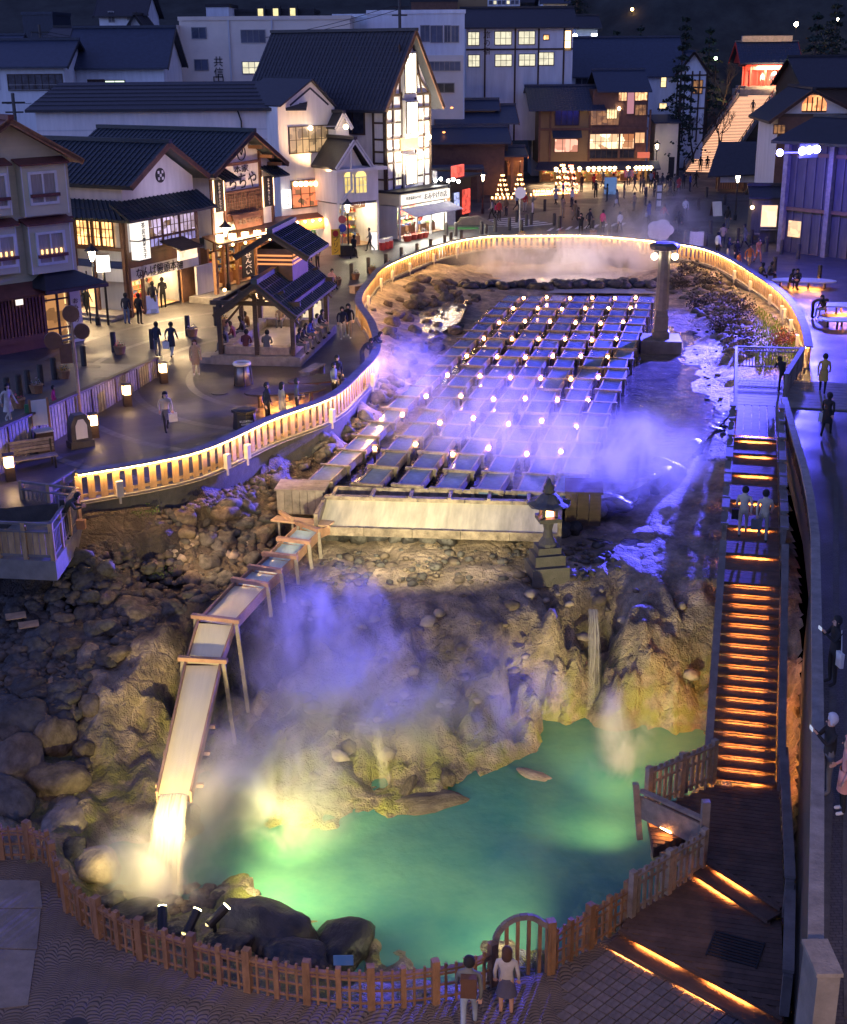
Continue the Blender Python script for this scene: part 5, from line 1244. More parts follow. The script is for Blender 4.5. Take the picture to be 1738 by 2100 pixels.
# ================================================================= small pale shop with porch gable
A = P(704,508); B = P(787,500)
b = Bd('porch_shop', 'small pale shop with white porch gable and arched yellow windows', 'shop', A, B)
L_ = b.L; xp, zP = b.px(738,283,-.3); _, zE = b.px(702,322,-.3); zcn = b.px(745,340)[1]; zb = b.px(740,412)[1]
MB().box(0,L_,0,5,zb,zcn).build('wall', M['white'], b.t)
xe1 = 2*xp-b.px(700,322)[0]
mb = MB(); mb.vprism([(-.1,zcn),(xe1-.3,zcn),(xp,zP-.25)],.3,5); mb.build('gable_wall', M['white'], b.t)
b.roof_front(-.3,xe1+.1,-.5,5,xp,zcn+.05,zP,M['roof'],.16,ribs=False,rake=M['white'])
MB().box(-.3,L_+.5,-.5,.0,zcn-.28,zcn-.05).build('cornice', M['white'], b.t)
for k, (u0,u1) in enumerate(((717,736),(740,762))):
    x0,x1,z0,z1 = b.rect(u0,362,u1,393); b.window(x0,x1,z0,z1,0,nx=3,nz=2,pane=emis('yellow_window',(1,.72,.2),1.0,.35,2),frame=M['white'],fw=.06)
    n = 8; r_ = (x1-x0)/2; mb = MB(); mb.add([((x0+x1)/2,-.04,z1+.06)]+[((x0+x1)/2+r_*math.cos(PI*i/n),-.04,z1+.06+r_*.9*math.sin(PI*i/n)) for i in range(n+1)],[(0,i+2,i+1) for i in range(n)]); mb.build('fanlight', emis('fanlight_yellow',(1,.72,.2),1.3), b.t)
x0,x1,z0,z1 = b.rect(726,412,758,424,-.1); MB().box(x0,x1,-.2,-.1,z0,z1).build('sign_board', M['wood_brown'], b.t); b.text('ヒーリー', (x0+x1)/2, (z0+z1)/2, (z1-z0)*.8, M['sign_white'], -.22)
b.shop(.15,L_-.1,.04,zb-.1,.1,3,power=150,col=(1,.86,.5),wall=M['white'])
for x in (0,L_-.15): MB().box(x,x+.15,-.02,.1,0,zb).build('pier', M['white'], b.t)
px_ = b.px(725,300); MB().tube([(px_[0],-.4,zP-.3),(px_[0],-.4,zcn-1.5),(px_[0]-.8,-.4,zcn-2.2),(px_[0]-.8,-.2,1.5)],.09,6).build('downpipe', M['white2'], b.t)
lamp('porch_wash','AREA',tuple(b.A+b.ex*(L_*.5)+b.ey*(-.6)+Vector((0,0,3.4))),120,(1,.85,.5),2.0,tuple(b.A+b.ex*(L_*.5)+b.ey*(-3)),sx=.5)
# dormer on the hall to its left
x0,x1,z0,z1 = b.rect(702,258,728,285,2.0); mb = MB(); mb.vprism([(x0,z0-2),(x1,z0-2),(x1,z1),((x0+x1)/2,z1+.9),(x0,z1)],2,4); mb.build('dormer_wall', M['white'], b.t)
b.roof_front(x0-.15,x1+.15,1.7,4.2,(x0+x1)/2,z1-.05,z1+1.0,M['roof'],.1,ribs=False,name='dormer_roof',rake=M['white'])

# ================================================================= half-timbered tower shop
A = P(803,487); B = P(893,471)
b = Bd('half_timbered_shop', 'tall half-timbered shop, its white gable floodlit under a steep dark roof', 'shop', A, B)
b.t['label'] = 'tall floodlit half-timbered shop with steep dark roof and white lettered fascia'
L_ = b.L; zs_ = b.px(850,387)[1]; xp = L_*.5; zP = b.px(863,62,-.9)[1]; zE = b.px(803,192)[1]; zEr = b.px(889,195)[1]
zE = (zE+zEr)/2; D_ = 13
mb = MB(); mb.vprism([(0,zs_),(L_,zs_),(L_,zE),(xp,zP-.3),(0,zE)],0,D_); mb.build('wall', M['white'], b.t)
b.roof_front(-1.0,L_+.7,-.9,D_+.6,xp,zE-1.0,zP,M['roof'],.2,ribs=True,rake=M['wood_brown'])
def tb(x0,z0,x1,z1,w=.16,nm='timber'): MB().beam((x0,-.05,z0),(x1,-.05,z1),.09,w,up=(0,0,1) if abs(x1-x0) > .01 else (1,0,0)).build(nm, M['wood_dark'], b.t)
lv_ = [zs_+.1]; nl = 4; Hh = zE-zs_
for x in (.08,L_*.16,L_*.34,L_*.66,L_*.84,L_-.08): MB().box(x-.08,x+.08,-.1,0,zs_,zE+(.2 if .3 < x/L_ < .7 else 0)).build('timber', M['wood_dark'], b.t)
for t_ in (0,.13,.3,.42,.55,.72,.86,1.0): MB().box(0,L_*.34,-.085,0,zs_+Hh*t_-.07,zs_+Hh*t_+.07).build('timber', M['wood_dark'], b.t); MB().box(L_*.66,L_,-.085,0,zs_+Hh*t_-.07,zs_+Hh*t_+.07).build('timber', M['wood_dark'], b.t)
MB().box(L_*.30,L_*.70,-.12,.0,zs_+Hh*.42,zs_+Hh*.55).build('carved_panel', M['wood_warm'], b.t); MB().box(0,L_,-.1,.0,zE-.1,zE+.1).build('timber', M['wood_dark'], b.t)
for s_ in (-1,1):
    for k, (xa,xb) in enumerate(((.44,.30),(.36,.16))): MB().beam((xp+s_*L_*.46,-.05,zE+.05) if k else (xp+s_*L_*.30,-.05,zE+.05),(xp+s_*L_*.20,-.05,zE+2.4-k*.9),.09,.12,up=(0,-1,0)).build('timber', M['wood_dark'], b.t)
MB().box(xp-L_*.2,xp+L_*.2,-.1,.0,zE+2.6,zE+2.9).build('timber', M['wood_dark'], b.t)
for x in (xp-L_*.18,xp+L_*.18): MB().box(x-.07,x+.07,-.09,0,zE,zE+3.6).build('timber', M['wood_dark'], b.t)
# oriel windows, top to bottom
for t0,t1,pr in ((1.02,1.42,.25),(.60,.92,.35),(.06,.36,.25)):
    z0 = zs_+Hh*t0; z1 = zs_+Hh*t1; xo0, xo1 = L_*.36, L_*.64
    MB().box(xo0,xo1,-pr,-.0,z0-.35,z1+.15).build('oriel', M['white'], b.t); b.window(xo0+.12,xo1-.12,z0,z1,-pr,nx=3,nz=1,pane=emis('oriel_window',(1,.88,.66),3.2,.25,2),frame=M['wood_dark'],fw=.06)
for t0,t1 in ((.60,.84),(.06,.38)):
    for xa,xb in ((.18,.33),(.67,.82)): b.window(L_*xa+.1,L_*xb-.05,zs_+Hh*t0,zs_+Hh*t1,0,nx=2,nz=4,pane=emis('casement',(1,.85,.6),1.2,.3,3),frame=M['white'],fw=.07)
# side wall facing the camera
y0,y1,z0,z1 = b.srect(736,224,774,272)
ang_ = 0
b.window(2.0,4.2,z0,z1,0,axis='y',nx=2,nz=1,pane=M['glass_dark'],frame=M['wood_dark'],fw=.1)
for y in (.08,1.1): MB().box(-.09,.0,y-.08,y+.08,zs_,zE).build('timber', M['wood_dark'], b.t)
for t_ in (0,.13,.3,.42,.55,.72,.86,1.0): MB().box(-.08,0,0,1.15,zs_+Hh*t_-.07,zs_+Hh*t_+.07).build('timber', M['wood_dark'], b.t)
MB().box(.0,L_,1.2,D_,0,zs_).build('rear_wall', M['white2'], b.t)
# shop front
MB().box(-.5,L_+.1,-1.6,1.1,zs_-.9,zs_-.02).build('shop_roof', M['cream'], b.t); MB().box(-.6,L_+.2,-1.75,1.2,zs_-.015,zs_+.15).build('shop_roof_edge', M['roof'], b.t)
x0,x1 = -.3,L_+.2; MB().box(x0,x1,-1.72,-1.61,zs_-.85,zs_-.12).build('fascia_sign', E['sign_soft'], b.t); b.text('おみやげの店', L_*.70, zs_-.46, .52, M['sign_black'], -1.74, w=L_*.52); b.text('草津温泉みやげ', L_*.2, zs_-.4, .26, M['sign_black'], -1.74, w=L_*.34)
MB().slab((-.4,-3.0,zs_-1.6),(L_+.2,-3.0,zs_-1.6),(L_+.2,-1.62,zs_-1.1),(-.4,-1.62,zs_-1.1),.05).build('awning', M['white'], b.t)
b.shop(-.4,L_,.04,zs_-.95,-1.3,2.4,power=300,col=(1,.92,.78),wall=M['white'],nsh=5)
for x in (-.45,L_*.3,L_*.62,L_-.1): MB().box(x,x+.12,-1.6,-1.45,0,zs_-.9).build('pier', M['white'], b.t)
for x in (L_*.2,L_*.7,L_*1.0): lamp('facade_flood','SPOT',tuple(b.A+b.ex*x+b.ey*(-2.2)+Vector((0,0,zs_+.2))),5000,(1,.84,.60),.15,tuple(b.A+b.ex*L_*.5+Vector((0,0,zE))),95,.7)
lamp('shop_spill','AREA',tuple(b.A+b.ex*L_*.5+b.ey*(-3.1)+Vector((0,0,zs_-1.7))),420,(1,.9,.7),4.0,tuple(b.A+b.ex*L_*.5+b.ey*(-6)),sx=.8)
fl = thing('facade_floodlights', 'cluster of bright floodlights on the shop canopy edge beside the half-timbered tower', 'floodlights', b.A+b.ex*(L_*1.0)+b.ey*(-1.6)+Vector((0,0,zs_+.15)))
for i,(dx_,dz_) in enumerate(((-.9,.25),(-.5,.35),(.1,.2),(.5,.3),(.9,.15))): 
    MB().box(dx_-.02,dx_+.02,-.02,.02,0,dz_).build('bracket', M['black'], fl); MB().sphere((dx_,0,dz_+.1),.13,8).build('lens', emis('flood_lens',(1,.93,.8),60), fl)
st_ = thing('wall_spotlight', 'small spotlight on a long arm at the right edge of the tall white hall', 'spotlight', Q(722,258,98)); MB().beam((-1.6,.2,.05),(0,0,.05),.04,.04).build('arm', M['white2'], st_); MB().sphere((0,0,0),.16,8).build('lens', emis('spot_lens',(1,.7,.4),60), st_)
l2 = thing('wall_spotlight', 'bright bare spotlight projecting right of the half-timbered tower', 'spotlight', Q(891,281,104)); MB().beam((-1.2,.2,.0),(0,0,.0),.04,.04).build('arm', M['white2'], l2); MB().sphere((0,0,0),.2,8).build('lens', emis('spot_lens_b',(1,.75,.42),70), l2)
# dark annex shop right of the tower
A2 = P(905,468); B2 = P(975,448)
a_ = Bd('annex_shop', 'low black-fronted annex shop with lit doorway right of the half-timbered tower', 'shop', A2, B2)
L_ = a_.L; MB().box(0,L_,0,4,2.6,3.6).build('wall', M['black'], a_.t); MB().box(-.2,L_+.3,-1,4.2,3.6,3.75).build('flat_roof', M['roof'], a_.t)
a_.shop(.1,L_*.42,.04,2.6,.1,2.2,power=180,col=(1,.85,.6)); MB().box(L_*.42,L_*.95,.0,.2,0,2.6).build('front_panel', M['black'], a_.t)
MB().box(L_*.5,L_*.62,-.12,0,1.0,2.4).build('poster', emis('poster_glow',(.5,.55,1),1.2,.7,3), a_.t); MB().box(L_*.74,L_*.95,-.12,0,.5,2.5).build('poster', emis('poster_red',(1,.1,.06),1.3,.7,3), a_.t)
MB().box(L_*.28,L_*.6,-.6,-.4,3.76,4.7).build('roof_sign', emis('roof_sign_red',(1,.12,.08),1.4,.6,2), a_.t)
MB().box(-.1,.1,-.02,.3,0,4.5).build('pier', emis('lit_pier',(1,.7,.35),.0) if False else M['white'], a_.t)
# ================================================================= hillside behind the town
def hill_z(x, y):
    r = max(0.0, y-160)*(.30 if x > 0 else .20)
    l = max(0.0, y-116)*.16*max(0,min(1,(-x+2)/14))
    k = max(0.0, (y-184))*.5*max(0,min(1,(x-20)/14))+max(0.0, y-160)*.30
    b_ = max(r, l, k)
    if y > 230: b_ += (y-230)*.35
    return b_
mb = MB(); xs = list(range(-130,171,5)); ys_ = list(range(116,420,5)); 
for y in ys_:
    for x in xs: mb.v.append((x,y,hill_z(x,y)-.06+ (.5*noise.noise(Vector((x*.07,y*.07,0))) if hill_z(x,y) > .3 else 0)))
nx_ = len(xs)
for j in range(len(ys_)-1):
    for i in range(nx_-1): mb.f.append((j*nx_+i,j*nx_+i+1,(j+1)*nx_+i+1,(j+1)*nx_+i)); mb.m.append(0)
M['hill'] = mat('dark_hillside', (.035,.04,.035), .95, .5, .25, .8, 1.2)
struct('hillside', mb, M['hill'], True)
M['blue_white'] = mat('pale_wall', (.70,.73,.76), .8, .15, 1.0, stretch=(1.4,1.4,.2))
# generic hillside house
def house(name, label, u0, v0, u1, v1, D, depth, roofm, wallm, kind='side', wins=(), pane=None, rise=1.6, ov=.5, cat='house', base=None, ang=0, nxz=(2,1), litp=()):
    a = Q(u0,v1,D); c = Q(u1,v1,D); zt = Q((u0+u1)/2,v0,D).z
    z0 = hill_z(a.x,D)-3 if base is None else base
    z0 = min(z0, a.z-.3)
    b = Bd(name, label, cat, (a.x,D,z0), ang=ang); L_ = c.x-a.x; H_ = zt-z0
    MB().box(0,L_,0,depth,0,H_).build('wall', wallm, b.t)
    if kind == 'side': b.roof_side(-ov,L_+ov,-ov*1.2,depth+ov,depth/2,H_-.05,H_+rise,roofm,.15,ribs=False,rake=M['roof'])
    if kind == 'side':
        for x in (0.001,L_-.101): MB().add([(x,0,H_),(x,depth,H_),(x,depth/2,H_+rise-.2),(x+.1,0,H_),(x+.1,depth,H_),(x+.1,depth/2,H_+rise-.2)],[(0,2,1),(3,4,5),(0,1,4,3),(1,2,5,4),(2,0,3,5)]).build('gable_wall', wallm, b.t)
    if kind == 'front':
        MB().vprism([(0,H_),(L_,H_),(L_/2,H_+rise)],0,depth).build('gable_wall', wallm, b.t); b.roof_front(-ov,L_+ov,-ov,depth+ov,L_/2,H_-.1,H_+rise,roofm,.15,ribs=False,rake=M['roof'])
    if kind == 'flat':
        MB().box(-.1,L_+.1,-.1,depth+.1,H_,H_+.35).build('parapet', roofm, b.t); MB().box(.2,L_-.2,.2,depth-.2,H_+.351,H_+.36).build('roof', M['roof'], b.t)
    for w_ in wins:
        m = w_[4] if len(w_) > 4 else M['glass_dark']; nn_ = w_[5] if len(w_) > 5 else nxz
        fr = w_[6] if len(w_) > 6 else M['metal']
        b.pwin(*w_[:4], nx=nn_[0], nz=nn_[1], pane=m, frame=fr)
    b.L = L_; b.H = H_; return b
WW = E['win_white']; GD = M['glass_dark']
M['glass_blue'] = mat('dusk_glass', (.10,.12,.17), .15, .3, 1)
GB = M['glass_blue']
# white house with hipped roof, far left
bh = house('hillside_house', 'white two-wing house with blue-grey hipped roof behind the long hall at upper left', 160,128,352,168,118,9,M['roof_blue'],M['blue_white'],'side',((196,154,228,171,GD,(2,1),M['wood_dark']),(231,156,270,171,emis('pale_green_window',(.8,1,.75),1.3),(2,1),M['wood_dark'])),rise=3.2)
bh = house('hillside_house', 'white house with a long dark-framed window band at the upper left edge', -90,122,150,190,114,8,M['roof_blue'],M['blue_white'],'side',((32,141,142,172,mat('band_glass',(.08,.09,.12),.2,.6,2),(8,1),M['wood_dark']),(-20,140,11,169,WW,(2,2),M['wood_dark'])),rise=2.0)
for k in (0,1): MB().box(bh.px(32,170,-.6)[0],bh.px(144,170,-.6)[0],-.62,-.58,bh.px(80,172)[1]+k*.4,bh.px(80,172)[1]+k*.4+.05).build('balcony_rail', M['metal'], bh.t)
# big cream apartment block
ba = house('apartment_block', 'large cream three-storey apartment block with lettering on its facade', 390,36,735,170,132,12,M['beige'],M['beige'],'flat',((410,50,438,71,GB),(415,116,441,136,GB),(511,57,559,81,GB,(4,1)),(513,122,562,145,WW,(4,2)),(611,62,655,84,WW,(3,1)),(760-120,122,665,145,WW,(2,1))),cat='building',base=6,nxz=(2,1))
a = Q(310,170,130); c = Q(390,170,132)
mb = MB(); mb.box(a.x-Q(390,170,132).x-.0,0,-1.2,11,0,ba.H-.4); mb.build('side_wing', M['beige'], ba.t)
for u0,v0,u1,v1 in ((322,58,338,86),(372,54,388,82),(376,124,392,150)):
    x0,x1,z0,z1 = ba.rect(u0,v0,u1,v1,-1.2); ba.window(x0,min(x1,-.15),z0,z1,-1.2,pane=GB,frame=M['beige'],fw=.15)
for u in (487,575): x = ba.px(u,100)[0]; MB().box(x-.08,x+.08,-.12,-.0,0,ba.H).build('downpipe', M['white2'], ba.t)
xx, zz = ba.px(463,131); ba.text('共信', xx, zz, .95, M['sign_black'], -.05, True)
xx, zz = ba.px(463,160); ba.text('中', xx, zz, 1.2, M['sign_black'], -.05)
# modern white block
bm_ = house('modern_block', 'white modern block with wide strip windows behind the half-timbered tower', 770,28,968,110,136,14,M['blue_white'],M['blue_white'],'flat',((879,53,896,85,GB),(900,54,923,87,GB,(2,1)),(928,54,939,87,GB),(942,55,956,87,GB)),cat='building',base=3)
x0,x1,z0,z1 = bm_.rect(885,114,964,175,.6); MB().box(x0,x1,-.05,.6,0,bm_.px(920,114)[1]).build('lower_wall', M['beige'], bm_.t)
bm_.pwin(895,128,958,145,-.08,nx=6,nz=1,pane=GB,frame=M['metal'])
bm_.pwin(905,172,945,190,-.08,nx=2,nz=1,pane=GD,frame=M['metal'])
house('modern_annex', 'plain white blank-walled annex left of the modern block', 700,34,775,70,140,9,M['blue_white'],M['blue_white'],'flat',(),cat='building',base=6)
# hotel with lit windows
bt = house('hotel', 'blue-white timber-framed hotel with two rows of lit windows above the bathhouse', 970,58,1188,150,150,10,M['roof'],M['blue_white'],'side',tuple((u0,v0,u1,v1,WW,(3,2),M['wood_dark']) for v0,v1 in ((68,94),(115,138)) for u0,u1 in ((976,998),(1031,1064),(1080,1112))),rise=2.0,cat='building',base=4)
for u in (1010,1072,1120,1172): x = bt.px(u,100)[0]; MB().box(x-.09,x+.09,-.1,0,0,bt.H).build('timber', M['wood_dark'], bt.t)
z = bt.px(1050,104)[1]; MB().box(0,bt.L,-.08,-.0,z-.09,z+.09).build('timber', M['wood_dark'], bt.t)
bt.pwin(1174,68,1186,107,-.02,nx=1,nz=2,pane=emis('stair_window',(1,.6,.25),3.5),frame=M['wood_dark']); bt.pwin(1131,76,1141,85,nx=1,nz=1,pane=E['win_warm'],frame=M['wood_dark'])
bt.pwin(1120,112,1150,137,nx=3,nz=2,pane=WW,frame=M['wood_dark'])
xx, zz = bt.px(1014,90); bt.text('旅の宿', xx, zz, .8, M['wood_dark'], -.05, True)
# top edge of the picture
house('hillside_house', 'pale gabled house behind the cream apartment block at the top', 222,22,312,62,150,9,M['roof'],M['blue_white'],'side',((278,23,307,31,GB),(240,14,250,35,GB)),rise=3,base=12)
house('hillside_house', 'small blue gabled house tight against the left side of the apartment block', 278,62,318,96,146,6,M['roof'],M['blue_white'],'front',((293,63,308,80,GD),),rise=2.0,base=8)
house('hillside_house', 'dark-eaved low house with a pale wall panel at upper left', 120,64,290,96,150,8,M['roof'],M['wood_dark'],'side',((186,67,244,82,M['blue_white'],(1,1)),),rise=1.0,base=8)
house('hillside_house', 'grey box-shaped building with flat roof at the top left', 64,18,126,48,175,9,M['roof_blue'],M['roof_blue'],'flat',(),base=14)
house('hillside_house', 'very low dark roof at the left edge above the white house', -60,88,40,100,150,8,M['roof_blue'],M['wood_dark'],'side',((38,74,66,97,M['blue_white'],(1,1)),),rise=1.5,base=8)
bd_ = house('mansard_house', 'dark mansard-roofed house with three lit dormers at the top', 485,20,660,36,165,10,M['roof'],M['roof'],'flat',(),base=16)
for u in (551,582,617):
    x, z = bd_.px(u,24,-.8); MB().box(x-.55,x+.55,-.8,.5,z-1.1,z+.9).build('dormer', M['roof'], bd_.t); MB().box(x-.3,x+.3,-.86,-.802,z-.8,z+.6).build('dormer_pane', emis('dormer_glow',(1,.85,.4),1.0,.3,2), bd_.t)
house('hillside_house', 'long low pale house at the very top left of centre', 440,8,486,34,160,8,M['roof'],M['blue_white'],'flat',(),base=12)
yb = house('yellow_block', 'ochre-yellow building with a green-lit lower edge at the top centre', 955,-14,1016,40,190,9,M['ochre'],M['ochre'],'flat',(),cat='building',base=16)
tw = house('tower_block', 'distant pale apartment tower with rows of balconies at the top centre', 1016,-30,1082,46,210,12,M['blue_white'],M['blue_white'],'flat',(),cat='building',base=16)
for i in range(7):
    for j in range(5):
        tw.pwin(1020+i*9,-22+j*13,1026+i*9,-15+j*13,nx=1,nz=1,pane=GB if (i+j)%3 else WW,frame=M['metal'],fw=.05)
house('hillside_house', 'pale gabled house high on the hill right of the distant tower', 1130,10,1180,40,205,9,M['roof_blue'],M['blue_white'],'side',((1145,20,1165,30,GB),),rise=3,base=18)
house('hillside_house', 'dim brown low building at the top just left of the yellow block', 860,4,955,26,180,9,M['roof'],M['wood_brown'],'flat',(),base=14)
house('hillside_house', 'faint dark blue house at the top right of the tower', 1085,8,1130,34,215,9,M['roof'],M['roof_blue'],'side',(),rise=2,base=20)
house('hillside_house', 'small pale walled house among trees above the lodge roof', 1196,62,1240,96,175,7,M['roof'],M['blue_white'],'side',((1228,74,1240,92,emis('white_glow',(.9,1,1),6),(1,1)),),rise=1.5,base=10)

# ================================================================= bathhouse and porch
bc = Bd('bathhouse', 'low timber bathhouse with layered dark roofs behind the far end of the road', 'building', P(893,402), ang=R(2))
def tier(u0,u1,ve,vr,y0,y1,m=M['roof_blue'],nm='roof',ov=.0):
    x0,ze = bc.px(u0,ve,y0); x1,_ = bc.px(u1,ve,y0); zr = bc.px((u0+u1)/2,vr,(y0+y1)/2)[1]; bc.roof_side(x0,x1,y0,y1,(y0+y1)/2,ze,zr,m,.15,ribs=False,name=nm,rake=M['wood_brown']); return x0,x1,ze,zr
x0,x1,ze,zr = tier(888,1062,294,262,-1,7); MB().box(x0+.6,x1-.6,0,6,0,ze).build('wall', M['wood_brown'], bc.t)
x0,x1,ze,zr = tier(905,1078,254,218,3,11); MB().box(x0+1,x1-1,4,10,0,ze).build('upper_wall', M['wood_dark'], bc.t); z = ze
bc.pwin(965,256,1056,269,3.9,nx=6,nz=1,pane=GD,frame=M['wood_dark'])
x0,x1,ze,zr = tier(938,1040,226,206,5,9); MB().box(x0+.5,x1-.5,5.5,8.5,z,ze).build('lantern_wall', M['ochre'], bc.t)
for u,v in ((940,222),(923,272)):
    x,z = bc.px(u,v,1); MB().sphere((x,1,z),.16,8,.6).build('gable_light', emis('gable_ember',(1,.35,.1),2.5), bc.t)
bp_ = Bd('porch_hall', 'open-fronted timber porch hall with gabled roof and tall posts', 'building', P(990,396), ang=R(2))
x0,ze = bp_.px(985,321); x1,_ = bp_.px(1094,321); zr = bp_.px(1040,303,3)[1]
bp_.roof_side(x0,x1,-.6,6,2.7,ze,zr,M['roof_blue'],.15,ribs=False,rake=M['wood_warm'])
for u in (992,1022,1062,1082): x = bp_.px(u,350)[0]; MB().box(x-.15,x+.15,0,.3,0,ze).build('post', M['wood_warm'], bp_.t)
MB().box(.2,x1-.5,2.5,2.7,0,ze).build('back_wall', M['wood_warm'], bp_.t); MB().box(.2,x1-.5,0,.2,ze-.5,ze-.1).build('beam', M['wood_warm'], bp_.t); MB().box(.3,2.6,.1,.2,0,1.9).build('panel', M['ochre'], bp_.t)
MB().box(x1-2,x1-.8,.1,.2,0,1.6).build('panel', M['ochre'], bp_.t)
lamp('porch_glow','POINT',tuple(bp_.A+Vector((4,1.2,2.9))),60,(1,.5,.2),.1); lamp('gable_glow','POINT',tuple(bp_.A+Vector((x1+.1,-.4,ze-.3))),25,(1,.4,.15),.1)
b9 = Bd('roadside_shed', 'small lit shed with flat roof between the annex shop and the bathhouse', 'shed', P(893,402), ang=R(0)); b9.t.location.y -= 6
MB().box(-.2,5.0,-.2,3,3.0,3.2).build('roof', M['roof_blue'], b9.t); MB().box(0,4.8,2.6,2.8,0,3).build('wall', M['wood_brown'], b9.t); MB().box(.0,.5,.0,.3,0,3).build('lit_post', M['white2'], b9.t); MB().box(4.4,4.6,0,.3,0,3).build('post', M['wood_brown'], b9.t)
lamp('shed_glow','POINT',tuple(b9.t.location+Vector((.6,-.8,2.2))),40,(1,.8,.5),.1)

# ================================================================= three-storey lantern inn
A = P(1117,378); B = P(1345,378)
bi = Bd('lantern_inn', 'three-storey ochre timber inn with rows of glowing lanterns under its ground-floor eaves', 'inn', A, ang=R(1))
L_ = bi.px(1345,360)[0]; XR = L_
z1f = bi.px(1230,343)[1]; zr1 = bi.px(1230,229)[1]; xm = bi.px(1228,250)[0]; zrr = bi.px(1300,190)[1]
MB().box(0,xm+4,0,9,z1f,zr1).build('wall', M['ochre'], bi.t); MB().box(xm,L_-.6,-.03,9,z1f,zrr).build('wall', M['wood_brown'], bi.t)
x0,ze = bi.px(1098,229,-1); x1,_ = bi.px(1256,229,-1); bi.roof_side(x0,x1,-1,9.5,4.2,ze,bi.px(1180,181,4.2)[1],M['roof_blue'],.15,ribs=True)
x0,ze = bi.px(1240,193,-.8); x1,_ = bi.px(1352,193,-.8); bi.roof_side(x0,x1,-.8,9.5,4.2,ze,bi.px(1300,150,4.2)[1],M['roof_blue'],.15,ribs=False)
MB().slab((bi.px(1110,343,-1.6)[0],-1.6,z1f-.35),(L_+.8,-1.6,z1f-.35),(L_+.8,0,z1f+.35),(bi.px(1115,343)[0],0,z1f+.35),.12).build('eaves', M['roof_blue'], bi.t)
x0,x1,z0,z1 = bi.rect(1146,280,1206,286,-.6); bi.shed(x0,x1,-.8,z0,0,z1+.4,M['roof_blue'],.1,ribs=False)
WM = emis('inn_window',(1,.55,.25),1.5,.8,1.2,col2=(1,.3,.1)); WH = emis('inn_hall_window',(1,.72,.42),2.2,.8,1.0,col2=(1,.35,.1))
bi.pwin(1150,290,1197,316,nx=3,nz=1,pane=emis('inn_room',(.9,.45,.3),1.4,.7,1.0,col2=(1,.3,.15)),frame=M['wood_brown']); bi.pwin(1222,281,1312,311,-.05,nx=8,nz=2,pane=WH,frame=M['wood_brown']); bi.pwin(1222,314,1312,330,-.05,nx=8,nz=1,pane=GD,frame=M['wood_dark'])
bi.pwin(1315,279,1334,300,-.05,nx=2,nz=1,pane=WM,frame=M['wood_brown']); bi.pwin(1152,232,1200,261,nx=4,nz=1,pane=GD,frame=M['wood_dark'])
bi.pwin(1283,189,1299,213,-.05,nx=3,nz=1,pane=WM,frame=M['wood_brown']); bi.pwin(1316,189,1341,213,-.05,nx=4,nz=1,pane=WM,frame=M['wood_brown']); bi.pwin(1300,189,1314,240,-.05,nx=1,nz=1,pane=emis('curtain_glow',(.7,.3,.35),.6),frame=M['wood_brown']); bi.pwin(1316,222,1338,243,-.05,nx=3,nz=2,pane=E['win_dim'],frame=M['wood_brown'])
bi.pwin(1225,232,1282,262,-.05,nx=5,nz=1,pane=E['win_dim'],frame=M['wood_brown']); bi.pwin(1258,230,1278,249,-.1,nx=4,nz=1,pane=E['win_cream'],frame=M['wood_brown'])
for z in (z1f+.1,bi.px(1230,270)[1]): MB().box(-.1,L_-.5,-.12,-.001,z-.12,z+.12).build('beam', M['wood_brown'], bi.t)
for u in (1118,1140,1220,1282,1343): x = bi.px(u,300)[0]; MB().box(x-.1,x+.1,-.13,.0,z1f,zr1-.1).build('post', M['wood_brown'], bi.t)
bi.shop(.3,L_-.8,.04,z1f-.3,.3,3,power=60,col=(1,.66,.34),wall=M['wood_warm'])
for t_ in (0,.13,.33,.42,.62,.82,.95): MB().box(L_*t_,L_*t_+.25,-.02,.25,0,z1f-.3).build('pier', M['ochre'], bi.t)
for k,(u0,u1,n) in enumerate(((1152,1200,4),(1218,1262,5),(1272,1300,2),(1316,1346,5))):
    for i in range(n): x,z = bi.px(u0+(u1-u0)*i/max(1,n-1),352,-1.4); MB().sphere((x,-1.4,z),.24,8).build('lantern', emis('round_lantern',(1,.64,.3),14) if k+i == 0 else bpy.data.materials['round_lantern'], bi.t)
x0,x1,z0,z1 = bi.rect(1319,319,1344,331,-1.0); MB().box(x0,x1,-1.15,-1.0,z0,z1).build('roof_sign', emis('red_board',(1,.2,.1),.6), bi.t)
x0,x1,z0,z1 = bi.rect(1292,352,1310,370,-.4); MB().box(x0,x1,-.45,-.4,z0,z1).build('noren', emis('noren_violet',(.5,.08,.25),.35), bi.t)
for u,v in ((1229,227),(1283,229)): x,z = bi.px(u,v,-.2); MB().sphere((x,-.25,z),.16,8).build('wall_light', E['lamp_street'], bi.t)
lamp('inn_glow','AREA',tuple(bi.A+Vector((L_*.5,-1.9,z1f-.9))),420,(1,.62,.3),14,tuple(bi.A+Vector((L_*.5,-5,0))),sx=.5)
house('side_annexe', 'small pale house with one warm window at the left side of the lantern inn', 1104,232,1122,262,152,5,M['roof_blue'],M['blue_white'],'flat',((1106,230,1120,253,E['win_warm'],(2,2)),),base=0)
bl = house('lodge', 'large blue-roofed lodge with half-timbered right gable behind the lantern inn', 1138,162,1408,250,160,11,M['roof_blue'],M['blue_white'],'side',((1195,166,1245,180,GD,(4,1)),(1370,165,1380,186,E['win_cream'],(1,2)),(1366,220,1380,230,E['win_cream'],(2,1))),rise=4.2,cat='building',base=0)
x0,x1,z0,z1 = bl.rect(1400,160,1459,300,-1); mb = MB(); mb.vprism([(x0,0),(x1,0),(x1,z1),((x0+x1)/2,z1+2.2),(x0,z1)],-1,9); mb.build('gable_wing', M['blue_white'], bl.t)
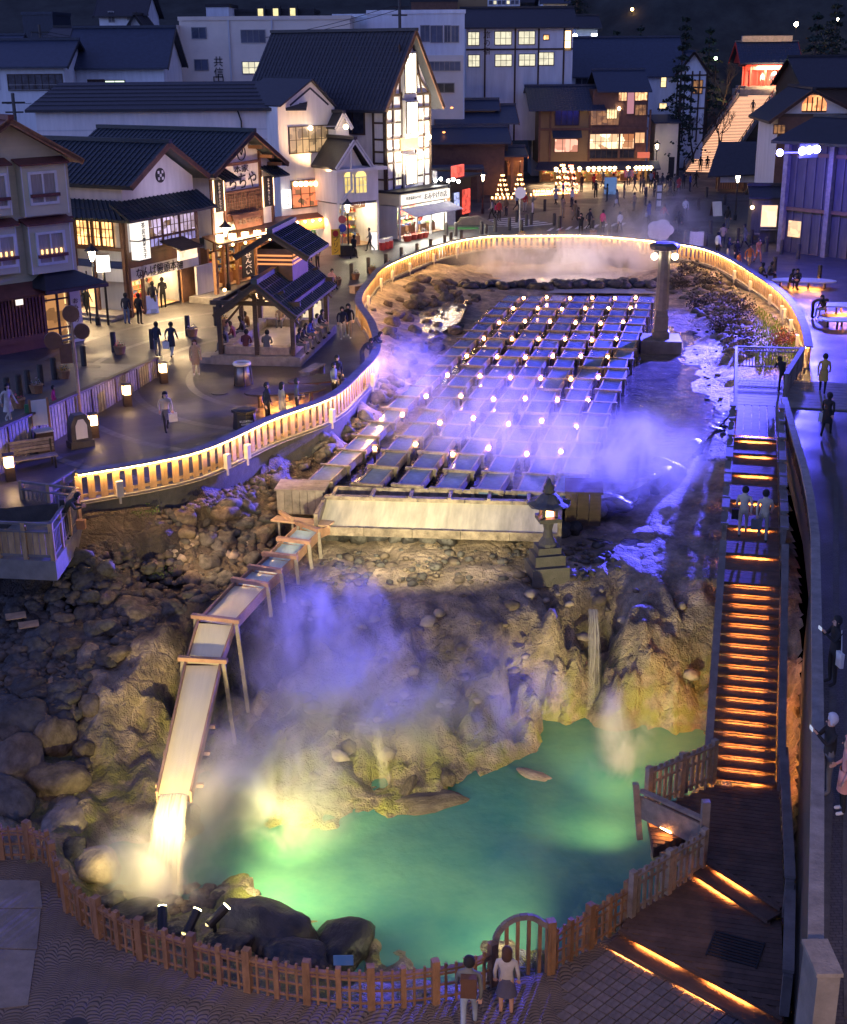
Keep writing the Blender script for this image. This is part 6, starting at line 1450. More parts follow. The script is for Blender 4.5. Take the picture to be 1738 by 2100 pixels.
for t_ in (0,.25,.5,.75,1): MB().box(x0+(x1-x0)*t_-.08,x0+(x1-x0)*t_+.08,-1.1,-1.0,z0,z1+.3).build('timber', M['wood_dark'], bl.t)
for t_ in (.2,.5,.8,.98): MB().box(x0,x1,-1.09,-1.0,z0+(z1-z0)*t_-.08,z0+(z1-z0)*t_+.08).build('timber', M['wood_dark'], bl.t)
bl.roof_front(x0-.4,x1+.4,-1.5,9,(x0+x1)/2,z1-.1,z1+2.4,M['roof_blue'],.15,ribs=False,rake=M['wood_dark'])
bl.pwin(1436,174,1454,200,-1.02,nx=2,nz=2,pane=E['win_dim'],frame=M['wood_dark'])
sw = Bd('stone_stairhouse', 'tall pale windowless annexe wall right of the lantern inn behind the pine', 'building', P(1350,372), ang=R(1)); L2_ = sw.px(1398,360)[0]; MB().box(0,L2_,0,4,0,sw.px(1375,258)[1]).build('wall', M['beige'], sw.t); MB().slab((-.2,-.3,sw.px(1375,258)[1]),(L2_+.2,-.3,sw.px(1375,258)[1]),(L2_+.2,4,sw.px(1375,258)[1]+.6),(-.2,4,sw.px(1375,258)[1]+.6),.15).build('roof', M['roof_blue'], sw.t)
MB().box(L2_*.65,L2_*.9,-.05,-.0,0,2.2).build('doorway', M['black'], sw.t)
for i in range(9): MB().box(L2_*i/9,L2_*i/9+.04,-.04,0,0,sw.px(1375,258)[1]).build('batten', M['beige'], sw.t)

# ================================================================= temple stairway and gate
S0 = P(1455,362); S1q = Q(1567,206,178.0); zt_ = S1q.z
TS = Bd('temple_stairway', 'long straight stone stairway glowing orange, climbing to the red temple gate', 'stairway', (P(1437,363).x,S0.y,0), ang=0)
d_ = Vector((S1q.x-S0.x, S1q.y-S0.y, 0)); hl = d_.length; an = math.atan2(d_.y,d_.x)-PI/2; TS.t.rotation_euler.z = an; TS.t.location = (S0.x,S0.y,0)
NS = 52; wst = 2.1
M['stair_stone'] = mat('temple_stair_stone', (.42,.36,.30), .75, .2, 3, .2, 12)
for i in range(NS):
    y0_, y1_ = hl*i/NS, hl*(i+1)/NS; z_ = zt_*(i+1)/NS
    MB().box(-wst,wst,y0_,y1_,z_-zt_/NS-.3,z_).build('step', M['stair_stone'], TS.t)
E['temple'] = emis('temple_step_light',(1,.50,.28),1.6)
for i in range(NS): MB().box(-wst,wst,hl*i/NS-.03,hl*i/NS-.002,zt_*i/NS+.03,zt_*i/NS+.10).build('step_light', E['temple'], TS.t)
for s in (-1,1):
    MB().beam((s*(wst+.2),0,.4),(s*(wst+.2),hl,zt_+.4),.3,.5).build('kerb', M['stone'], TS.t); MB().beam((s*(wst+.25),0,1.2),(s*(wst+.25),hl,zt_+1.2),.07,.07).build('handrail', M['wood_dark'], TS.t)
    for i in range(14): y = hl*i/13; MB().box(s*(wst+.25)-.05,s*(wst+.25)+.05,y-.05,y+.05,zt_*i/13+.3,zt_*i/13+1.2).build('rail_post', M['wood_dark'], TS.t)
TG = Bd('temple_gate', 'red-columned temple gate with blue tiled roof and white-tipped rafters at the stair top', 'temple gate', (S1q.x-3.0,S1q.y+1.5,zt_), ang=R(0))
g0 = TG.px(1550,190)[0]; g1 = TG.px(1643,190)[0]; zb_ = TG.px(1595,188)[1]; zc_ = TG.px(1595,146)[1]; 
MB().box(TG.px(1530,195,-1)[0],TG.px(1600,195,-1)[0],-1.5,3,-3.5,zb_-.3).build('terrace', M['stone'], TG.t); MB().box(g0-.6,g1+.8,-.6,5,-4,zb_).build('base', M['stone'], TG.t)
for k in range(4):
    for y in (0,3): x = g0+(g1-g0)*k/3; MB().cyl((x,y,zb_),.2,zc_-zb_,10).build('column', M['red'], TG.t)
MB().box(g0-.3,g1+.3,-.15,.15,zc_-.5,zc_-.1).build('beam', M['red'], TG.t); MB().box(g0-.3,g1+.3,2.9,3.1,zb_,zc_).build('back_wall', M['red'], TG.t)
MB().box(g0-.8,g1+.8,-.7,3.7,zc_-.08,zc_+.15).build('bracket_tier', M['red'], TG.t)
zr0 = zc_+.3; n = 26
for i in range(n): x = g0-1.0+(g1-g0+2.0)*(i+.5)/n; MB().box(x-.06,x+.06,-1.5,0,zr0-.08,zr0+.06).build('rafter', M['red'], TG.t); MB().box(x-.065,x+.065,-1.54,-1.501,zr0-.085,zr0+.065).build('rafter_tip', M['white'], TG.t)
x0 = TG.px(1532,136,-1.7)[0]; x1 = TG.px(1662,136,-1.7)[0]; zr_ = TG.px(1600,97,1.5)[1]
TG.roof_side(x0,x1,-1.7,4.7,1.5,zr0+.1,zr_,M['roof_blue'],.2,rake=M['red'])
MB().box(x0+.8,x1-.8,1.2,1.8,zr_,zr_+.75).build('ridge_box', M['stone'], TG.t)
for x in (x0+.5,x1-.6): MB().add([(x,-.9,zr0),(x,3.9,zr0),(x,1.5,zr_-.2),(x+.1,-.9,zr0),(x+.1,3.9,zr0),(x+.1,1.5,zr_-.2)],[(0,1,2),(5,4,3),(0,3,4,1),(1,4,5,2),(2,5,3,0)]).build('gable_board', M['red'], TG.t)
lamp('gate_light','AREA',tuple(TG.A+Vector(((g0+g1)/2,-.9,zc_-.2))),1400,(1,.66,.38),4.5,tuple(TG.A+Vector(((g0+g1)/2,1.5,zb_))),sx=1)
lamp('gate_uplight','SPOT',tuple(TG.A+Vector(((g0+g1)/2,-5,zb_+.2))),4000,(1,.6,.3),.2,tuple(TG.A+Vector(((g0+g1)/2,0,zc_+.5))),100,.8)
MB().sphere((g0+(g1-g0)*.5,-.9,zc_-.9),.22,8).build('lamp', E['lamp_street'], TG.t)
# grave and shrine lanterns / hillside lights
def hill_lamp(u,v,D,label,col=(1,.75,.45),s=60,r=.16,h=3.0):
    p = Q(u,v,D); t = thing('hill_lamp', label, 'lamp', (p.x,p.y,p.z-h)); MB().cyl((0,0,0),.06,h-.1,6).build('pole', M['black'], t); MB().sphere((0,0,h),r,8).build('globe', emis('hill_globe',col,s), t)
hill_lamp(1649,62,185,'bright yellow lamp standing above the right end of the temple gate',r=.3,s=55); hill_lamp(1634,170,176,'white-yellow lamp right of the red temple gate columns',r=.28,s=50)
hill_lamp(1483,129,168,'small green-white lamp in the dark trees left of the temple gate',(.7,1,.6),40,.18); hill_lamp(1459,37,220,'faint small lamp high in the dark forest at upper right',(1,.8,.5),14,.16); hill_lamp(1313,26,200,'small orange lamp in the trees at the top right of centre',(1,.5,.15),25,.22)
hill_lamp(1195,79,168,'white street light at the right end of the blue-white hotel',(.8,.9,1),50,.26); hill_lamp(1232,85,172,'white street light just left of the glowing white window on the hill',(.8,.9,1),40,.18); hill_lamp(1148,42,200,'yellow lamp on the roof ridge above the hotel',(1,.7,.35),45,.25); hill_lamp(1735,53,190,'pale lamp at the extreme top right edge',(1,.85,.6),30,.2)

# ================================================================= right-hand side buildings
A = P(1597,372); br = Bd('gabled_house', 'white gabled house with a glowing fan-shaped window at the right edge', 'house', Q(1597,330,118), ang=R(-4)); br.t.location.z = 0; br.A.z = 0
xl, zE = br.px(1600,250); xp, zP = br.px(1682,196,-.6); xr = 2*xp-xl+2; zw_ = br.px(1680,243)[1]
mb = MB(); mb.vprism([(xl+.5,0),(xr,0),(xr,zE),(xp,zP-.3),(xl+.5,zE)],0,10); mb.build('wall', M['white'], br.t); MB().box(xl+.4,xr,-.12,-.002,0,zw_-.3).build('lower_wall', M['wood_brown'], br.t); MB().box(xl+.4,xr,-.2,-.0,zw_-.35,zw_-.1).build('beam', M['wood_dark'], br.t)
br.roof_front(xl-.5,xr+.5,-.8,10,xp,zE-.4,zP,M['roof'],.2,ribs=False,rake=M['wood_brown'])
x0,x1,z0,z1 = br.rect(1659,208,1709,240); xm = (x0+x1)/2; f = MB(); f.add([(x0,-.05,z0),(x1,-.05,z0),(x1,-.05,z0+(z1-z0)*.5),(x1-.5,-.05,z1),(x0+.5,-.05,z1),(x0,-.05,z0+(z1-z0)*.5)],[(0,1,2,3,4,5)]); wo = MB().beam((x0,-.08,z0-.05),(x1,-.08,z0-.05),.1,.12).build('window', M['wood_dark'], br.t); f.build('pane', emis('fan_window',(1,.42,.16),1.6,.5,1.2,col2=(1,.3,.1)), wo)
for t_ in (.2,.4,.6,.8): MB().box(x0+(x1-x0)*t_-.05,x0+(x1-x0)*t_+.05,-.12,-.06,z0,z1-.15).build('mullion', M['wood_dark'], wo)
br.pwin(1600,268,1622,285,-.14,nx=3,nz=1,pane=E['win_dim'],frame=M['wood_brown'])
house('big_roof_house', 'dark big-roofed building behind the white gabled house at the right edge', 1660,190,1800,230,150,12,M['roof'],M['wood_dark'],'side',(),rise=3,base=0)
# blue-lit timber building
A = P(1609,526); B = P(1738,566)
M['plank_grey'] = mat('grey_plank_wall', (.085,.075,.07), .7, .3, 2, .3, 12, stretch=(3,3,.4))
bb_ = Bd('timber_hall', 'tall timber hall bathed in blue light with a blue floodlight under its eaves', 'building', A, ang=R(-50)) 
zt2 = Q(1625,296,A.y).z; MB().box(0,16,0,8,0,zt2).build('wall', M['plank_grey'], bb_.t); bb_.roof_side(-.8,17,-1.0,9,4,zt2-.1,zt2+1.3,M['roof'],.2,ribs=False)
for i in range(22): MB().box(i*.75,i*.75+.12,-.1,-.001,0,zt2).build('batten', M['plank_grey'], bb_.t)
for z in (2.9,zt2-1.1): MB().box(-.1,16,-.25,-.101,z,z+.25).build('beam', M['wood_brown'], bb_.t)
for i in range(5): MB().box(i*3.6,i*3.6+.35,-.5,-.1,0,zt2-.2).build('pillar', M['wood_grey'], bb_.t)
MB().box(.6,1.6,-.16,-.1,1.1,2.2).build('window', emis('hall_window',(1,.6,.3),1.2,.4,2), bb_.t)
bs = Bd('kiosk', 'small wooden kiosk with a warm lit serving window in front of the blue-lit hall', 'kiosk', P(1546,506), ang=R(-8)); L_ = bs.px(1606,500)[0]; zt3 = bs.px(1576,415)[1]
MB().box(0,L_,0,2.4,0,zt3).build('wall', M['plank_grey'], bs.t); bs.roof_side(-.3,L_+.4,-.4,2.8,1.2,zt3,zt3+.7,M['roof'],.12,ribs=False); bs.pwin(1571,432,1603,476,nx=1,nz=1,pane=emis('kiosk_window',(1,.62,.36),1.6,.3,1.5),frame=M['wood_grey'])
x,z = bs.px(1553,436,-.3); MB().sphere((x,-.3,z),.14,8).build('lantern', E['paper'], bs.t); MB().box(-.2,.6,-.9,-.3,.6,.7).build('counter', M['wood_grey'], bs.t)
x0,z0 = bs.px(1569,480,-.1); MB().box(x0,L_,-.4,0,z0-.1,z0).build('counter', M['wood_grey'], bs.t)
bo_ = Bd('market_booth', 'timber market booth with white banner and lattice front near the temple stairs', 'booth', P(1484,402), ang=R(-3)); L_ = bo_.px(1600,400)[0]; zt4 = bo_.px(1540,358)[1]
MB().slab((bo_.px(1462,356,-1)[0],-1.5,zt4-.5),(L_+.6,-1.5,zt4-.2),(L_+.6,4,zt4+2.4),(bo_.px(1500,356,-1)[0],4,zt4+2.4),.15).build('roof', M['roof'], bo_.t)
for x in (0,L_*.45,L_): MB().box(x-.12,x+.12,0,.24,0,zt4).build('post', M['wood_brown'], bo_.t)
MB().box(.1,L_-.1,-.05,0,zt4-1.25,zt4-.35).build('banner', M['white'], bo_.t)
for i in range(24): MB().box(L_*i/24+.05,L_*i/24+.18,-.04,.0,.2,1.2).build('lattice_slat', M['wood_warm'], bo_.t)
MB().box(.1,L_,2.5,2.6,0,zt4).build('back_wall', M['wood_brown'], bo_.t); lamp('booth_glow','POINT',tuple(bo_.A+Vector((L_*.4,.8,zt4-.3))),60,(1,.55,.25),.1)
ts_ = thing('stone_marker', 'tall rounded dark stone marker at the foot of the glowing stairway', 'stone marker', P(1495,362)); MB().lathe((0,0,0),[(.75,0),(.75,2.6),(.55,3.0),(.1,3.1)],12).build('body', M['stone_dark'], ts_)
# ================================================================= floodlight fixture
ff = thing('blue_floodlight', 'intense blue floodlight cluster under the eaves of the timber hall at the right', 'floodlight', tuple(Q(1672,322,87.5)))
MB().box(-.6,.6,.1,.5,-.45,.45).build('housing', M['black'], ff)
for i in range(3): MB().sphere((-.45+i*.45,0,.05*i),.24,10).build('lens', E['blue'], ff)
MB().sphere((-1.9,0,-.1),.22,8).build('lens', E['blue'], ff); MB().box(-2.0,.2,.1,.2,-.15,-.05).build('bracket', M['black'], ff)

# ================================================================= trees
def leaf_cluster(mb, c, r, n, s, flat=.6):
    for _ in range(n):
        d = Vector((random.gauss(0,1),random.gauss(0,1),random.gauss(0,flat))); d = d*(r*random.random()**.5/max(.01,d.length)); p = Vector(c)+d
        a = Vector((random.uniform(-1,1),random.uniform(-1,1),random.uniform(-.6,.6))).normalized()*s*random.uniform(.5,1.2); b_ = a.cross(Vector((random.uniform(-1,1),random.uniform(-1,1),random.uniform(-1,1)))).normalized()*s*random.uniform(.4,.9)
        mb.add([p-a*.5, p+b_*.5, p+a*.5, p-b_*.5],[(0,1,2,3)])
M['needle'] = mat('dark_conifer_foliage', (.02,.035,.025), .9, .5, 3); M['bark'] = mat('tree_bark', (.07,.05,.04), .9, .4, 5, .6, 20, stretch=(1,1,.3)); M['bare'] = mat('bare_twigs', (.06,.045,.04), .9, .3, 4)
def conifer_meshes(h, r, n=11, s=.38, k=60):
    c = MB(); z = h*.16
    for i in range(n):
        t = i/(n-1); zz = h*(.2+.78*t); rr = r*(1-t)**.75*(.8+.3*random.random())
        for q in range(6):
            a = random.uniform(0,2*PI); c.mi = 0
            for w_ in range(4): leaf_cluster(c, (rr*math.cos(a)*(w_+1)/4.2, rr*math.sin(a)*(w_+1)/4.2, zz-rr*.12*w_), .32+.1*r*.3, k//20+2, s, .25)
    tr = MB(); tr.tube([(0,0,-1),(0.05,0,h*.3),(0,.05,h*.7),(0,0,h)],[.28,.2,.1,.02],7)
    return c.mesh('crown', M['needle']), tr.mesh('trunk', M['bark'])
def bare_meshes(h, seed):
    rnd = random.Random(seed); t = MB(); tw_ = MB()
    def grow(p, d, L_, r, dep):
        q = p+d*L_; (t if dep < 2 else tw_).tube([p, p.lerp(q,.5)+Vector((rnd.uniform(-.08,.08),rnd.uniform(-.08,.08),0))*L_, q],[r, r*.8, r*.6],5 if dep < 2 else 3)
        if dep >= 5: return
        for k in range(3 if dep < 4 else 4):
            nd = (d+Vector((rnd.uniform(-.75,.75),rnd.uniform(-.75,.75),rnd.uniform(-.1,.6)))).normalized(); grow(q, nd, L_*rnd.uniform(.6,.8), r*.58, dep+1)
    grow(Vector((0,0,-.5)), Vector((rnd.uniform(-.12,.12),0,1)).normalized(), h*.28, h*.022, 0)
    return tw_.mesh('crown', M['bare']), t.mesh('trunk', M['bark'])
cm_ = [conifer_meshes(h,r,n) for h,r,n in ((11,2.6,12),(13,3.0,13),(9,2.2,10))]
bm2 = [bare_meshes(9,i) for i in range(4)]
def tree(ms, loc, label, s=1, rz=0, group=None, name='pine_tree'):
    t = thing(name, label, 'tree', loc, rz, group); t.scale = (s,s,s); link('crown', ms[0], t); link('trunk', ms[1], t); return t
pt = P(1397,368); tree(cm_[0], (pt.x,pt.y,0), 'tall layered black pine in front of the lodge at right of centre', 1.25)
tpx = [(1235,60,0),(1280,80,0),(1330,70,0),(1375,90,0),(1420,95,0),(1470,100,0),(1520,70,0),(1560,60,0),(1610,70,0),(1690,90,0),(1725,110,0),(1250,20,0),(1310,10,0),(1360,15,0),(1410,25,0),(1500,20,0),(1550,10,0),(1600,20,0),(1680,30,0),(1730,50,0),(1460,10,0),(1640,40,0),(1200,30,0)]
for i,(u,v,_) in enumerate(sorted(tpx)):
    D = (172 if not 1515 < u < 1680 else 200)+ (60-min(60,v))*.9 + random.uniform(0,10); p = Q(u,v,D); z = hill_z(p.x,D)
    con = i%3 != 1; tree(cm_[i%3] if con else bm2[i%4], (p.x,D,z-.3), 'dark %s tree on the unlit right hillside, %s from the left' % ('conifer' if con else 'bare', orl(i+1)), random.uniform(1.0,1.5), random.uniform(0,6), 'dark %s trees on the right hillside' % ('conifer' if con else 'bare'), 'hillside_tree')
for i in range(16):
    u = -20+i*52; D = 235+random.uniform(0,25); p = Q(u,20,D); tree(cm_[i%3], (p.x,D,hill_z(p.x,D)-.3), 'dark distant conifer along the top edge above the rooftops, %s from the left' % orl(i+1), random.uniform(1.2,1.7), random.uniform(0,6), 'distant conifers above the rooftops', 'hillside_tree')
for i,(u,v) in enumerate(((1430,330),(1408,310),(1490,300),(1425,345))):
    p = P(u,360); D = 158+i*2; q = Q(u,v,D); tree(bm2[i], (q.x,D,hill_z(q.x,D)-.2), ['slim bare tree leaning beside the left edge of the glowing stairway','bare tree with thick trunk between the lodge and the stairway','bare tree rising from the bank just left of the stairway','low bare tree at the foot of the stairway bank'][i], .9, i, None, 'bare_tree')
q = Q(1496,220,172); t = tree(bm2[1], (q.x,172,q.z-1.5), 'bare tree lit orange from below, left of the temple gate', .9, 2, None, 'bare_tree'); lamp('tree_uplight','SPOT',(q.x+.5,169.5,q.z-1.6),600,(1,.62,.3),.1,(q.x,172,q.z+3),80,.8)
# red-lit shrub by the road
q = P(970,440); t = tree(bm2[2], (q.x,q.y,0), 'small bare tree lit red beside the annex shop', .35, 1, None, 'bare_tree'); lamp('tree_red','POINT',(q.x,q.y-1,1.0),40,(1,.15,.08),.1)
# bank and shrubs by the temple stair foot
mb = MB(); leaf_cluster(mb,(0,0,.8),1.3,500,.22,.8); o = mb.build('shrub', mat('olive_shrub',(.10,.12,.03),.9,.4,3)); o.location = P(1428,352); tag(o,'rounded olive shrub at the left foot of the glowing stairway','shrub')
# ================================================================= foot-bath pavilion
A = P(455,738); B = P(612,745)
pv = Bd('footbath_pavilion', 'open timber foot-bath pavilion with dark tiled roof and small raised turret', 'pavilion', A, B)
L_ = pv.L; DP = 7.4
MB().box(-.3,L_+.3,-.3,DP,0,.42).build('stone_base', M['stone'], pv.t); MB().box(-1.0,-.31,-.2,1.0,0,.3).build('stone_step', M['stone'], pv.t)
MB().box(.9,L_-.9,.9,DP-1,.421,.43).build('bath_water', M['steam_pool'], pv.t)
for a_,b__ in (((.3,.3),(L_-.3,.3)),((.3,DP-.6),(L_-.3,DP-.6)),((.3,.3),(.3,DP-.6)),((L_-.3,.3),(L_-.3,DP-.6))): MB().beam((a_[0],a_[1],.62),(b__[0],b__[1],.62),.45,.36).build('bench', M['wood_grey'], pv.t)
xe0, zE = pv.px(445,640,-.9); xp, zP = pv.px(529,576,-.9); xe1, _ = pv.px(612,645,-.9); zE -= .0
zpost = zE+.35
for x in (.1,L_*.5,L_-.1):
    for y in (.1,DP*.5,DP-.4):
        if x == L_*.5 and y == DP*.5: continue
        MB().box(x-.1,x+.1,y-.1,y+.1,.42,zpost if x != L_*.5 else zpost+.5).build('post', M['wood_dark'], pv.t)
pv.roof_front(xe0,xe1,-.9,DP+.4,xp,zE,zP,M['tile'],.12,rake=M['wood_dark'])
for y in (.1,DP-.4):
    MB().box(-.3,L_+.3,y-.08,y+.08,zpost-.05,zpost+.15).build('tie_beam', M['wood_dark'], pv.t); MB().box(xp-.08,xp+.08,y-.08,y+.08,zpost+.1,zP-.25).build('king_post', M['wood_dark'], pv.t)
    for s in (-1,1): MB().beam((xp,y,zpost+.15),(xp+s*L_*.3,y,zpost+(zP-zE)*.42),.1,.12).build('strut', M['wood_dark'], pv.t); MB().beam((xp+s*(L_/2-.1),y,zpost-.9),(xp+s*(L_/2-.9),y,zpost),.1,.1).build('brace', M['wood_dark'], pv.t)
for x in (.1,L_-.1): MB().beam((x,0,zpost+.05),(x,DP-.3,zpost+.05),.12,.18).build('plate_beam', M['wood_dark'], pv.t)
for i in range(10): 
    y = -.7+i*.85
    for s in (-1,1): MB().beam((xp,y,zP-.2),(xe0 if s < 0 else xe1,y,zE-.2),.07,.1).build('rafter', M['wood_dark'], pv.t)
# turret
yt0, yt1 = DP*.38, DP*.80; tw_ = 1.05; zt_b = zP-.5; zt_t = zP+1.0
MB().box(xp-tw_*.8,xp+tw_*.8,yt0,yt1,zt_b,zt_t).build('turret_wall', M['wood_brown'], pv.t)
for k in range(3): MB().box(xp-tw_*.8-.02,xp+tw_*.8+.02,yt0-.03,yt0,zt_t-.35-k*.2,zt_t-.27-k*.2).build('louvre', emis('louvre_glow',(1,.35,.1),1.0) if k == 0 else bpy.data.materials['louvre_glow'], pv.t); MB().box(xp+tw_*.8,xp+tw_*.8+.03,yt0+.2,yt1-.2,zt_t-.35-k*.2,zt_t-.27-k*.2).build('louvre', bpy.data.materials['louvre_glow'], pv.t)
pv.roof_front(xp-tw_*1.7,xp+tw_*1.7,yt0-.7,yt1+.7,xp,zt_t-.25,zt_t+.85,M['tile'],.12,rake=M['wood_dark'])
MB().sphere((xp-.1,.5,zpost+.55),.09,8).build('bulb', E['lamp_street'], pv.t)
lamp('pavilion_bulb','POINT',tuple(pv.A+pv.ex*(xp-.1)+pv.ey*.9+Vector((0,0,zpost+.3))),130,(1,.58,.26),.1); lamp('pavilion_bulb','POINT',tuple(pv.A+pv.ex*xp+pv.ey*(DP-1.6)+Vector((0,0,zpost-.2))),130,(1,.66,.36),.1)
x0,x1,z0,z1 = pv.rect(628,655,650,700,DP-.8); MB().box(L_*.55,L_-.3,DP-.7,DP-.65,.9,2.2).build('notice_board', emis('notice_glow',(1,.78,.5),.9,.3,2), pv.t)
# ================================================================= street furniture
bol = MB(); bol.cyl((0,0,0),.13,.98,10); bol.cyl((0,0,.98),.10,.03,10); bolm = bol.mesh('bollard', M['iron'])
BP = [(22,812,0),(46,805,0),(64,794,0),(90,780,0),(117,766,1),(178,740,0),(240,712,0),(319,706,0),(392,680,0),(450,661,0),(459,652,0),(729,571,0),(764,558,0),(800,549,0),(832,537,0),(864,529,0),(892,520,0),(921,510,0),(934,504,0),(955,501,0),(925,484,0),(944,485,0),(997,482,0),(1006,490,0),(1025,478,0),(1054,475,0),(1069,460,0),(1089,467,0),(1099,465,0),(1079,482,0),(1146,467,0),(1157,473,0),(1224,484,0),(1258,489,0),(1127,437,0),(1335,413,0),(1414,510,0),(1456,514,0),(1466,488,0),(1496,430,0),(1522,504,0),(1550,510,0),(1580,527,0),(1611,533,0),(1596,569,0),(1687,591,0),(1645,543,0),(1459,414,0),(1442,440,0),(1195,455,0)]
BP.sort()
for i,(u,v,l) in enumerate(BP):
    p = PG(u,v) if u < 420 else P(u,v)
    side_ = 'by the left street' if u < 470 else ('along the kerb by the shops' if u < 970 else ('at the road junction' if u < 1300 else 'on the right-hand plaza'))
    o = link('bollard', bolm, None, loc=p); tag(o, 'dark round bollard %s, %s from the left' % (side_, orl(i+1)), 'bollard', 'dark bollards around the plaza'); o.scale.z = random.uniform(.96,1.04)
pt_ = MB(); pt_.lathe((0,0,0),[(.22,0),(.30,.36),(.32,.38),(.27,.39)],10); ptm = pt_.mesh('tub', M['wood_warm']); soil = MB().cyl((0,0,.34),.27,.03,10).mesh('soil', M['bark'])
fm_ = []
for c_ in ((.5,.08,.12),(.6,.5,.55),(.55,.3,.05)):
    mb = MB(); leaf_cluster(mb,(0,0,.45),.26,60,.08,.4); fm_.append(mb.mesh('flowers', mat('flowers',c_,.8,.4,9)))
gl_ = MB(); leaf_cluster(gl_,(0,0,.42),.25,50,.09,.4); gm_ = gl_.mesh('leaves', M['green'])
PP = [(252,716),(136,765),(80,794),(42,824),(401,682),(699,582),(737,571),(772,560),(808,550),(839,538),(871,530),(900,522),(930,512),(941,506),(962,504),(1008,496),(1080,491),(1161,489),(1226,488),(466,662)]
PP.sort()
for i,(u,v) in enumerate(PP):
    p = PG(u,v) if u < 420 else P(u,v); t = thing('flower_tub', 'small wooden tub of flowers beside a bollard, %s tub from the left' % orl(i+1), 'planter', p, 0, 'flower tubs beside the bollards'); link('tub', ptm, t); link('soil', soil, t); link('flowers', fm_[i%3], t, kind='stuff'); link('leaves', gm_, t, kind='stuff')
def street_lamp(u,v,vh,label,power=90,z=None,col=(1,.78,.48)):
    p = (PG(u,v) if u < 420 else P(u,v)); H_ = Q(u,vh,p.y).z-p.z
    t = thing('street_lamp', label, 'street lamp', p)
    po = MB(); po.lathe((0,0,0),[(.14,0),(.14,.4),(.08,.5),(.06,1.2),(.045,H_-.75),(.10,H_-.7),(.03,H_-.5)],8); po.build('pole', M['black'], t)
    h = MB()
    for k in range(4):
        a = PI/4+PI/2*k; h.beam((.11*math.cos(a),.11*math.sin(a),H_-.45),(.24*math.cos(a),.24*math.sin(a),H_+.1),.03,.03)
    h.build('lamp_frame', M['black'], t, kind='stuff'); ro = MB(); ro.lathe((0,0,0),[(.40,H_+.1),(.34,H_+.16),(.12,H_+.34),(.03,H_+.5)],4); r_ = ro.build('lamp_roof', M['black'], t); r_.rotation_euler.z = 0
    g = MB(); g.lathe((0,0,0),[(.08,H_-.44),(.19,H_+.07)],4); g.build('lamp_glass', E['lamp_street'], t); lamp('street_lamp_light','POINT',(p.x,p.y,p.z+H_-.15),power*.6,col,.18)
    for o in (t.children): pass
    return t
street_lamp(208,656,508,'black lantern-headed street lamp in front of the souvenir shop at left',170); street_lamp(477,591,463,'lit street lamp in front of the restaurant with lanterns',150)
street_lamp(724,521,420,'unlit black street lamp on a dark square planter beside the yellow banner',8); street_lamp(1000,440,362,'lit street lamp beside the road in front of the porch hall',200); street_lamp(1517,462,373,'lit street lamp left of the kiosk',120); street_lamp(1604,430,365,'lit street lamp in front of the blue-lit timber hall',120); street_lamp(1355,376,305,'lit street lamp beside the lantern inn',160)
tag(MB().box(-.6,.6,-.5,.5,0,.75).build('planter_box', M['black']), 'large black planter box around the foot of the unlit street lamp', 'planter').location = P(722,521)
# illuminated sign post + double round sign
p = PG(229,656); t = thing('lit_sign_post', 'glowing white rounded sign box on a tall pole before the souvenir shop', 'sign', p, R(20)); z1 = Q(229,513,p.y).z-p.z; z0 = Q(229,547,p.y).z-p.z
MB().box(-.06,.06,-.06,.06,0,z0).build('pole', M['black'], t); MB().box(-.33,.33,-.12,.12,z0,z1).build('sign_box', E['sign'], t); MB().box(-.36,.36,-.13,.13,z1,z1+.05).build('cap', M['black'], t)
lamp('sign_glow','POINT',tuple(p+Vector((0,-.4,(z0+z1)/2))),50,(1,.92,.8),.2)
p = PG(193,652); t = thing('traffic_sign', 'round traffic sign seen from behind on a thin dark post left of the shop steps', 'sign', p, R(30)); z1 = Q(193,568,p.y).z-p.z; MB().cyl((0,0,0),.04,z1+.6,6).build('post', M['black'], t); MB().tube([(0,-.05,z1),(0,-.09,z1)],.32,16).build('disc', M['iron'], t)
# wooden pole with round discs
p = P(171,862); t = thing('signboard_pole', 'slanting pale pole carrying round dark disc signs and a hanging board', 'sign', p, R(15)); H_ = Q(157,640,p.y).z
MB().tube([(0,0,0),(0,0,H_)],[.07,.05],8).build('pole', M['wood_pale'], t)
for dx_,dz_,r_ in ((-.75,-.85,.34),(.35,-.55,.30),(.0,.15,.32)): MB().tube([(dx_,-.08,H_+dz_),(dx_,.08,H_+dz_)],r_,18).build('disc', M['wood_brown'], t)
MB().beam((-.6,0,H_-.75),(.3,0,H_-.6),.05,.08).build('arm', M['metal'], t); MB().beam((-.6,0,H_-.9),(.3,0,H_-.75),.05,.08).build('arm', M['metal'], t); MB().box(-.55,-.1,-.05,.05,H_-1.75,H_-1.0).build('board', M['wood_brown'], t)
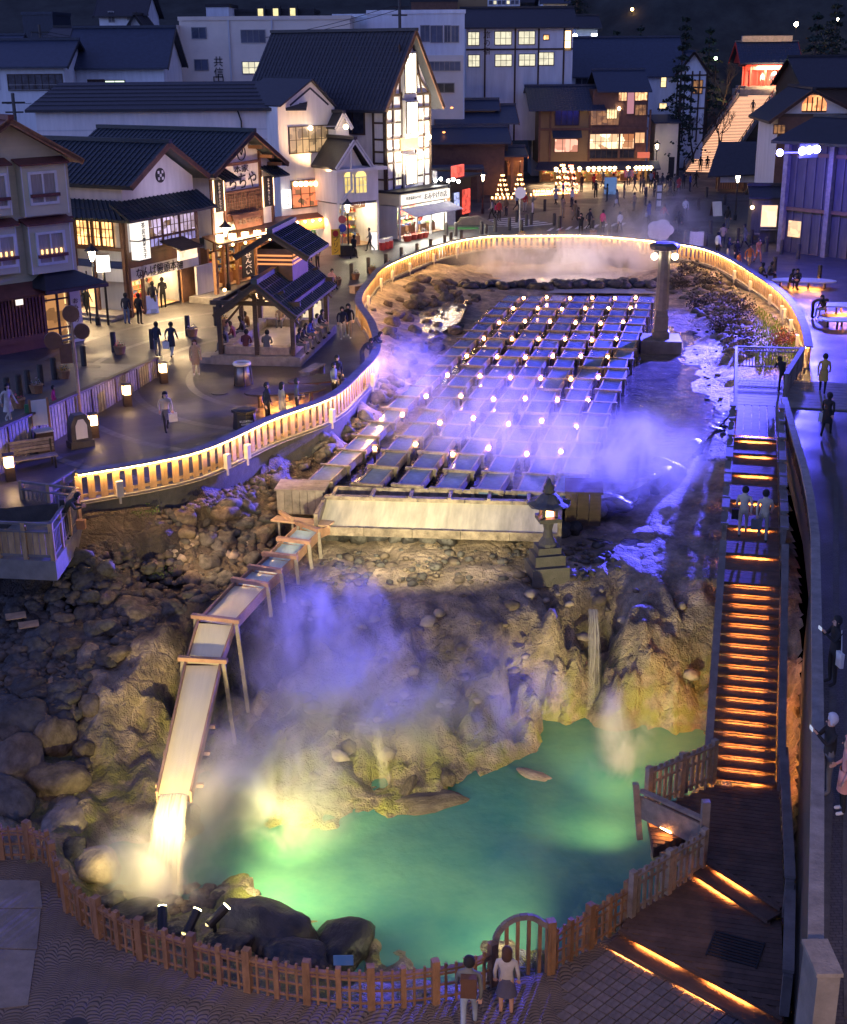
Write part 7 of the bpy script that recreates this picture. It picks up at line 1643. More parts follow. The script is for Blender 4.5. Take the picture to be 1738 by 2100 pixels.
# board barrier between street and plaza
bt0 = P(328,764); bt1 = P(-40,985); pts = poly_resample([bt0, bt1], 2.2)
WB = thing('board_barrier', 'dark vertical-board barrier stepping between the raised street and the plaza', 'barrier', bt0)
Mi_ = Matrix.Translation(-bt0)
for i,(a,c_) in enumerate(zip(pts[:-1],pts[1:])):
    za = zst(a.x,a.y)+.75; zc_ = zst(c_.x,c_.y)+.75; a2 = Mi_@a; c2 = Mi_@c_; rz = math.atan2(c2.y-a2.y,c2.x-a2.x)
    MB().beam(a2+Vector((0,0,za)),c2+Vector((0,0,zc_)),.26,.08).build('cap_rail', M['wood_dark'], WB)
    n = 9
    for k in range(n):
        t_ = (k+.5)/n; q = a2.lerp(c2,t_); h = za+(zc_-za)*t_-.06; MB().cbox(q+Vector((0,0,h/2)),.19,.04,h,rz).build('board', M['wood_grey'], WB)
    MB().cbox(a2+Vector((0,0,za/2)),.12,.12,za,rz).build('post', M['wood_dark'], WB)
def box_lamp(u,v,label):
    p = P(u,v); t = thing('lantern_post', label, 'lantern', p, R(25), 'square lantern posts along the barrier'); MB().box(-.16,.16,-.16,.16,0,.5).build('post', M['wood_dark'], t); MB().box(-.15,.15,-.15,.15,.5,.88).build('glow_box', E['paper'], t)
    for x in (-.15,.13): MB().box(x,x+.02,-.165,.165,.5,.9).build('frame', M['wood_pale'], t)
    MB().box(-.19,.19,-.19,.19,.9,.94).build('cap', M['wood_dark'], t); lamp('lantern_light','POINT',tuple(p+Vector((.15,-.3,.75))),14,(1,.62,.3),.15)
for a in ((341,777,'square glowing lantern post at the far end of the board barrier'),(266,823,'square glowing lantern post halfway along the board barrier'),(197,886,'square glowing lantern post beside the white niche stone'),(24,972,'square glowing lantern post by the park bench at the left edge')): box_lamp(*a)
# niche stone, info board, console, bench
p = P(170,905); t = thing('niche_stone', 'dark upright stone with a pale arched niche beside a lantern post', 'stone sign', p, R(35)); MB().box(-.45,.45,-.2,.35,0,.25).build('foot', M['stone_dark'], t)
mb = MB(); mb.vprism([(-.4,.25),(.4,.25),(.36,1.0),(.2,1.25),(-.2,1.25),(-.38,.9)],-.15,.3); mb.build('stone_body', M['stone_dark'], t); mb = MB(); mb.vprism([(-.22,.35),(.22,.35),(.22,.85),(.1,1.08),(-.1,1.08),(-.22,.85)],-.18,-.151); mb.build('niche', M['white'], t)
p = P(96,918); t = thing('info_board', 'information stand with upright white map board and sloping console', 'information board', p, R(30)); MB().box(-.3,.3,-.2,.25,0,.85).build('console', M['wood_dark'], t); MB().box(-.32,.32,-.25,.3,.851,.9).build('console_top', M['white2'], t); MB().box(-.35,-.27,.3,.36,0,2.0).build('post', M['wood_warm'], t); MB().box(.3,.38,.3,.36,0,2.0).build('post', M['wood_warm'], t); MB().box(-.26,.29,.3,.34,1.0,1.95).build('board', M['white2'], t); MB().box(-.5,-.36,.27,.33,.9,1.85).build('green_panel', mat('green_panel',(.05,.2,.08),.6,.1), t)
p = P(70,948); t = thing('park_bench', 'slatted wooden park bench with back by the barrier at the left edge', 'bench', p, R(28))
for k in range(4): MB().box(-.85,.85,-.35+k*.13,-.35+k*.13+.11,.42,.46).build('seat_slat', M['wood_grey'], t)
for k in range(4): MB().box(-.85,.85,.2+k*.03,.23+k*.03,.52+k*.12,.62+k*.12).build('back_slat', M['wood_grey'], t)
for x in (-.75,.7): MB().box(x,x+.06,-.35,-.29,0,.42).build('leg', M['black'], t); MB().box(x,x+.06,.18,.24,0,.95).build('leg', M['black'], t)
# bins
p = P(503,783); t = thing('litter_bin', 'tall round pale-rimmed metal bin near the pavilion', 'bin', p); MB().lathe((0,0,0),[(.34,0),(.30,.85)],14).build('body', M['metal'], t, True)
rm = MB(); n = 18
rm.tube([(.33*math.cos(2*PI*i/n),.33*math.sin(2*PI*i/n),.95) for i in range(n+1)],.08,6,False); rm.build('rim', M['beige'], t, True); 
for k in range(5): a = 2*PI*k/5; MB().tube([(.42*math.cos(a),.42*math.sin(a),0),(.33*math.cos(a),.33*math.sin(a),.95)],.035,5).build('rib', M['black'], t)
p = P(506,872); t = thing('litter_bin', 'squat black octagonal bin with white lettering near the lit fence', 'bin', p, R(15)); MB().lathe((0,0,0),[(.48,0),(.42,.62)],8).build('body', M['black'], t); MB().lathe((0,0,0),[(.5,.66),(.5,.76),(.3,.8)],8).build('lid', M['black'], t); me = text_mesh('KUSATSU\nONSEN', .12, M['sign_white'], .004); o = link('lettering', me, t); o.location = (.0,-.455,.32); o.rotation_euler = (PI/2-.09,0,0)
# tables
def kidney(u,v,rx,ry,z,label,m,rz=0,legs=6,glow=None):
    p = P(u,v); t = thing('curved_table', label, 'table', p, rz); n = 28; pl = []
    for i in range(n): a = 2*PI*i/n; r = 1-.28*math.exp(-((a-PI*1.5)**2)*1.6); pl.append((rx*math.cos(a)*r, ry*math.sin(a)*r))
    MB().prism(pl, z-.07, z).build('table_top', m, t)
    for k in range(legs): a = 2*PI*k/legs+.4; MB().cyl((rx*.72*math.cos(a),ry*.62*math.sin(a),0),.06,z-.07,7).build('leg', M['wood_dark'], t)
    if glow: MB().box(-rx*.5,rx*.5,-.03,.03,z-.12,z-.075).build('light_strip', E['stair'], t); lamp('table_glow','POINT',tuple(p+Vector((0,0,.25))),glow,(1,.5,.18),.3)
    return t
M['table_white'] = mat('pale_table_top', (.6,.6,.62), .35, .1)
kidney(655,735+60,1.3,.8,.45,'dark curved bench table left of the fence bend',M['wood_dark'],R(20)); kidney(590,825,1.7,.9,.62,'large dark curved table glowing warm underneath beside the three standing visitors',M['wood_dark'],R(15),6,45)
kidney(1655,602,1.9,.9,.45,'pale kidney-shaped table glowing blue-white with two people sitting on it',M['table_white'],R(-12),7,20); kidney(1738,655,1.4,.7,.45,'upper of two pale oval tables at the right edge',M['table_white'],R(-5),5,10); kidney(1738,686,1.2,.6,.45,'lower of two pale oval tables at the right edge',M['table_white'],R(-5),5)
def box_bench(u,v,label,m,rz): p = P(u,v); t = thing('bench', label, 'bench', p, rz); MB().box(-.9,.9,-.25,.25,.38,.45).build('seat', m, t); MB().box(-.86,-.74,-.22,.22,0,.38).build('leg', m, t); MB().box(.74,.86,-.22,.22,0,.38).build('leg', m, t); MB().box(-.74,.74,-.03,.03,.1,.37).build('rail', m, t)
box_bench(750,596,'pale plank bench beside the lit fence opposite the shops',M['wood_pale'],R(50)); box_bench(646,770,'low plank bench between the pavilion and the fence bend',M['wood_grey'],R(70)); box_bench(825,0+0 or 508,'small bench at the kerb by the shops',M['wood_grey'],R(40)) if False else None
# shop-front signs
p = P(698,524); t = thing('banner_flag', 'tall yellow banner flag with red disc and black katakana lettering', 'banner', p, R(25)); h = Q(698,467,p.y).z; MB().cyl((0.33,0,0),.025,h+.1,6).build('pole', M['black'], t); MB().box(-.32,.32,-.02,.02,.15,h).build('cloth', M['yellow'], t)
me = text_mesh('プ\nリ\nン', .42, M['sign_black'], .004); o = link('lettering', me, t); o.location = (0,-.03,h*.42); o.rotation_euler = (PI/2,0,0); MB().tube([(0,-.021,h*.84),(0,-.03,h*.84)],.22,14).build('disc', mat('red_disc',(.6,.04,.02),.7,.1), t)
p = P(712,522); t = thing('road_sign', 'pair of round road signs on a post in front of the porch shop', 'road sign', p, R(20)); h = Q(712,465,p.y).z; MB().cyl((0,0,0),.035,h+.9,6).build('post', M['metal'], t); MB().tube([(0,-.04,h+.6),(0,-.07,h+.6)],.28,16).build('disc', mat('sign_red_white',(.6,.15,.12),.5,.1), t); MB().tube([(0,-.04,h),(0,-.07,h)],.28,16).build('disc', mat('sign_blue',(.05,.08,.4),.5,.1), t)
def aframe(u,v,w_,h,label,m,rz=0,txt=None): 
    p = PG(u,v) if u < 420 else P(u,v); t = thing('sandwich_board', label, 'sandwich board', p, rz); MB().beam((0,-.3,0),(0,-.02,h),w_,.03,up=(0,-1,0)).build('front_panel', m, t); MB().beam((0,.3,0),(0,.02,h),w_,.03,up=(0,1,0)).build('rear_panel', M['wood_brown'], t)
aframe(317,632,.8,.95,'blue-lit price board leaning in front of the souvenir shop counter',emis('board_glow',(.4,.4,.9),.35,.5,3),R(20)); aframe(560,576,.7,1.0,'brown sandwich board beside the black restaurant banner',M['wood_brown'],R(20)); aframe(776,510,.45,1.25,'white glowing standing sign in front of the porch shop',E['sign_soft'],R(10)); aframe(1262,404,1.2,1.6,'blue standing notice board in front of the lantern inn',emis('blue_board',(.2,.4,.9),.35,.4,2),R(-10)); aframe(932,462,.9,1.3,'dark menu board beside the annex shop doorway',M['metal'],R(10)); aframe(1478,452,.9,1.2,'pale folding sign on the dark plaza left of the kiosk',M['white'],R(20))
# stools and stock outside the shop
for i in range(3):
    p = P(793+i*8,512-i*2); t = thing('red_stool', 'red-covered display stand outside the souvenir shops, %s from the left of three' % orl(i+1), 'display stand', p); MB().lathe((0,0,0),[(.22,0),(.25,.5),(.25,.55)],8).build('cover', mat('red_cover',(.5,.05,.04),.7,.1) if i == 0 else bpy.data.materials['red_cover'], t); MB().box(-.2,.2,-.2,.2,.56,.8).build('stock', M['white'], t)
for i,(u,v) in enumerate(((845,494),(857,491),(869,489),(880,487))):
    p = P(u,v); t = thing('flower_pot', 'round pot of goods at the bright shop front, %s from the left of four' % orl(i+1), 'pot', p); MB().lathe((0,0,0),[(.28,0),(.36,.4)],10).build('pot', mat('red_pot',(.45,.07,.04),.6,.1) if i == 0 else bpy.data.materials['red_pot'], t); mb = MB(); leaf_cluster(mb,(0,0,.5),.3,40,.12); mb.build('contents', GOODS[i%3], t)
# mat and ramp
tag(MB().box(-1.6,1.6,-.6,.6,.018,.03).build('green_mat', mat('green_mat',(.05,.25,.06),.9,.2)), 'bright green doormat outside the annex shop', 'mat').location = P(950,470)
tag(MB().vprism([(-1.6,0),(1.7,0),(.2,.7),(-1.2,.55)],-.5,.5).build('covered_mound', mat('canvas',(.3,.25,.18),.9,.2)), 'tan canvas-covered mound beside the road near the annex shop', 'tarpaulin').location = P(985,462)
# candle pyramids
for i,(u,v,s_) in enumerate(((1008,398,.8),(1041,406,1.0),(1076,405,1.0),(1163,399,1.3),(1180,401,1.3))):
    p = P(u,v); t = thing('candle_pyramid', ['dim candle pyramid farthest left beside the street lamp','candle pyramid second from the left in front of the porch hall','candle pyramid third from the left beside a round white sign','tall golden candle pyramid in front of the lantern inn','tall reddish candle pyramid in front of the lantern inn'][i], 'candle display', p, 0, 'pyramids of candles by the road'); t.scale = (s_,s_,s_)
    me_ = emis('pyramid_glow%s' % '', (1,.5,.18) if i < 4 else (1,.22,.12), 8 if i else 2)
    for k in range(5):
        r_ = .62-.12*k; z_ = .15+.45*k; MB().lathe((0,0,0),[(r_+.05,z_-.05),(r_+.05,z_)],8).build('tier', M['wood_brown'], t)
        cb = MB(); n = 8-k
        for q in range(n): a = 2*PI*q/n; cb.lathe((r_*math.cos(a),r_*math.sin(a),z_),[(.05,0),(.05,.14)],5)
        cb.build('candles', me_, t, kind='stuff')
cm = MB().lathe((0,0,0),[(.09,0),(.09,.2)],6).mesh('candle', emis('candle_row',(1,.45,.15),10))
for i in range(34):
    if i < 20: p = P(1100+i*4.9, 405-i*.22)
    elif i < 28: p = P(1106+(i-20)*5.2,398)
    else: p = P(1020+(i-28)*8,410)
    o = link('candle', cm, None, loc=p); tag(o, 'small glowing candle %s' % ('in the long front row before the lantern inn, %s from the left' % orl(i+1) if i < 20 else ('in the short back row, %s from the left' % orl(i-19) if i < 28 else 'in the row by the porch hall, %s from the left' % orl(i-27))), 'candle', 'candle rows on the road')
# cloud board and white stand by the far fence
p = P(1362,503); t = thing('photo_board', 'white cloud-shaped cut-out board standing behind the far fence', 'signboard', p, R(-5)); n = 40; pl = []
for i in range(n): a = 2*PI*i/n; r = .75+.14*abs(math.cos(2.5*a)); pl.append((r*1.15*math.cos(a), .85+r*.9*math.sin(a)))
pl = [(x,max(.1,z)) for x,z in pl]; MB().vprism(pl,-.03,.03).build('board', M['white'], t); MB().box(-.4,-.34,.03,.4,0,.8).build('prop', M['wood_pale'], t); MB().box(.34,.4,.03,.4,0,.8).build('prop', M['wood_pale'], t)
p = P(1437,512); t = thing('viewer_stand', 'white box-shaped lectern with dark viewer behind the far fence', 'stand', p, R(-10)); MB().box(-.5,.5,-.25,.25,0,1.0).build('body', M['white'], t); MB().box(-.35,.1,-.15,.1,1.0,1.25).build('viewer', M['black'], t)
for u,v,lab in ((1360,440,'narrow totem sign with pale panels on the dark road at right of centre'),(1075,478,'round blue sign on a post beside the pedestrian crossing')):
    p = P(u,v); t = thing('totem_sign', lab, 'sign', p); MB().box(-.25,.25,-.1,.1,0,2.4).build('body', M['stone_dark'], t) if u > 1300 else MB().cyl((0,0,0),.06,2.9,6).build('post', M['metal'], t)
    if u > 1300:
        for k in range(3): MB().box(-.2,.2,-.12,-.101,.4+k*.65,.9+k*.65).build('panel', M['white'], t)
    else: MB().tube([(0,-.05,3.0),(0,-.08,3.0)],.45,16).build('disc', M['white'], t)
# ================================================================= left viewing platform
c0 = P(110,1185,-1.9); c1 = P(165,1100,-1.2)
VPz = -.55
q0 = P(113,1140,VPz); q1 = P(170,1060,VPz); q2 = P(-60,1130,VPz)
vp = Bd('viewing_platform', 'concrete-based viewing platform with vertical board parapet at the left edge', 'platform', q2, q0); Lv = vp.L
dq = q1-q0; yv = dq.dot(vp.ey); xv = dq.dot(vp.ex)
MB().prism([(0,0),(Lv,0),(Lv+xv,yv),(0,yv+1.5)],-.62,.0).build('base', M['concrete'], vp.t)
def vp_rail(a,b_,h=1.15,bl=True,sl=False):
    a = Vector((a[0],a[1],0)); b2 = Vector((b_[0],b_[1],0)); rz = math.atan2(b2.y-a.y,b2.x-a.x); n = max(1,round((b2-a).length/.95))
    MB().beam(a+Vector((0,0,h)),b2+Vector((0,0,h)),.10,.07).build('top_rail', M['wood_rail'], vp.t); MB().beam(a+Vector((0,0,h-.25)),b2+Vector((0,0,h-.25)),.14,.05).build('shelf_rail', M['wood_rail'], vp.t); MB().beam(a+Vector((0,0,.12)),b2+Vector((0,0,.12)),.05,.08).build('bottom_rail', M['wood_rail'], vp.t)
    for i in range(n+1): MB().cbox(a.lerp(b2,i/n)+Vector((0,0,h/2)),.13,.13,h+.05,rz).build('post', M['wood_fence'], vp.t)
    k = round((b2-a).length/(.20 if not sl else .16))
    for i in range(k): MB().cbox(a.lerp(b2,(i+.5)/k)+Vector((0,0,h/2-.1)),.17 if not sl else .05,.025,h-.35,rz).build('board' if not sl else 'baluster', M['wood_fence'] if not sl else M['wood_rail'], vp.t)
vp_rail((0,.12),(Lv-.1,.12)); vp_rail((Lv-.1,.12),(Lv+xv-.1,yv-.15),1.15,sl=True); vp_rail((Lv+xv-.1,yv),(Lv+xv-2.2,yv+.5),1.15,sl=True)
vp_rail((Lv-1.7,yv+.5),(Lv-1.5,yv+2.2),1.05,sl=True)
tag(MB().box(-.14,.14,-.1,.1,0,.3).build('wooden_box', M['wood_warm']), 'small wooden box on the corner of the viewing platform', 'box').location = tuple(q1.lerp(q0,.2)+Vector((.1,.1,.0)))
# ================================================================= spot fixtures by the pool
for i,(u,v,tg,lab) in enumerate(((322,1912,(330,1750),'black spotlight aimed up at the waterfall, leftmost of three by the shore'),(378,1918,(460,1800),'black spotlight lying low among the rocks, middle of three by the shore'),(428,1905,(480,1850),'black upright spotlight, rightmost of three beside the pale lit stones'))):
    p = P(u,v,-4.75); d = (P(*tg,-4.3)-p); rz = math.atan2(d.y,d.x)-PI/2; t = thing('pool_spotlight', lab, 'spotlight', p, rz, 'spotlights on the near shore'); MB().cyl((0,0,-.1),.05,.35,6).build('stand', M['black'], t); MB().tube([(0,-.15,.25),(0,.32,.55)],.11,10).build('housing', M['black'], t); MB().tube([(0,.325,.553),(0,.34,.563)],.095,10).build('lens', emis('spot_lens_yellow',(1,.85,.4),40), t)
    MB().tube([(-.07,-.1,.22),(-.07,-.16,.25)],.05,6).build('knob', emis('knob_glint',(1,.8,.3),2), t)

# utility poles and wires on the slope above the long hall
pts_ = []
for u,v,D,lab in ((42,205,108,'dark utility pole at the left edge behind the long hall roof'),(98,60,140,'utility pole with banded top among the roofs at upper left'),(836,20,128,'slim utility pole in front of the modern white block')):
    p = Q(u,v,D); t = thing('utility_pole', lab, 'utility pole', (p.x,p.y,p.z-8)); MB().cyl((0,0,0),.14,9,8).build('pole', M['stone_dark'], t); MB().box(-.9,.9,-.06,.06,8.2,8.35).build('cross_arm', M['black'], t); MB().box(-.7,.7,-.06,.06,7.5,7.62).build('cross_arm', M['black'], t); pts_.append(Vector((p.x,p.y,p.z+.3)))
for k,(a,c_) in enumerate(((0,1),(1,2))):
    for q in (-.8,.8):
        A_, B_ = pts_[a]+Vector((q,0,0)), pts_[c_]+Vector((q,0,0)); tag(MB().tube([A_.lerp(B_,i/12)-Vector((0,0,2.2*(1-(2*i/12-1)**2))) for i in range(13)],.025,4).build('overhead_wire', M['black']),'thin sagging overhead wire above the %s roofs, %s of its pair' % ('far left' if k == 0 else 'upper left', 'left' if q < 0 else 'right'),'wire')

for i,(u,v,lab) in enumerate(((196,743,'round manhole cover on the raised street beside the board barrier, farther of two'),(213,768,'round manhole cover on the raised street beside the board barrier, nearer of two'),(425,905,'round manhole cover on the dark plaza near the lit fence'),(455,800,'round manhole cover between the walking visitor and the litter bin'))):
    p = PG(u,v) if i < 2 else P(u,v); t = thing('manhole_cover', lab, 'manhole cover', (p.x,p.y,p.z+.014)); MB().cyl((0,0,0),.36,.012,20).build('lid', M['iron'], t)
M['band'] = mat('pale_paving_band', (.13,.12,.115), .5, .3, 5)
bd2 = MB(); cc_ = P(640,760)
for r_ in (5.2,7.6,10.2,13.0):
    n = 60
    for i in range(n):
        a0_, a1_ = PI*.62+PI*.86*i/n, PI*.62+PI*.86*(i+.94)/n; q = [(cc_.x+(r_+d_)*math.cos(a_), cc_.y+(r_+d_)*math.sin(a_)*1.25, .006) for a_,d_ in ((a0_,0),(a0_,.32),(a1_,.32),(a1_,0))]
        if all(not inside([(p.x,p.y) for p in RIM], np.array([x_[0]]), np.array([x_[1]]))[0] for x_ in q): bd2.add(q,[(3,2,1,0)])
struct('paving_band', bd2, M['band'])
dr = MB(); rp = [P(1716,1000,.01),P(1712,1250,.01),P(1700,1500,.01),P(1682,1800,.01),P(1672,2100,.01)]
for a,c_ in zip(rp[:-1],rp[1:]): dr.beam(a,c_,.16,.01)
rp = [P(1737,1300,.01),P(1728,1560,.01),P(1722,1800,.01),P(1722,2100,.01)]
for a,c_ in zip(rp[:-1],rp[1:]): dr.beam(a,c_,.10,.01)
struct('drain_channel', dr, M['stone_dark'])
# ================================================================= people
SK = mat('skin', (.50,.30,.22), .6, .05)
def skin_body(nodes, edges, name):
    me = bpy.data.meshes.new(name); me.from_pydata([n_[0] for n_ in nodes], edges, [])
    o = bpy.data.objects.new(name, me); COL.objects.link(o); md = o.modifiers.new('skin','SKIN'); md.use_smooth_shade = True
    for i, n_ in enumerate(nodes):
        r = n_[1]; me.skin_vertices[0].data[i].radius = (r,r) if not isinstance(r, tuple) else r
    me.skin_vertices[0].data[0].use_root = True
    ss = o.modifiers.new('sub','SUBSURF'); ss.levels = 1; ss.render_levels = 1
    bpy.context.view_layer.update()
    m2 = bpy.data.meshes.new_from_object(o.evaluated_get(bpy.context.evaluated_depsgraph_get())); bpy.data.objects.remove(o); m2.name = name
    m2.polygons.foreach_set('use_smooth', [True]*len(m2.polygons)); return m2
def pose(kind):
    # figure faces -Y; height 1.68; returns dict of joints
    J = {}
    if kind in ('stand','photo','bag'): hip=.90; J = dict(pel=(0,0,.93),spn=(0,.01,1.12),chs=(0,.0,1.32),nck=(0,-.01,1.45),hed=(0,-.03,1.56),top=(0,-.02,1.63),hl=(-.10,0,.86),hr=(.10,0,.86),kl=(-.11,-.02,.47),kr=(.11,-.01,.47),al=(-.11,.02,.09),ar=(.11,.02,.09),tl=(-.12,-.14,.05),tr=(.12,-.14,.05),sl=(-.19,.0,1.37),sr=(.19,.0,1.37),el=(-.25,.03,1.10),er=(.25,.03,1.10),wl=(-.25,-.06,.86),wr=(.25,-.06,.86))
    if kind == 'photo': J.update(el=(-.22,-.15,1.18),er=(.22,-.15,1.18),wl=(-.08,-.32,1.38),wr=(.08,-.32,1.38))
    if kind == 'bag': J.update(el=(-.22,-.02,1.10),wl=(-.10,-.20,1.05))
    if kind in ('walk','walk2'):
        J = dict(pel=(0,0,.92),spn=(0,.0,1.12),chs=(0,-.03,1.31),nck=(0,-.05,1.44),hed=(0,-.08,1.55),top=(0,-.07,1.62),hl=(-.10,0,.85),hr=(.10,0,.85),kl=(-.11,-.16,.48),kr=(.10,.06,.46),al=(-.11,-.22,.10),ar=(.10,.32,.16),tl=(-.11,-.37,.08),tr=(.10,.26,.06),sl=(-.19,.0,1.36),sr=(.19,-.03,1.36),el=(-.24,.14,1.12),er=(.24,-.10,1.10),wl=(-.22,.12,.88),wr=(.22,-.26,.93))
        if kind == 'walk2': J = {k:(-x,y,z) for k,(x,y,z) in J.items()}; J = {({'l':k[0]+'r','r':k[0]+'l'}[k[1]] if len(k)==2 else k):v for k,v in J.items()}
    if kind == 'sit':
        J = dict(pel=(0,0,.52),spn=(0,-.02,.72),chs=(0,-.08,.91),nck=(0,-.13,1.03),hed=(0,-.19,1.12),top=(0,-.20,1.20),hl=(-.10,-.02,.50),hr=(.10,-.02,.50),kl=(-.13,-.42,.50),kr=(.13,-.42,.50),al=(-.12,-.44,.10),ar=(.12,-.44,.10),tl=(-.12,-.58,.06),tr=(.12,-.58,.06),sl=(-.19,-.07,.95),sr=(.19,-.07,.95),el=(-.24,-.14,.70),er=(.24,-.14,.70),wl=(-.12,-.34,.62),wr=(.12,-.34,.62))
    if kind == 'lean':
        J = dict(pel=(0,.05,.92),spn=(0,-.04,1.08),chs=(0,-.20,1.22),nck=(0,-.31,1.30),hed=(0,-.41,1.36),top=(0,-.44,1.43),hl=(-.10,.05,.85),hr=(.10,.05,.85),kl=(-.11,.05,.47),kr=(.11,.0,.47),al=(-.11,.08,.09),ar=(.11,.05,.09),tl=(-.12,-.06,.05),tr=(.12,-.09,.05),sl=(-.19,-.20,1.26),sr=(.19,-.20,1.26),el=(-.24,-.32,1.05),er=(.24,-.32,1.05),wl=(-.10,-.52,1.06),wr=(.10,-.52,1.06))
    if kind == 'bend':
        J = dict(pel=(0,.12,.90),spn=(0,-.06,1.00),chs=(0,-.28,1.03),nck=(0,-.42,1.00),hed=(0,-.53,.97),top=(0,-.59,1.0),hl=(-.10,.12,.84),hr=(.10,.12,.84),kl=(-.11,.10,.46),kr=(.11,.10,.46),al=(-.11,.12,.09),ar=(.11,.12,.09),tl=(-.12,-.02,.05),tr=(.12,-.02,.05),sl=(-.19,-.28,1.02),sr=(.19,-.28,1.02),el=(-.22,-.36,.78),er=(.22,-.36,.78),wl=(-.12,-.50,.66),wr=(.12,-.50,.66))
    return J
def make_pose(kind):
    J = pose(kind); rad = dict(pel=(.145,.10),spn=(.13,.095),chs=(.165,.11),nck=.055,hed=.093,top=.075,hl=.085,hr=.085,kl=.06,kr=.06,al=.045,ar=.045,tl=.04,tr=.04,sl=.06,sr=.06,el=.045,er=.045,wl=.03,wr=.03)
    names = list(rad); idx = {n_:i for i,n_ in enumerate(names)}
    ed = [('pel','spn'),('spn','chs'),('chs','nck'),('nck','hed'),('hed','top'),('pel','hl'),('pel','hr'),('hl','kl'),('hr','kr'),('kl','al'),('kr','ar'),('al','tl'),('ar','tr'),('chs','sl'),('chs','sr'),('sl','el'),('sr','er'),('el','wl'),('er','wr')]
    me = skin_body([(J[n_], rad[n_]) for n_ in names], [(idx[a],idx[b_]) for a,b_ in ed], 'body')
    # regions: 0 top, 1 trousers, 2 shoes, 3 skin
    V = {n_:Vector(J[n_]) for n_ in names}
    def segd(p,a,b_):
        ab = b_-a; t = max(0,min(1,(p-a).dot(ab)/ab.length_squared)); return (p-(a+ab*t)).length
    reg = {('pel','spn'):0,('spn','chs'):0,('chs','nck'):0,('nck','hed'):3,('hed','top'):3,('pel','hl'):1,('pel','hr'):1,('hl','kl'):1,('hr','kr'):1,('kl','al'):1,('kr','ar'):1,('al','tl'):2,('ar','tr'):2,('chs','sl'):0,('chs','sr'):0,('sl','el'):0,('sr','er'):0,('el','wl'):0,('er','wr'):0}
    for f in me.polygons:
        c = f.center; f.material_index = min(((segd(c,V[a],V[b_])/ (1.3 if reg[(a,b_)]==0 else 1),reg[(a,b_)]) for a,b_ in ed))[1]
    # hair
    h = MB(); c = (V['hed']+V['top'])/2+Vector((0,.012,.01)); ax = (V['top']-V['hed']).normalized(); n = 12
    sp = MB().sphere((0,0,0),.118,12,1.15); hv = [];
    q = Vector((0,0,1)).rotation_difference(ax).to_matrix()
    hs = []
    for v in sp.v:
        v = Vector(v)
        if v.y < -.03 and v.z < .055: v.y = -.03+ (v.y+.03)*.25
        hs.append(c+q@v)
    h.v = hs; h.f = sp.f; h.m = sp.m; hair = h.mesh('hair', M['black'], True)
    lh = MB(); lh.v = [p+(Vector((0,.03,-.10)) if (p-c).dot(ax) < -.02 else Vector((0,0,0))) for p in hs]; lh.f = sp.f; lh.m = sp.m; lhair = lh.mesh('long_hair', M['black'], True)
    fc = MB(); fr = q@Vector((0,-1,0)); rt = Vector((1,0,0))
    fm2 = MB(); cc = V['hed']+ax*.02
    fm2.sphere(cc+fr*.098+ax*-.005,.016,6); nose = fm2.mesh('nose', SK, True)
    ey = MB(); [ey.sphere(cc+fr*.086+rt*s*.033+ax*.028,.011,6) for s in (-1,1)]; eye = ey.mesh('eyes', M['sign_black'], True)
    er = MB(); [er.sphere(cc+rt*s*.095+ax*.005,.02,6) for s in (-1,1)]; ear = er.mesh('ears', SK, True)
    hands = []
    for s_, w_, e_ in ((-1,'wl','el'),(1,'wr','er')):
        d = (V[w_]-V[e_]).normalized(); b_ = MB(); x = d.cross(Vector((0,1,0.2))).normalized(); p0 = V[w_]-d*.01
        b_.beam(p0,p0+d*.085,.075,.028,up=x.cross(d))
        up = x.cross(d)
        for k,(o_,l_) in enumerate(((-.030,.062),(-.010,.075),(.010,.070),(.030,.055))):
            xx = d.cross(up).normalized(); a0 = p0+d*.083+xx*o_; a1 = a0+d*l_*.5; a2 = a1+(d*.6-up*.5).normalized()*l_*.5; b_.tube([a0,a1,a2],.0085,5)
        xx = d.cross(up).normalized(); b_.tube([p0+d*.02-xx*.035*s_, p0+d*.055-xx*.065*s_, p0+d*.085-xx*.068*s_],.010,5)
        hands.append(b_.mesh('hand', SK))
    return dict(body=me, hair=hair, lhair=lhair, nose=nose, eye=eye, ear=ear, hands=hands, J=V, kind=kind)
POSES = {k:make_pose(k) for k in ('stand','photo','bag','walk','walk2','sit','lean','bend')}
_cm = {}
def cloth(col):
    if col not in _cm: _cm[col] = mat('cloth', col, .9, .12, 6, .2, 30)
    return _cm[col]
NAVY=(.02,.025,.05); BLK=(.015,.015,.018); GRY=(.12,.12,.13); LGR=(.30,.30,.31); CRM=(.50,.43,.33); BEI=(.33,.24,.16); WHT=(.6,.6,.6); JEAN=(.10,.16,.28); LJ=(.28,.35,.45); PNK=(.55,.22,.20); RED=(.4,.03,.03); MAG=(.5,.03,.14); KHA=(.16,.12,.07); ORG=(.5,.16,.05); BLU=(.03,.06,.35); BRN=(.10,.05,.03); YEL=(.4,.26,.07); SHW=(.6,.58,.55)
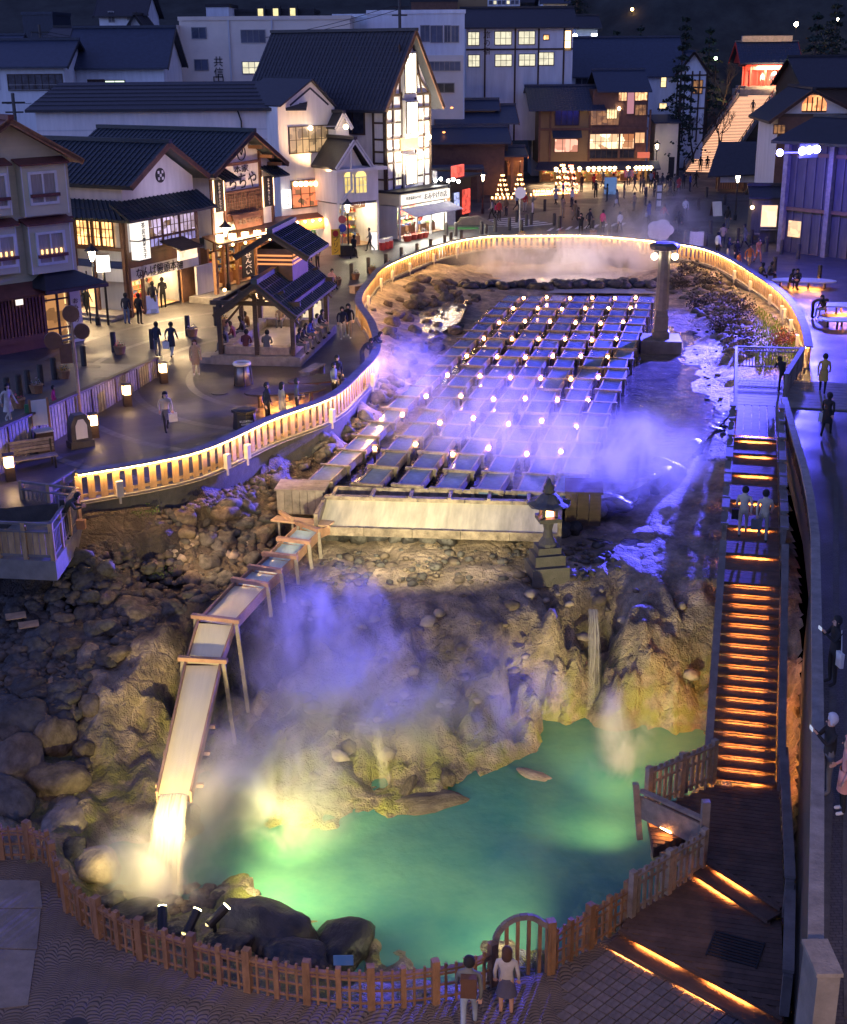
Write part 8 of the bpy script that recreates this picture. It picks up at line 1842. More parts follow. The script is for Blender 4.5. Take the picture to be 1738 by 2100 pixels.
def person(p, label, kind, rz, top, leg, shoe=BLK, hair=BLK, h=1.68, long=False, coat=None, skirt=None, bag=None, hood=None, group=None, phone=False, pack=None, near=False, sk=True):
    ps = POSES[kind]; t = thing('person', label, 'person', p, rz, group); s = h/1.68; t.scale = (s,s,s)
    o = link('body', ps['body'], t)
    if not len(ps['body'].materials):
        for _ in range(4): ps['body'].materials.append(None)
    for i, m in enumerate((cloth(top), cloth(leg), cloth(shoe), SK)): o.material_slots[i].link = 'OBJECT'; o.material_slots[i].material = m
    ho = link('hair', ps['lhair'] if long else ps['hair'], t)
    if hood: ho.name = 'hood'; 
    if not len(ps['hair'].materials): pass
    ho.material_slots[0].link = 'OBJECT'; ho.material_slots[0].material = cloth(hood or hair)
    if hood: ho.scale = (1.04,1.04,1.02)
    link('nose', ps['nose'], t); link('ears', ps['ear'], t); link('eyes', ps['eye'], t)
    for hm in ps['hands']: link('hand', hm, t)
    J = ps['J']
    if coat or skirt:
        z0, z1, r0, r1 = ((.55,1.02,.20,.17) if coat else (.55,.98,.24,.15)); c = J['pel']
        if kind != 'sit':
            k = MB(); n = 12
            for zz, rx in ((z1,r1),(z1-.1,r1+.01),(z0,r0)):
                for i in range(n): a = 2*PI*i/n; k.v.append((c.x+rx*math.cos(a),c.y+rx*.75*math.sin(a),zz))
            for l in range(2):
                for i in range(n): k.f.append((l*n+i,(l+1)*n+i,(l+1)*n+(i+1)%n,l*n+(i+1)%n)); k.m.append(0)
            k.build('coat_hem' if coat else 'skirt', cloth(coat or skirt), t, True)
    if bag:
        w_ = J['wr'] if kind != 'photo' else J['pel']+Vector((.22,0,.12)); k = MB(); k.box(w_.x-.17,w_.x+.17,w_.y-.04,w_.y+.04,w_.z-.45,w_.z-.10); k.build('bag', cloth(bag), t); k = MB(); k.tube([(w_.x-.1,w_.y,w_.z-.1),(w_.x,w_.y,w_.z+(.02 if kind != 'photo' else .42)),(w_.x+.1,w_.y,w_.z-.1)],.012,5); k.build('bag_strap', cloth(bag), t)
    if pack:
        c = J['spn'].lerp(J['chs'],.4); k = MB(); k.box(-.15,.15,c.y+.09,c.y+.24,c.z-.22,c.z+.22); k.build('backpack', cloth(pack), t)
    if phone: w_ = J['wl'].lerp(J['wr'],.5)+Vector((0,-.09,.08)); MB().box(w_.x-.075,w_.x+.075,w_.y-.006,w_.y+.006,w_.z-.04,w_.z+.04).build('phone', emis('phone_screen',(.6,.7,1),.6) if 'phone_screen' not in bpy.data.materials else bpy.data.materials['phone_screen'], t)
    return t
def pp(u,v,*a,**k):
    z = k.pop('z',0); p = (PG(u,v) if (u < 300 and v < 900) else P(u,v,z)); return person(p,*a,**k)
# --- front
pp(945,2118,'person in dark jacket with backpack and pale jeans seen from behind beside the arched gate','walk',R(175),(.13,.14,.13),LJ,SHW,BLK,1.72,pack=BRN,z=ZL)
pp(1022,2083,'person in pale grey jumper and dark skirt at the arched gate','stand',R(170),(.40,.39,.38),SK.node_tree.nodes['Principled BSDF'] and (.42,.25,.19),BLK,(.06,.03,.02),1.58,long=True,coat=None,skirt=(.07,.07,.12),z=ZL)
# --- right-hand road
pp(1699,1418,'person in black holding up a phone, white tote bag on shoulder, right-hand road','photo',R(-80),BLK,BLK,BLK,BLK,1.70,bag=WHT,phone=True)
pp(1683,1640,'person in black jacket and pale grey hood photographing over the right-hand parapet','photo',R(-85),BLK,GRY,GRY,BLK,1.70,hood=(.5,.5,.55),phone=True)
pp(1716,1682,'person in pink hooded coat and white shoes at the right edge','bag',R(-100),(.62,.30,.25),BLK,WHT,BLK,1.62,hood=(.5,.25,.2),coat=(.62,.30,.25))
pp(1696,908,'dark-coated person pulling a small case down the blue-lit right-hand path','walk',R(150),BLK,BLK,BLK,BLK,1.66,coat=BLK,bag=WHT)
pp(1690,820,'blurred person in mustard coat walking on the blue-lit right-hand path','walk2',R(160),YEL,BLK,BLK,BLK,1.68,coat=YEL)
pp(1606,815,'dark figure with a backpack at the right side of the upper deck','lean',R(190),BLK,BLK,BLK,BLK,1.6)
# --- on the stairs
def on_stair(yl, xl, *a, **k):
    p = Vector((SA.x,SA.y,0))+dS*yl+Vector((dS.y,-dS.x,0))*xl; p.z = -3.7+hz(yl); return person(p,*a,**k)
yst = sy(1108,-.65)
on_stair(yst+.25,-.32,'person in cream top with shoulder bag walking up the stairway, left of a couple','walk',rS+PI,CRM,(.40,.36,.3),BLK,BLK,1.62,bag=BLK)
on_stair(yst-.1,.30,'person in cream jacket walking up the stairway, right of a couple','walk2',rS+PI,CRM,(.26,.24,.22),BLK,BLK,1.66,bag=GRY)
# --- plaza left
pp(346,878,'person in cream jumper and grey skirt with white shopping bag crossing the plaza','walk',R(25),CRM,BLK,BLK,BLK,1.60,long=True,skirt=GRY,bag=WHT)
pp(408,763,'person in long beige coat standing alone on the plaza near the pavilion','stand',R(15),BEI,CRM,SHW,BRN,1.62,coat=BEI,long=True)
pp(359,725,'person in navy coat and light jeans walking away near the street corner','walk2',R(165),NAVY,LJ,BLK,BLK,1.68,coat=NAVY,bag=WHT)
pp(330,724,'person in navy jacket beside the end post of the board barrier','bag',R(150),NAVY,GRY,BLK,BLK,1.68)
pp(24,856,'person in pale flowing dress on the raised street at the left edge','walk',R(60),(.5,.45,.43),(.5,.4,.35),SHW,BLK,1.55,long=True,skirt=(.55,.48,.45))
pp(118,842,'child in bright pink jacket half hidden behind the board barrier','stand',R(90),MAG,BLK,BLK,BLK,1.2)
pp(268,656,'person in dark jacket watching the souvenir shop, behind the left street lamp','stand',R(170),NAVY,JEAN,GRY,BLK,1.66)
pp(294,657,'person all in black standing beside the price board at the souvenir shop','stand',R(150),BLK,BLK,BLK,BLK,1.66)
pp(271,628,'person in khaki trousers facing the souvenir shop window','photo',R(185),NAVY,KHA,GRY,BLK,1.72)
pp(238,624,'person in grey bending over the table at the souvenir shop porch','bend',R(80),LGR,GRY,GRY,BLK,1.64)
pp(312,622,'person in dark coat at the shop counter with back turned, left of two','stand',R(180),GRY,KHA,BLK,BLK,1.66)
pp(323,632,'person in navy jacket and khaki trousers at the shop counter, right of two','stand',R(175),NAVY,KHA,BLK,BLK,1.70)
pp(343,624,'person in dark jacket with legs apart looking at a phone beside the souvenir shop','bag',R(200),BLK,BLK,BLK,BLK,1.72,phone=True)
pp(709,694,'person in dark jacket and pale trousers walking along the lit fence, left of a couple','walk',R(10),NAVY,LGR,SHW,BLK,1.66)
pp(722,692,'tall person in dark jacket and beige trousers by the lit fence, right of a couple','walk2',R(-5),BLK,BEI,SHW,BLK,1.76)
pp(686,590,'person in pale pink top seated near the kerb behind the pavilion','sit',R(40),(.5,.3,.28),BLK,BLK,BLK,1.66)
pp(750,757,'dark-clad person leaning on the fence bend, left of two','lean',R(75),BLK,NAVY,BLK,BLK,1.66,bag=WHT); pp(768,745,'dark-clad person leaning on the fence bend, right of two','lean',R(85),NAVY,NAVY,BLK,BLK,1.70)
pp(553,868,'person in dark jacket and black trousers at the lit fence, leftmost of three','stand',R(70),NAVY,BLK,BLK,BLK,1.70); pp(584,862,'person in cream coat with crossbody strap at the lit fence, middle of three','stand',R(120),CRM,GRY,GRY,BLK,1.60,coat=CRM,long=True); pp(614,858,'person in grey jacket with orange bag at the lit fence, rightmost of three','bag',R(100),GRY,BLK,BLK,BLK,1.66,bag=ORG)
pp(690,822,'person in grey-green jacket standing at the lit fence below the bend','bag',R(60),(.2,.22,.2),BLK,BLK,BLK,1.64); pp(697,806,'person in black coat just behind the one in grey-green at the fence','bag',R(40),BLK,BLK,BLK,BLK,1.66)
person(vp.A+vp.ex*(Lv-.35)+vp.ey*(yv*.55)+Vector((0,0,.0)),'person in dark jacket with backpack leaning on the platform parapet at left','lean',R(100),(.05,.05,.04),BLK,BLK,BLK,1.68,pack=BLK)
# --- foot bath
seats = [(.15,.9,-90,NAVY),(.15,2.1,-90,(.10,.02,.04)),(.25,3.4,-90,BLK),(.15,4.6,-90,BRN),(L_*0+pv.L*.35,6.6,0,BEI),(pv.L*.6,6.6,0,GRY),(pv.L-.15,.9,90,NAVY),(pv.L-.15,2.0,90,NAVY),(pv.L-.15,3.2,90,BLU),(pv.L-.15,4.4,90,LGR),(pv.L-.15,5.5,90,BLK),(pv.L*.35,.15,180,(.08,.02,.03)),(pv.L*.62,.15,180,GRY)]
wds = ['near the left front post','second along the left side','third along the left side','fourth along the left side in brown','in beige at the far side','in grey at the far side','nearest on the right side','second along the right side','in bright blue on the right side','in pale top on the right side','farthest on the right side','in maroon with back to the camera','in grey with back to the camera']
for (x,y,a,c_),wd in zip(seats,wds): person(pv.A+pv.ex*x+pv.ey*y+Vector((0,0,.30)),'visitor seated at the foot bath under the pavilion, '+wd,'sit',pv.a+R(-a if abs(a)==90 else a)+ (PI if abs(a)==90 else PI*0),c_,GRY,BLK,BLK,1.66,group='visitors seated at the foot bath')
# --- far plaza
far = [(1019,454,LGR,BLK,'in light grey jacket near the road edge'),(1033,456,RED,BLK,'in dark red top near the road edge'),(1026,449,MAG,BLK,'child in pink between two adults'),(1086,438,RED,LGR,'in red jacket and pale trousers near the candles'),(1102,443,GRY,WHT,'with white trousers near the candles'),(1070,436,LJ,NAVY,'in pale blue by the round sign'),(1163,452,BEI,BEI,'in beige on the crossing, arm raised'),(1188,457,KHA,KHA,'in khaki on the dark road'),(1183,430,WHT,NAVY,'in white top behind the crossing'),(1200,490,BLK,BLK,'in black near the far fence, left of two'),(1217,478,NAVY,BLK,'in navy near the far fence, right of two'),(1245,484,MAG,BLK,'in pink jacket near the far fence'),(1280,484,WHT,BLK,'with open dark jacket and white shirt near the far fence'),(1414,457,WHT,BLK,'in pale top on the dark plaza'),(1228,396,RED,BLK,'in red near the lantern inn'),(1232,412,BLK,BLK,'in black before the inn notice board'),(1290,414,BLK,NAVY,'in black in the middle of the dark road'),(1312,400,NAVY,BLK,'in navy outside the inn'),(1323,402,GRY,BLK,'in grey outside the inn'),(1345,394,LGR,BLK,'in pale jacket left of the lodge wall'),(1358,396,BLK,BLK,'in black by the pale annexe wall'),(1368,399,NAVY,BLK,'in navy by the pale annexe wall'),(1379,397,BLK,GRY,'in black right of the street lamp'),(1393,401,GRY,BLK,'in grey right of the pine trunk'),(1412,396,NAVY,BLK,'in navy with lit phone'),(1437,394,BLK,BLK,'in black near the stairway foot'),(1334,430,BLK,BLK,'in black crossing behind the road'),(1350,372+20,RED,BLK,'in dark red in the crowd'),(1165,412,BLU,BLK,'in blue behind the candle pyramids'),(1255,420,KHA,BLK,'in brown walking across the road')]
for i,(u,v,a,b_,w_) in enumerate(far): pp(u,v,'distant person '+w_,('walk','stand','walk2','bag','photo')[i%5] if 'arm raised' not in w_ else 'photo',random.uniform(0,6.28),a,b_,BLK,BLK,1.2 if 'child' in w_ else random.uniform(1.6,1.76))
for u,v,k,w_ in ((1447,362,'stand','left of three at the glowing stair foot'),(1461,361,'stand','middle of three at the glowing stair foot'),(1476,361,'walk','right of three at the glowing stair foot')): pp(u,v,'silhouetted person '+w_,k,R(180),BLK,BLK,BLK,BLK,1.7)
p = Vector(TS.t.location)+d_*.72; person(Vector((p.x+1.1,p.y,zt_*.73)),'person in blue climbing the upper part of the glowing stairway','walk',PI,NAVY,BLK,BLK,BLK,1.68)
for i,(dx_,c_) in enumerate(((1.6,LGR),(2.8,NAVY),(3.9,WHT))): person(TG.A+Vector((g0+dx_,-.2,zb_)),'visitor standing between the red gate columns, %s from the left' % orl(i+1),'stand',0,c_,BLK,BLK,BLK,1.66)
# --- right plaza
pp(1479,537,'person in white top behind the right part of the lit fence','stand',R(120),WHT,BLK,BLK,BLK,1.68); pp(1500,550,'person in navy with camera behind the right fence','photo',R(60),NAVY,LGR,BLK,BLK,1.7); pp(1517,552,'person in black behind the right fence','stand',R(30),BLK,BLK,BLK,BLK,1.6); pp(1522,564,'child in ochre behind the right fence','stand',R(30),ORG,KHA,BLK,BLK,1.15)
pp(1543,566,'blurred person in orange-brown walking along the right fence','walk',R(20),ORG,BEI,BLK,BLK,1.7); pp(1562,551,'person in orange top farther along the right plaza','walk2',R(20),ORG,ORG,BLK,BLK,1.66)
pp(1566,592,'dark crouching visitor at the bend of the right fence, left of two','sit',R(120),BLK,BLK,BLK,BLK,1.66); pp(1583,590,'dark crouching visitor at the bend of the right fence, right of two','sit',R(100),NAVY,BLK,BLK,BLK,1.66)
def on_table(u,v,*a,**k): p = P(u,v,.0); return person(p,*a,**k)
on_table(1626,606,'person in black sitting on the glowing kidney table, left of two','sit',R(60),BLK,BLK,BLK,BLK,1.66); on_table(1642,604,'person in navy sitting on the glowing kidney table, right of two','sit',R(-30),NAVY,BLK,BLK,BLK,1.6)
pp(1676,666,'person in black bending down beside the right-edge tables','bend',R(60),BLK,BLK,BLK,BLK,1.72); pp(1694,664,'person in black top and pale skirt sitting beside the bending one','sit',R(-60),BLK,CRM,BLK,BLK,1.62,long=True)

cols_ = (NAVY,BLK,GRY,BEI,LGR,KHA,RED,BLU)
for i,(u,v) in enumerate(((1188,388),(1203,400),(1247,390),(1268,398),(1300,388),(1330,406),(1402,404),(1425,402),(1385,412),(1352,412),(1275,432),(1310,440),(1150,425),(1048,446),(1370,470),(1340,462),(1400,486),(1500,480),(1535,520),(1490,520))):
    pp(u,v,'passer-by on the far evening street, %s of twenty from the inn' % orl(i+1),('walk','stand','walk2','bag')[i%4],random.uniform(0,6.28),cols_[i%8],(BLK,NAVY,GRY)[i%3],BLK,BLK,random.uniform(1.55,1.78),group='passers-by on the far street',coat=cols_[i%8] if i%3 == 0 else None,bag=WHT if i%5 == 0 else None)
for i,(u,v,c_,k) in enumerate(((186,640,BLK,'walk'),(640,560,NAVY,'walk'),(660,548,BEI,'stand'),(768,514,GRY,'walk2'),(735,530,BLK,'walk'))): pp(u,v,'passer-by %s in front of the left shops' % ('near the traffic sign post','in navy behind the pavilion roof','in beige behind the pavilion roof','in grey by the porch shop','in black by the planter')[i],k,random.uniform(0,6.28),c_,BLK,BLK,BLK,1.66)
# ================================================================= rocks
def PT(u,v):
    z = -2.0
    for _ in range(12): p = P(u,v,z); z = .5*z+.5*float(base_h(np.array([p.x]),np.array([p.y]))[0])
    return Vector((p.x,p.y,z))
def rock_mesh(seed, m, sub=2, flat=.7, amp=.38):
    bm = bmesh.new(); bmesh.ops.create_icosphere(bm, subdivisions=sub, radius=1)
    o = Vector((seed*7.3,seed*3.1,seed*1.7))
    for v in bm.verts:
        d = v.co.normalized(); n_ = noise.noise(d*1.1+o)*amp+noise.noise(d*2.6+o)*amp*.45+noise.noise(d*6+o)*amp*.16
        c_ = max(abs(d.x+.3*d.y),abs(d.y-.25*d.z),abs(d.z+.2*d.x)); v.co = d*(1+n_)*(.8+.25/max(.6,c_)*.6)*1.0; v.co.z *= flat
    me = bpy.data.meshes.new('rock'); bm.to_mesh(me); bm.free(); me.materials.append(m); me.polygons.foreach_set('use_smooth',[True]*len(me.polygons)); return me
RK = {k:[rock_mesh(i+j*11, M[k], 3) for i in range(5)] for j,k in enumerate(('rock','rock_brown','rock_pale','rock_wet'))}
RS = {k:[rock_mesh(i+j*13, M[k], 1) for i in range(4)] for j,k in enumerate(('rock','rock_brown','rock_pale'))}
def rock(u,v,r,k,label,sc=(1,1,1),group=None,dz=0,name='boulder',rz=None,p=None):
    p = p or PT(u,v); o = link(name, random.choice(RK[k]), None, loc=(p.x,p.y,p.z+dz)); o.scale = (r*sc[0],r*sc[1],r*sc[2]); o.rotation_euler = (random.uniform(-.3,.3),random.uniform(-.3,.3),random.uniform(0,6.28) if rz is None else rz); return tag(o,label,'rock',group)
for u,v,r,k,lab,sc in ((535,1915,1.05,'rock_wet','large black wet boulder on the near shore behind the picket fence',(1.25,.9,.85)),(690,1945,.82,'rock_wet','rounded black boulder bearing a small blue plate behind the picket fence',(1.1,.8,.8)),(600,1965,.6,'rock_wet','low black rock between the two biggest black boulders',(1.2,.8,.6)),
  (182,1775,.62,'rock_pale','pale squarish boulder near the left bend of the picket fence',(1,1,1.1)),(125,1675,.62,'rock_pale','pale flat-topped stone behind the corner of the picket fence',(1.5,.9,.7)),(140,1745,.42,'rock','blue-grey stone at the corner of the picket fence',(1,1,.8)),(265,1865,.5,'rock_wet','low blue-grey rock along the fence left of the spotlights',(1.6,.7,.6)),(215,1845,.35,'rock','small grey rock between pale boulder and fence',(1,1,.8)),(352,1905,.3,'rock_wet','small dark rock between the first two spotlights',(1.3,1,.7)),(450,1935,.45,'rock_wet','dark low rock right of the upright spotlight',(1.4,.8,.6)),
  (108,1505,.80,'rock_brown','big tall brown block stacked at left edge of the mossy bluff',(.8,.7,1.3)),(110,1600,.78,'rock_brown','big square brown block below the tall one, left of the mossy bluff',(1,.8,1.1)),(30,1560,.95,'rock_brown','large rounded brown boulder at the left edge of the picture',(1.1,.8,.9)),(35,1475,.9,'rock','large dark rounded boulder at the left edge above the brown one',(1,.8,1.0)),(10,1635,.75,'rock','dark boulder at the left edge just above the picket fence',(1.2,.8,.8)),(60,1400,.6,'rock','dark boulder among rubble on the left slope',(1.1,.8,.8)),(185,1440,.45,'rock_brown','brown stone wedged against the mossy bluff top',(1,.8,1)),(130,1410,.5,'rock','grey stone on the slope above the tall brown block',(1,.9,.9)),(165,1530,.28,'rock_brown','small brown stone squeezed beside the mossy bluff',(1,1,1.2)),(160,1570,.3,'rock_brown','small rounded brown stone beside the square brown block',(1,1,1)),
  (870,1655,.62,'rock_brown','smooth tan rock sloping into the pool in the middle',(1.7,.7,.6)),(905,1600,.35,'rock_brown','small round rock on top of the tan pool rock',(1.1,.8,.8)),(825,1628,.32,'rock_brown','yellow-green crusted rock left of the tan pool rock',(1.6,.7,.8)),
  (1110,1650,.55,'rock_pale','pale rock just breaking the turquoise water surface',(1.7,.8,.5)),
  (1590//1,1,0,'rock','',(1,1,1))):
    if r: rock(u,v,r,k,lab,sc,dz=.1 if v != 1650 else .78)
pl_ = PT(697,1958); tag(MB().box(-.22,.22,-.02,.0,0,.26).build('plate', emis('plate_blue',(.1,.22,.7),.2)), 'small blue plate fixed to the black boulder behind the picket fence', 'plate').location = (pl_.x-.02,pl_.y-.72,pl_.z+.35)
for i in range(14):
    u = random.uniform(455,525); v = random.uniform(1820,1870); p = P(u,v,-5.55); o = rock(u,v,random.uniform(.12,.22),'rock_pale','',name='shore_stone',p=p); tag(o,'small pale stone in the bright cluster where the lit water meets the near shore','stone','pale stones lit on the near shore')
for i in range(40):
    u = random.uniform(340,470); v = random.uniform(1790,1910); o = rock(u,v,random.uniform(.10,.24),'rock_brown','',name='shore_stone'); tag(o,'mossy brown stone on the near shore between waterfall and green water','stone','mossy stones on the near shore')
rock(0,0,1.25,'rock_wet','tall dark rock mass standing in the steam against the far fence',(1,.8,1.3),None,.3,p=P(1262,548,-1.0)); rock(0,0,.8,'rock_wet','dark rock leaning on the tall rock mass by the far fence',(1,.8,1.2),None,.2,p=P(1290,545,-1.0))
for i in range(18):
    t_ = i/17; u = 1215+280*t_; v = 1052-60*t_-130*t_**2; rock(0,0,random.uniform(.3,.6),'rock_wet','dark wet rock on the curved bank ending the glittering stream, %s from the left' % orl(i+1),(1.3,.8,.8),'rocks along the stream bank',.0,p=P(u,v,-1.65))
# front row of lumps before the rear pool
for i in range(30):
    u = 955+i*13.6; p = P(u+random.uniform(-4,4),592+random.uniform(-5,4),-1.05); rock(0,0,random.uniform(.36,.6),'rock_wet','black rock in the row damming the steaming rear pool, %s from the left' % orl(i+1),(1.1,.8,.9),'row of black rocks before the rear pool',.1,p=p)
for i in range(16):
    u = 670+i*34; p = P(u+random.uniform(-8,8),1098+random.uniform(-6,14),-2.2); rock(0,0,random.uniform(.32,.6),'rock_wet' if i%2 else 'rock','dark rock under the front beam of the wide trough, %s from the left' % orl(i+1),(1,.8,1.05),'dark rocks below the wide trough',.15,p=p)
def scatter(poly_px, n, rmin, rmax, ks, label, group, name='stone', dz=0, big=True):
    us = [p[0] for p in poly_px]; vs_ = [p[1] for p in poly_px]; out = []
    while len(out) < n:
        u = random.uniform(min(us),max(us)); v = random.uniform(min(vs_),max(vs_))
        if inside(poly_px, np.array([u]), np.array([v]))[0]: out.append((u,v))
    pts = []
    z = np.full(n,-2.0); 
    for _ in range(10):
        xy = [P(u,v,float(zz)) for (u,v),zz in zip(out,z)]; z = .5*z+.5*base_h(np.array([p.x for p in xy]),np.array([p.y for p in xy]))
    for (u,v),zz in zip(out,z): pts.append(P(u,v,float(zz)))
    if big:
        for p in pts:
            k = random.choice(ks); r = rmin+(rmax-rmin)*random.random()**2; o = link(name, random.choice(RK[k] if r > .3 else RS[k]), None, loc=(p.x,p.y,p.z+r*.15+dz)); o.scale = (r*random.uniform(.8,1.3),r*random.uniform(.8,1.1),r*random.uniform(.7,1.1)); o.rotation_euler = (random.uniform(-.5,.5),random.uniform(-.5,.5),random.uniform(0,6.28)); tag(o,label,'stone',group)
    else:
        for k in ks:
            vv = []; ff = []
            for p in pts[ks.index(k)::len(ks)]:
                me = random.choice(RS[k]); r = rmin+(rmax-rmin)*random.random()**2; a = random.uniform(0,6.28); ca, sa = math.cos(a), math.sin(a); o_ = len(vv); sx,sy_,sz = r*random.uniform(.8,1.3), r*random.uniform(.8,1.2), r*random.uniform(.7,1.0)
                for v in me.vertices: x,y,z_ = v.co.x*sx, v.co.y*sy_, v.co.z*sz; vv.append((p.x+x*ca-y*sa,p.y+x*sa+y*ca,p.z+z_+r*.1))
                for f in me.polygons: ff.append(tuple(i+o_ for i in f.vertices))
            me = bpy.data.meshes.new(name); me.from_pydata(vv,[],ff); me.materials.append(M[k]); me.polygons.foreach_set('use_smooth',[True]*len(ff)); o = link(name, me, None, kind='stuff'); o['label'] = label; o['category'] = 'rubble'
slope = [(175,1110),(330,1060),(480,1000),(600,965),(640,985),(560,1060),(560,1180),(430,1225),(320,1270),(180,1390),(130,1500),(0,1500),(0,1210),(110,1200)]
scatter(slope, 270, .16, .5, ['rock','rock','rock_brown'], 'rounded grey rubble stone on the dark slope between viewing platform and chute', 'rubble stones on the left slope', 'rubble_stone')
scatter(slope, 1700, .08, .26, ['rock','rock_brown'], 'loose grey rubble covering the left slope', None, 'rubble', big=False)
scatter([(380,1085),(560,1080),(560,1130),(420,1160),(270,1150)], 120, .1, .28, ['rock_pale','rock_brown'], 'pale rubble lit by the slope spotlight', None, 'rubble', big=False)
ring = [(800,600),(870,572),(960,580),(1020,600),(960,640),(970,660),(900,715),(850,760),(810,740),(795,690),(770,640)]
scatter(ring, 110, .22, .55, ['rock','rock_brown'], 'dark lava stone heaped on the bank around the small sulphur pond left of the flumes', 'lava stones around the sulphur pond', 'lava_stone')
scatter([(640,905),(770,830),(800,760),(850,760),(780,850),(690,930),(620,960)], 90, .15, .4, ['rock','rock_brown'], 'dark stone on the narrow bank between the lit fence and the leftmost flumes', 'stones on the bank below the fence', 'bank_stone')
scatter([(1380,560),(1440,552),(1520,610),(1550,700),(1555,745),(1500,750),(1480,680),(1420,640),(1370,600)], 240, .15, .5, ['rock','rock_brown'], 'dark stones and scrub on the right bank behind the lamp pillar', None, 'bank_rubble', big=False)
scatter([(660,1125),(1250,1120),(1280,1180),(1200,1195),(650,1200)], 260, .08, .24, ['rock','rock_brown'], 'small stones on the terrace below the wide trough', None, 'terrace_rubble', big=False)
scatter([(600,1215),(1400,1215),(1440,1420),(1130,1440),(1040,1480),(600,1600),(560,1500)], 110, .10, .32, ['rock_brown','rock_pale'], 'crusted stones on the cliff face', None, 'cliff_stones', big=False)
scatter([(1250,850),(1480,640),(1500,980),(1300,1000)], 160, .06, .18, ['rock'], 'small stones in the shallow stream right of the flumes', None, 'stream_stones', big=False)
scatter([(430,1010),(640,930),(770,850),(790,780),(800,800),(700,910),(500,1010),(300,1065)], 420, .05, .16, ['rock_brown'], 'brown grit on the slope below the lit fence', None, 'slope_grit', big=False)
# shrubs on the right bank
M['scrub'] = mat('dark_scrub', (.04,.035,.03), .9, .5, 5); M['red_twigs'] = mat('red_twigs', (.16,.05,.03), .9, .4, 5)
for i,(u,v,r,m) in enumerate(((1420,575,.9,'scrub'),(1460,600,1.0,'scrub'),(1490,640,1.1,'scrub'),(1515,680,1.2,'scrub'),(1530,720,1.1,'scrub'),(1440,640,.8,'scrub'),(1480,690,.7,'scrub'),(1530,655,.8,'scrub'),(1400,600,.7,'scrub'),(1612,720,.7,'red_twigs'))):
    p = PT(u,v); mb = MB(); leaf_cluster(mb,(0,0,r*.5),r,420,.16,.6); o = mb.build('shrub', M[m]); o.location = p; tag(o, 'reddish bare shrub on the grass inside the right end of the lit fence' if m == 'red_twigs' else 'dark low shrub on the right bank, %s of nine from the rear' % orl(i+1), 'shrub')
g = MB()
gp_ = [(1560,640),(1600,672),(1640,725),(1648,765),(1560,760),(1545,700)]
for _ in range(2600):
    u = random.uniform(1540,1650); v = random.uniform(640,768)
    if inside(gp_, np.array([u]), np.array([v]))[0]:
        p = P(u,v,-.35); h = random.uniform(.08,.2); dx_ = random.uniform(-.06,.06); g.add([(p.x-.03,p.y,-.75),(p.x+.03,p.y,-.75),(p.x+dx_,p.y+dx_,-.28+h*.4)],[(0,1,2)])
zz_ = base_h(np.array([v[0] for v in g.v]), np.array([v[1] for v in g.v])); g.v = [(v[0],v[1],float(z)+(.16 if k%3==2 else 0)) for k,(v,z) in enumerate(zip(g.v,zz_))]
o = g.build('grass', mat('short_grass',(.12,.17,.03),.9,.4,2)); tag(o,'short yellow-green grass inside the right end of the lit fence','grass',kind='stuff')
for u,v in ((300,1040),(330,1165)):
    p = PT(u,v); mb = MB(); leaf_cluster(mb,(0,0,.05),.5,220,.07,.15); o = mb.build('moss_patch', M['green']); o.location = p; tag(o,'green moss patch %s on the left slope' % ('below the lit fence' if v < 1100 else 'among the rubble'),'moss',kind='stuff')
for u,v,lab in ((32,1272,'small tan board lying on the left rubble slope, upper of two'),(58,1290,'small tan board lying on the left rubble slope, lower of two')):
    p = PT(u,v); o = MB().box(-.3,.3,-.18,.18,0,.03).build('loose_board', M['wood_pale']); o.location = p+Vector((0,0,.35)); o.rotation_euler = (R(8),0,R(20)); tag(o,lab,'board')
# diamond pavers at the lower right
pv_m = MB().box(-.105,.105,-.105,.105,0,.03).mesh('paver', mat('paver_stone',(.15,.13,.13),.6,.3,6,.3,20)); dg = struct('paver_field', MB().add([tuple(P(1160,2020,ZL+.004)),tuple(P(1250,1950,ZL+.004)),tuple(P(1585,2125,ZL+.004)),tuple(P(1160,2125,ZL+.004))],[(0,3,2,1)]), M['stone_dark'])
poly = [P(u,v,ZL) for u,v in ((1150,2010),(1255,1938),(1585,2125),(1130,2125))]; poly2 = [(p.x,p.y) for p in poly]; k = 0
for i in range(-60,60):
    for j in range(-60,60):
        x = 4.6+(i+j)*.17; y = 21.8+(i-j)*.17
        if k < 298 and inside(poly2, np.array([x]), np.array([y]))[0]: link('paver', pv_m, dg, loc=(x,y,ZL+.005), rz=PI/4); k += 1
# plain slabs at the lower left corner
sl = struct('slab_paving', MB(), M['stone'])
for a in (((-60,1790),(70,1795),(75,1850),(-60,1850)),((-60,1852),(72,1852),(62,1935),(-60,1930)),((-60,1933),(60,1938),(42,2050),(-60,2060))):
    q = [P(u,v,ZL+.004) for u,v in a]; mb = MB(); mb.slab(*[tuple(p+Vector((0,0,.02))) for p in (q[3],q[2],q[1],q[0])],.02); mb.build('slab', M['concrete'], sl)
mh = thing('manhole_cover','dark round manhole cover in the scalloped paving at the bottom left','manhole cover',P(136,2095,ZL+.004)); MB().cyl((0,0,0),.27,.012,20).build('lid', M['iron'], mh)
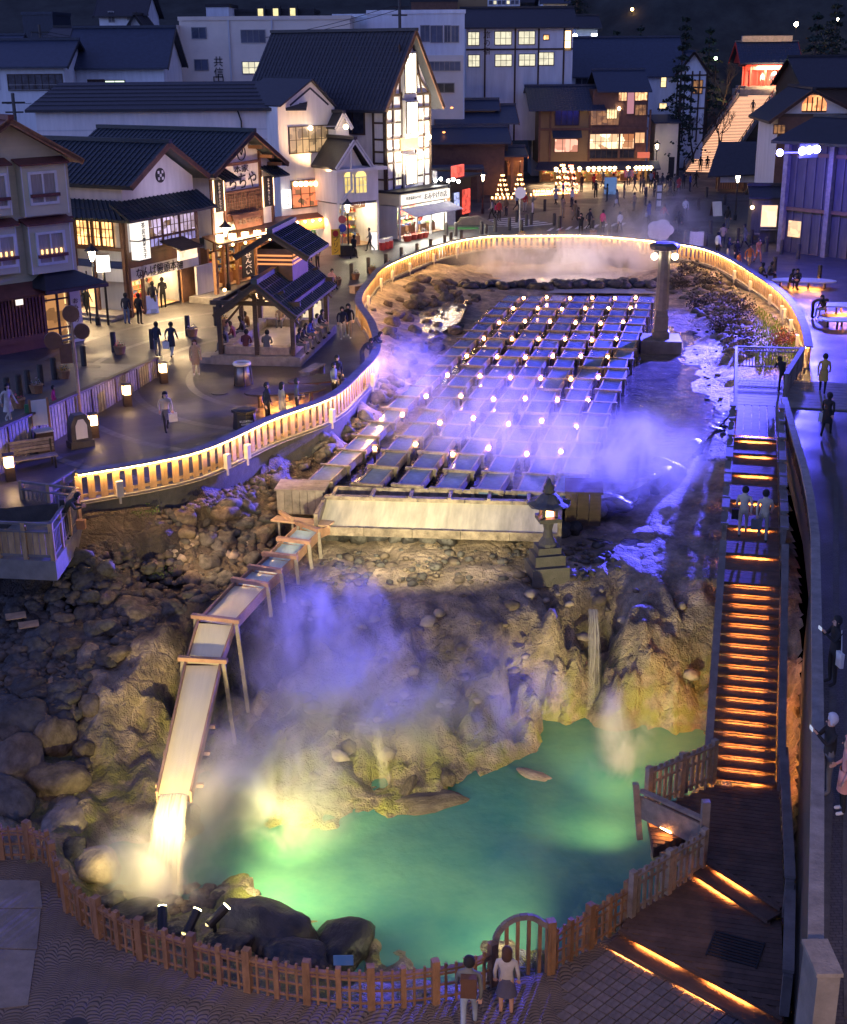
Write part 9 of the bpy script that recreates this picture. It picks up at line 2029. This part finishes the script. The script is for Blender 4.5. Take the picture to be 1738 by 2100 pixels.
# ================================================================= steam
def steam(name, label, c, r, dens, scale=1.4, seed=0, rz=0, tilt=0, col=(.95,.95,1), lo=.42, hi=.72):
    m = bpy.data.materials.new('steam'); m.use_nodes = True; t = m.node_tree; N = t.nodes; L = t.links; N.remove(N['Principled BSDF'])
    v = N.new('ShaderNodeVolumePrincipled'); v.inputs['Color'].default_value = (*col,1); v.inputs['Anisotropy'].default_value = .25
    tc = N.new('ShaderNodeTexCoord'); ln = N.new('ShaderNodeVectorMath'); ln.operation = 'LENGTH'; L.new(tc.outputs['Object'], ln.inputs[0])
    mp = N.new('ShaderNodeMapping'); mp.inputs['Location'].default_value = (seed*3.7,seed*1.3,seed*2.1); mp.inputs['Scale'].default_value = (r[0]/2,r[1]/2,r[2]/3.2); L.new(tc.outputs['Object'], mp.inputs[0])
    n = N.new('ShaderNodeTexNoise'); n.inputs['Scale'].default_value = scale; n.inputs['Detail'].default_value = 4.5; n.inputs['Roughness'].default_value = .6; n.inputs['Distortion'].default_value = 1.2; L.new(mp.outputs[0], n.inputs[0])
    a = N.new('ShaderNodeMapRange'); a.inputs[1].default_value = lo; a.inputs[2].default_value = hi; a.inputs[3].default_value = 0; a.inputs[4].default_value = dens; L.new(n.outputs[0], a.inputs[0])
    f = N.new('ShaderNodeMapRange'); f.interpolation_type = 'SMOOTHSTEP'; f.inputs[1].default_value = 1.0; f.inputs[2].default_value = .0; L.new(ln.outputs['Value'], f.inputs[0])
    mu = N.new('ShaderNodeMath'); mu.operation = 'MULTIPLY'; L.new(a.outputs[0], mu.inputs[0]); L.new(f.outputs[0], mu.inputs[1]); L.new(mu.outputs[0], v.inputs['Density']); L.new(v.outputs[0], N['Material Output'].inputs['Volume'])
    bm = bmesh.new(); bmesh.ops.create_icosphere(bm, subdivisions=3, radius=1); me = bpy.data.meshes.new(name); bm.to_mesh(me); bm.free(); me.materials.append(m)
    o = link(name, me, None, kind='stuff', loc=c); o.scale = r; o.rotation_euler = (tilt,0,rz); return tag(o, label, 'steam', kind='stuff')
V3 = Vector
for a in (('white steam boiling up where the waterfall hits the pool', P(312,1840,-5.5)+V3((.0,.2,.5)), (2.0,1.6,1.9), 3.2, 1.6, 1, .40),
 ('warm steam drifting right of the chute over the foot of the cliff', P(520,1650,-4.6)+V3((.0,.2,.3)), (3.2,2.2,2.8), 2.0, 1.3, 2, .42),
 ('grey steam hanging across the middle of the cliff', P(800,1450,-3.6)+V3((0,-.6,.7)), (6.0,2.4,2.4), 1.5, 1.0, 3, .45),
 ('violet-lit steam rising beside the chute supports', P(660,1310,-2.4)+V3((.1,-.4,.7)), (3.6,2.0,2.1), 1.5, 1.2, 4, .45),
 ('thin steam over the front flumes and their lanterns', P(1010,900,-.3)+V3((.3,0,.9)), (6.4,6.0,1.8), .6, 1.1, 5, .47),
 ('violet steam pouring off the right end of the wide trough', P(1240,1000,-1)+V3((.2,.2,.9)), (4.8,3.4,2.1), 1.7, 1.2, 6, .44),
 ('bright steam lying over the rear pool', P(1190,562,-1)+V3((0,0,1.0)), (10,4.2,2.0), 2.4, .9, 7, .42),
 ('tall violet steam column rising behind the far fence', P(1345,545,-.5)+V3((0,.5,2.0)), (5,3.4,4.4), 1.0, 1.0, 8, .45),
 ('small warm puff of steam above the right side of the pool', P(1272,1590,-5.5)+V3((0,.2,.8)), (1.2,1.0,2.2), 4, 1.4, 9, .44),
 ('thin steam over the left flume columns', P(830,800,-.4)+V3((.2,0,.9)), (2.8,3.0,2.0), .8, 1.4, 10, .46)): steam('steam', a[0], a[1], a[2], a[3], a[4], a[5], lo=a[6])
# ---------------------------------------------------------------- floodlights of the place
BLUE = (.095,.085,1.0)
fb_ = Q(1668,327,88)+Vector((-.7,-1.6,-.1))
lamp('flood_lamp_blue', 'SPOT', tuple(fb_), 420000, BLUE, .35, (1.5,49,-1), 34, .8)
lamp('flood_lamp_blue', 'SPOT', tuple(fb_+Vector((0,0,.2))), 85000, BLUE, .35, (3.5,66,-1), 50, .8)
lamp('flood_lamp_blue', 'SPOT', tuple(fb_+Vector((.6,0,.1))), 22000, BLUE, .35, (20.5,68,0), 26, .9)
lamp('flood_spill', 'POINT', tuple(fb_+Vector((-.2,.3,-.2))), 2600, (.08,.07,1), .3)
lamp('flood_lamp_blue', 'SPOT', tuple(fb_+Vector((0,0,-.2))), 190000, BLUE, .35, (13,60,-1), 24, .9)
YEL = (1.0,.74,.30)
s1 = P(330,1905,-4.75); s2 = P(462,1852,-5.0); s0 = P(262,1885,-3.7)
lamp('spot_lamp_fall', 'SPOT', tuple(s1+Vector((0,0,.3))), 700, (1,.72,.32), .08, tuple(P(335,1700,-4.6)), 60, .8)
lamp('spot_lamp_chute', 'SPOT', tuple(s0), 7000, YEL, .1, tuple(P(375,1520,-3.3)), 34, .8)
lamp('spot_lamp_bluff', 'SPOT', tuple(s0+Vector((-.2,0,0))), 2200, (1,.80,.28), .1, tuple(P(275,1600,-4.6)), 44, .8)
lamp('spot_lamp_pool', 'SPOT', tuple(s2+Vector((.1,.1,1.5))), 1500, (1,.90,.34), .3, tuple(P(650,1790,-5.5)), 95, .9)
lamp('spot_lamp_cliff', 'SPOT', tuple(s2+Vector((.3,.1,1.2))), 4500, (1,.86,.28), .15, tuple(P(640,1600,-4.8)), 55, .9)
lamp('spot_lamp_right', 'SPOT', tuple(P(1290,1690,-4.2)), 600, (1,.90,.34), .3, tuple(P(1130,1560,-5.2)), 100, .9)
lamp('spot_lamp_cliff_right', 'SPOT', tuple(P(1290,1690,-4.3)), 3500, (1,.82,.34), .2, tuple(P(1230,1380,-4)), 60, .8)
lamp('spot_lamp_gate', 'SPOT', tuple(P(1118,1880,-3.7)), 850, (1,.92,.45), .3, tuple(P(830,1800,-5.6)), 95, .9)
for u in (730,840,950): lamp('spot_lamp_trough', 'SPOT', tuple(P(u,1130,.3)), 2600, (1,.84,.44), .1, tuple(P(u,1035,-1.3)), 62, .8)
lamp('spot_lamp_slope', 'SPOT', tuple(P(370,1088,-.6)), 550, (1,.66,.32), .1, tuple(P(470,1115,-1.8)), 95, .8)
lamp('pool_lamp_rear', 'SPOT', tuple(P(1190,520,1.2)), 1600, (1,.72,.55), .15, tuple(P(1190,570,-1.1)), 140, .9)
# wall lamps of the building the photograph was taken from
for x in (-7,5): lamp('terrace_lamp', 'SPOT', (x,3.5,7.5), 4600, (1,.62,.34), .3, (x*.8,19.5,ZL), 52, .6)
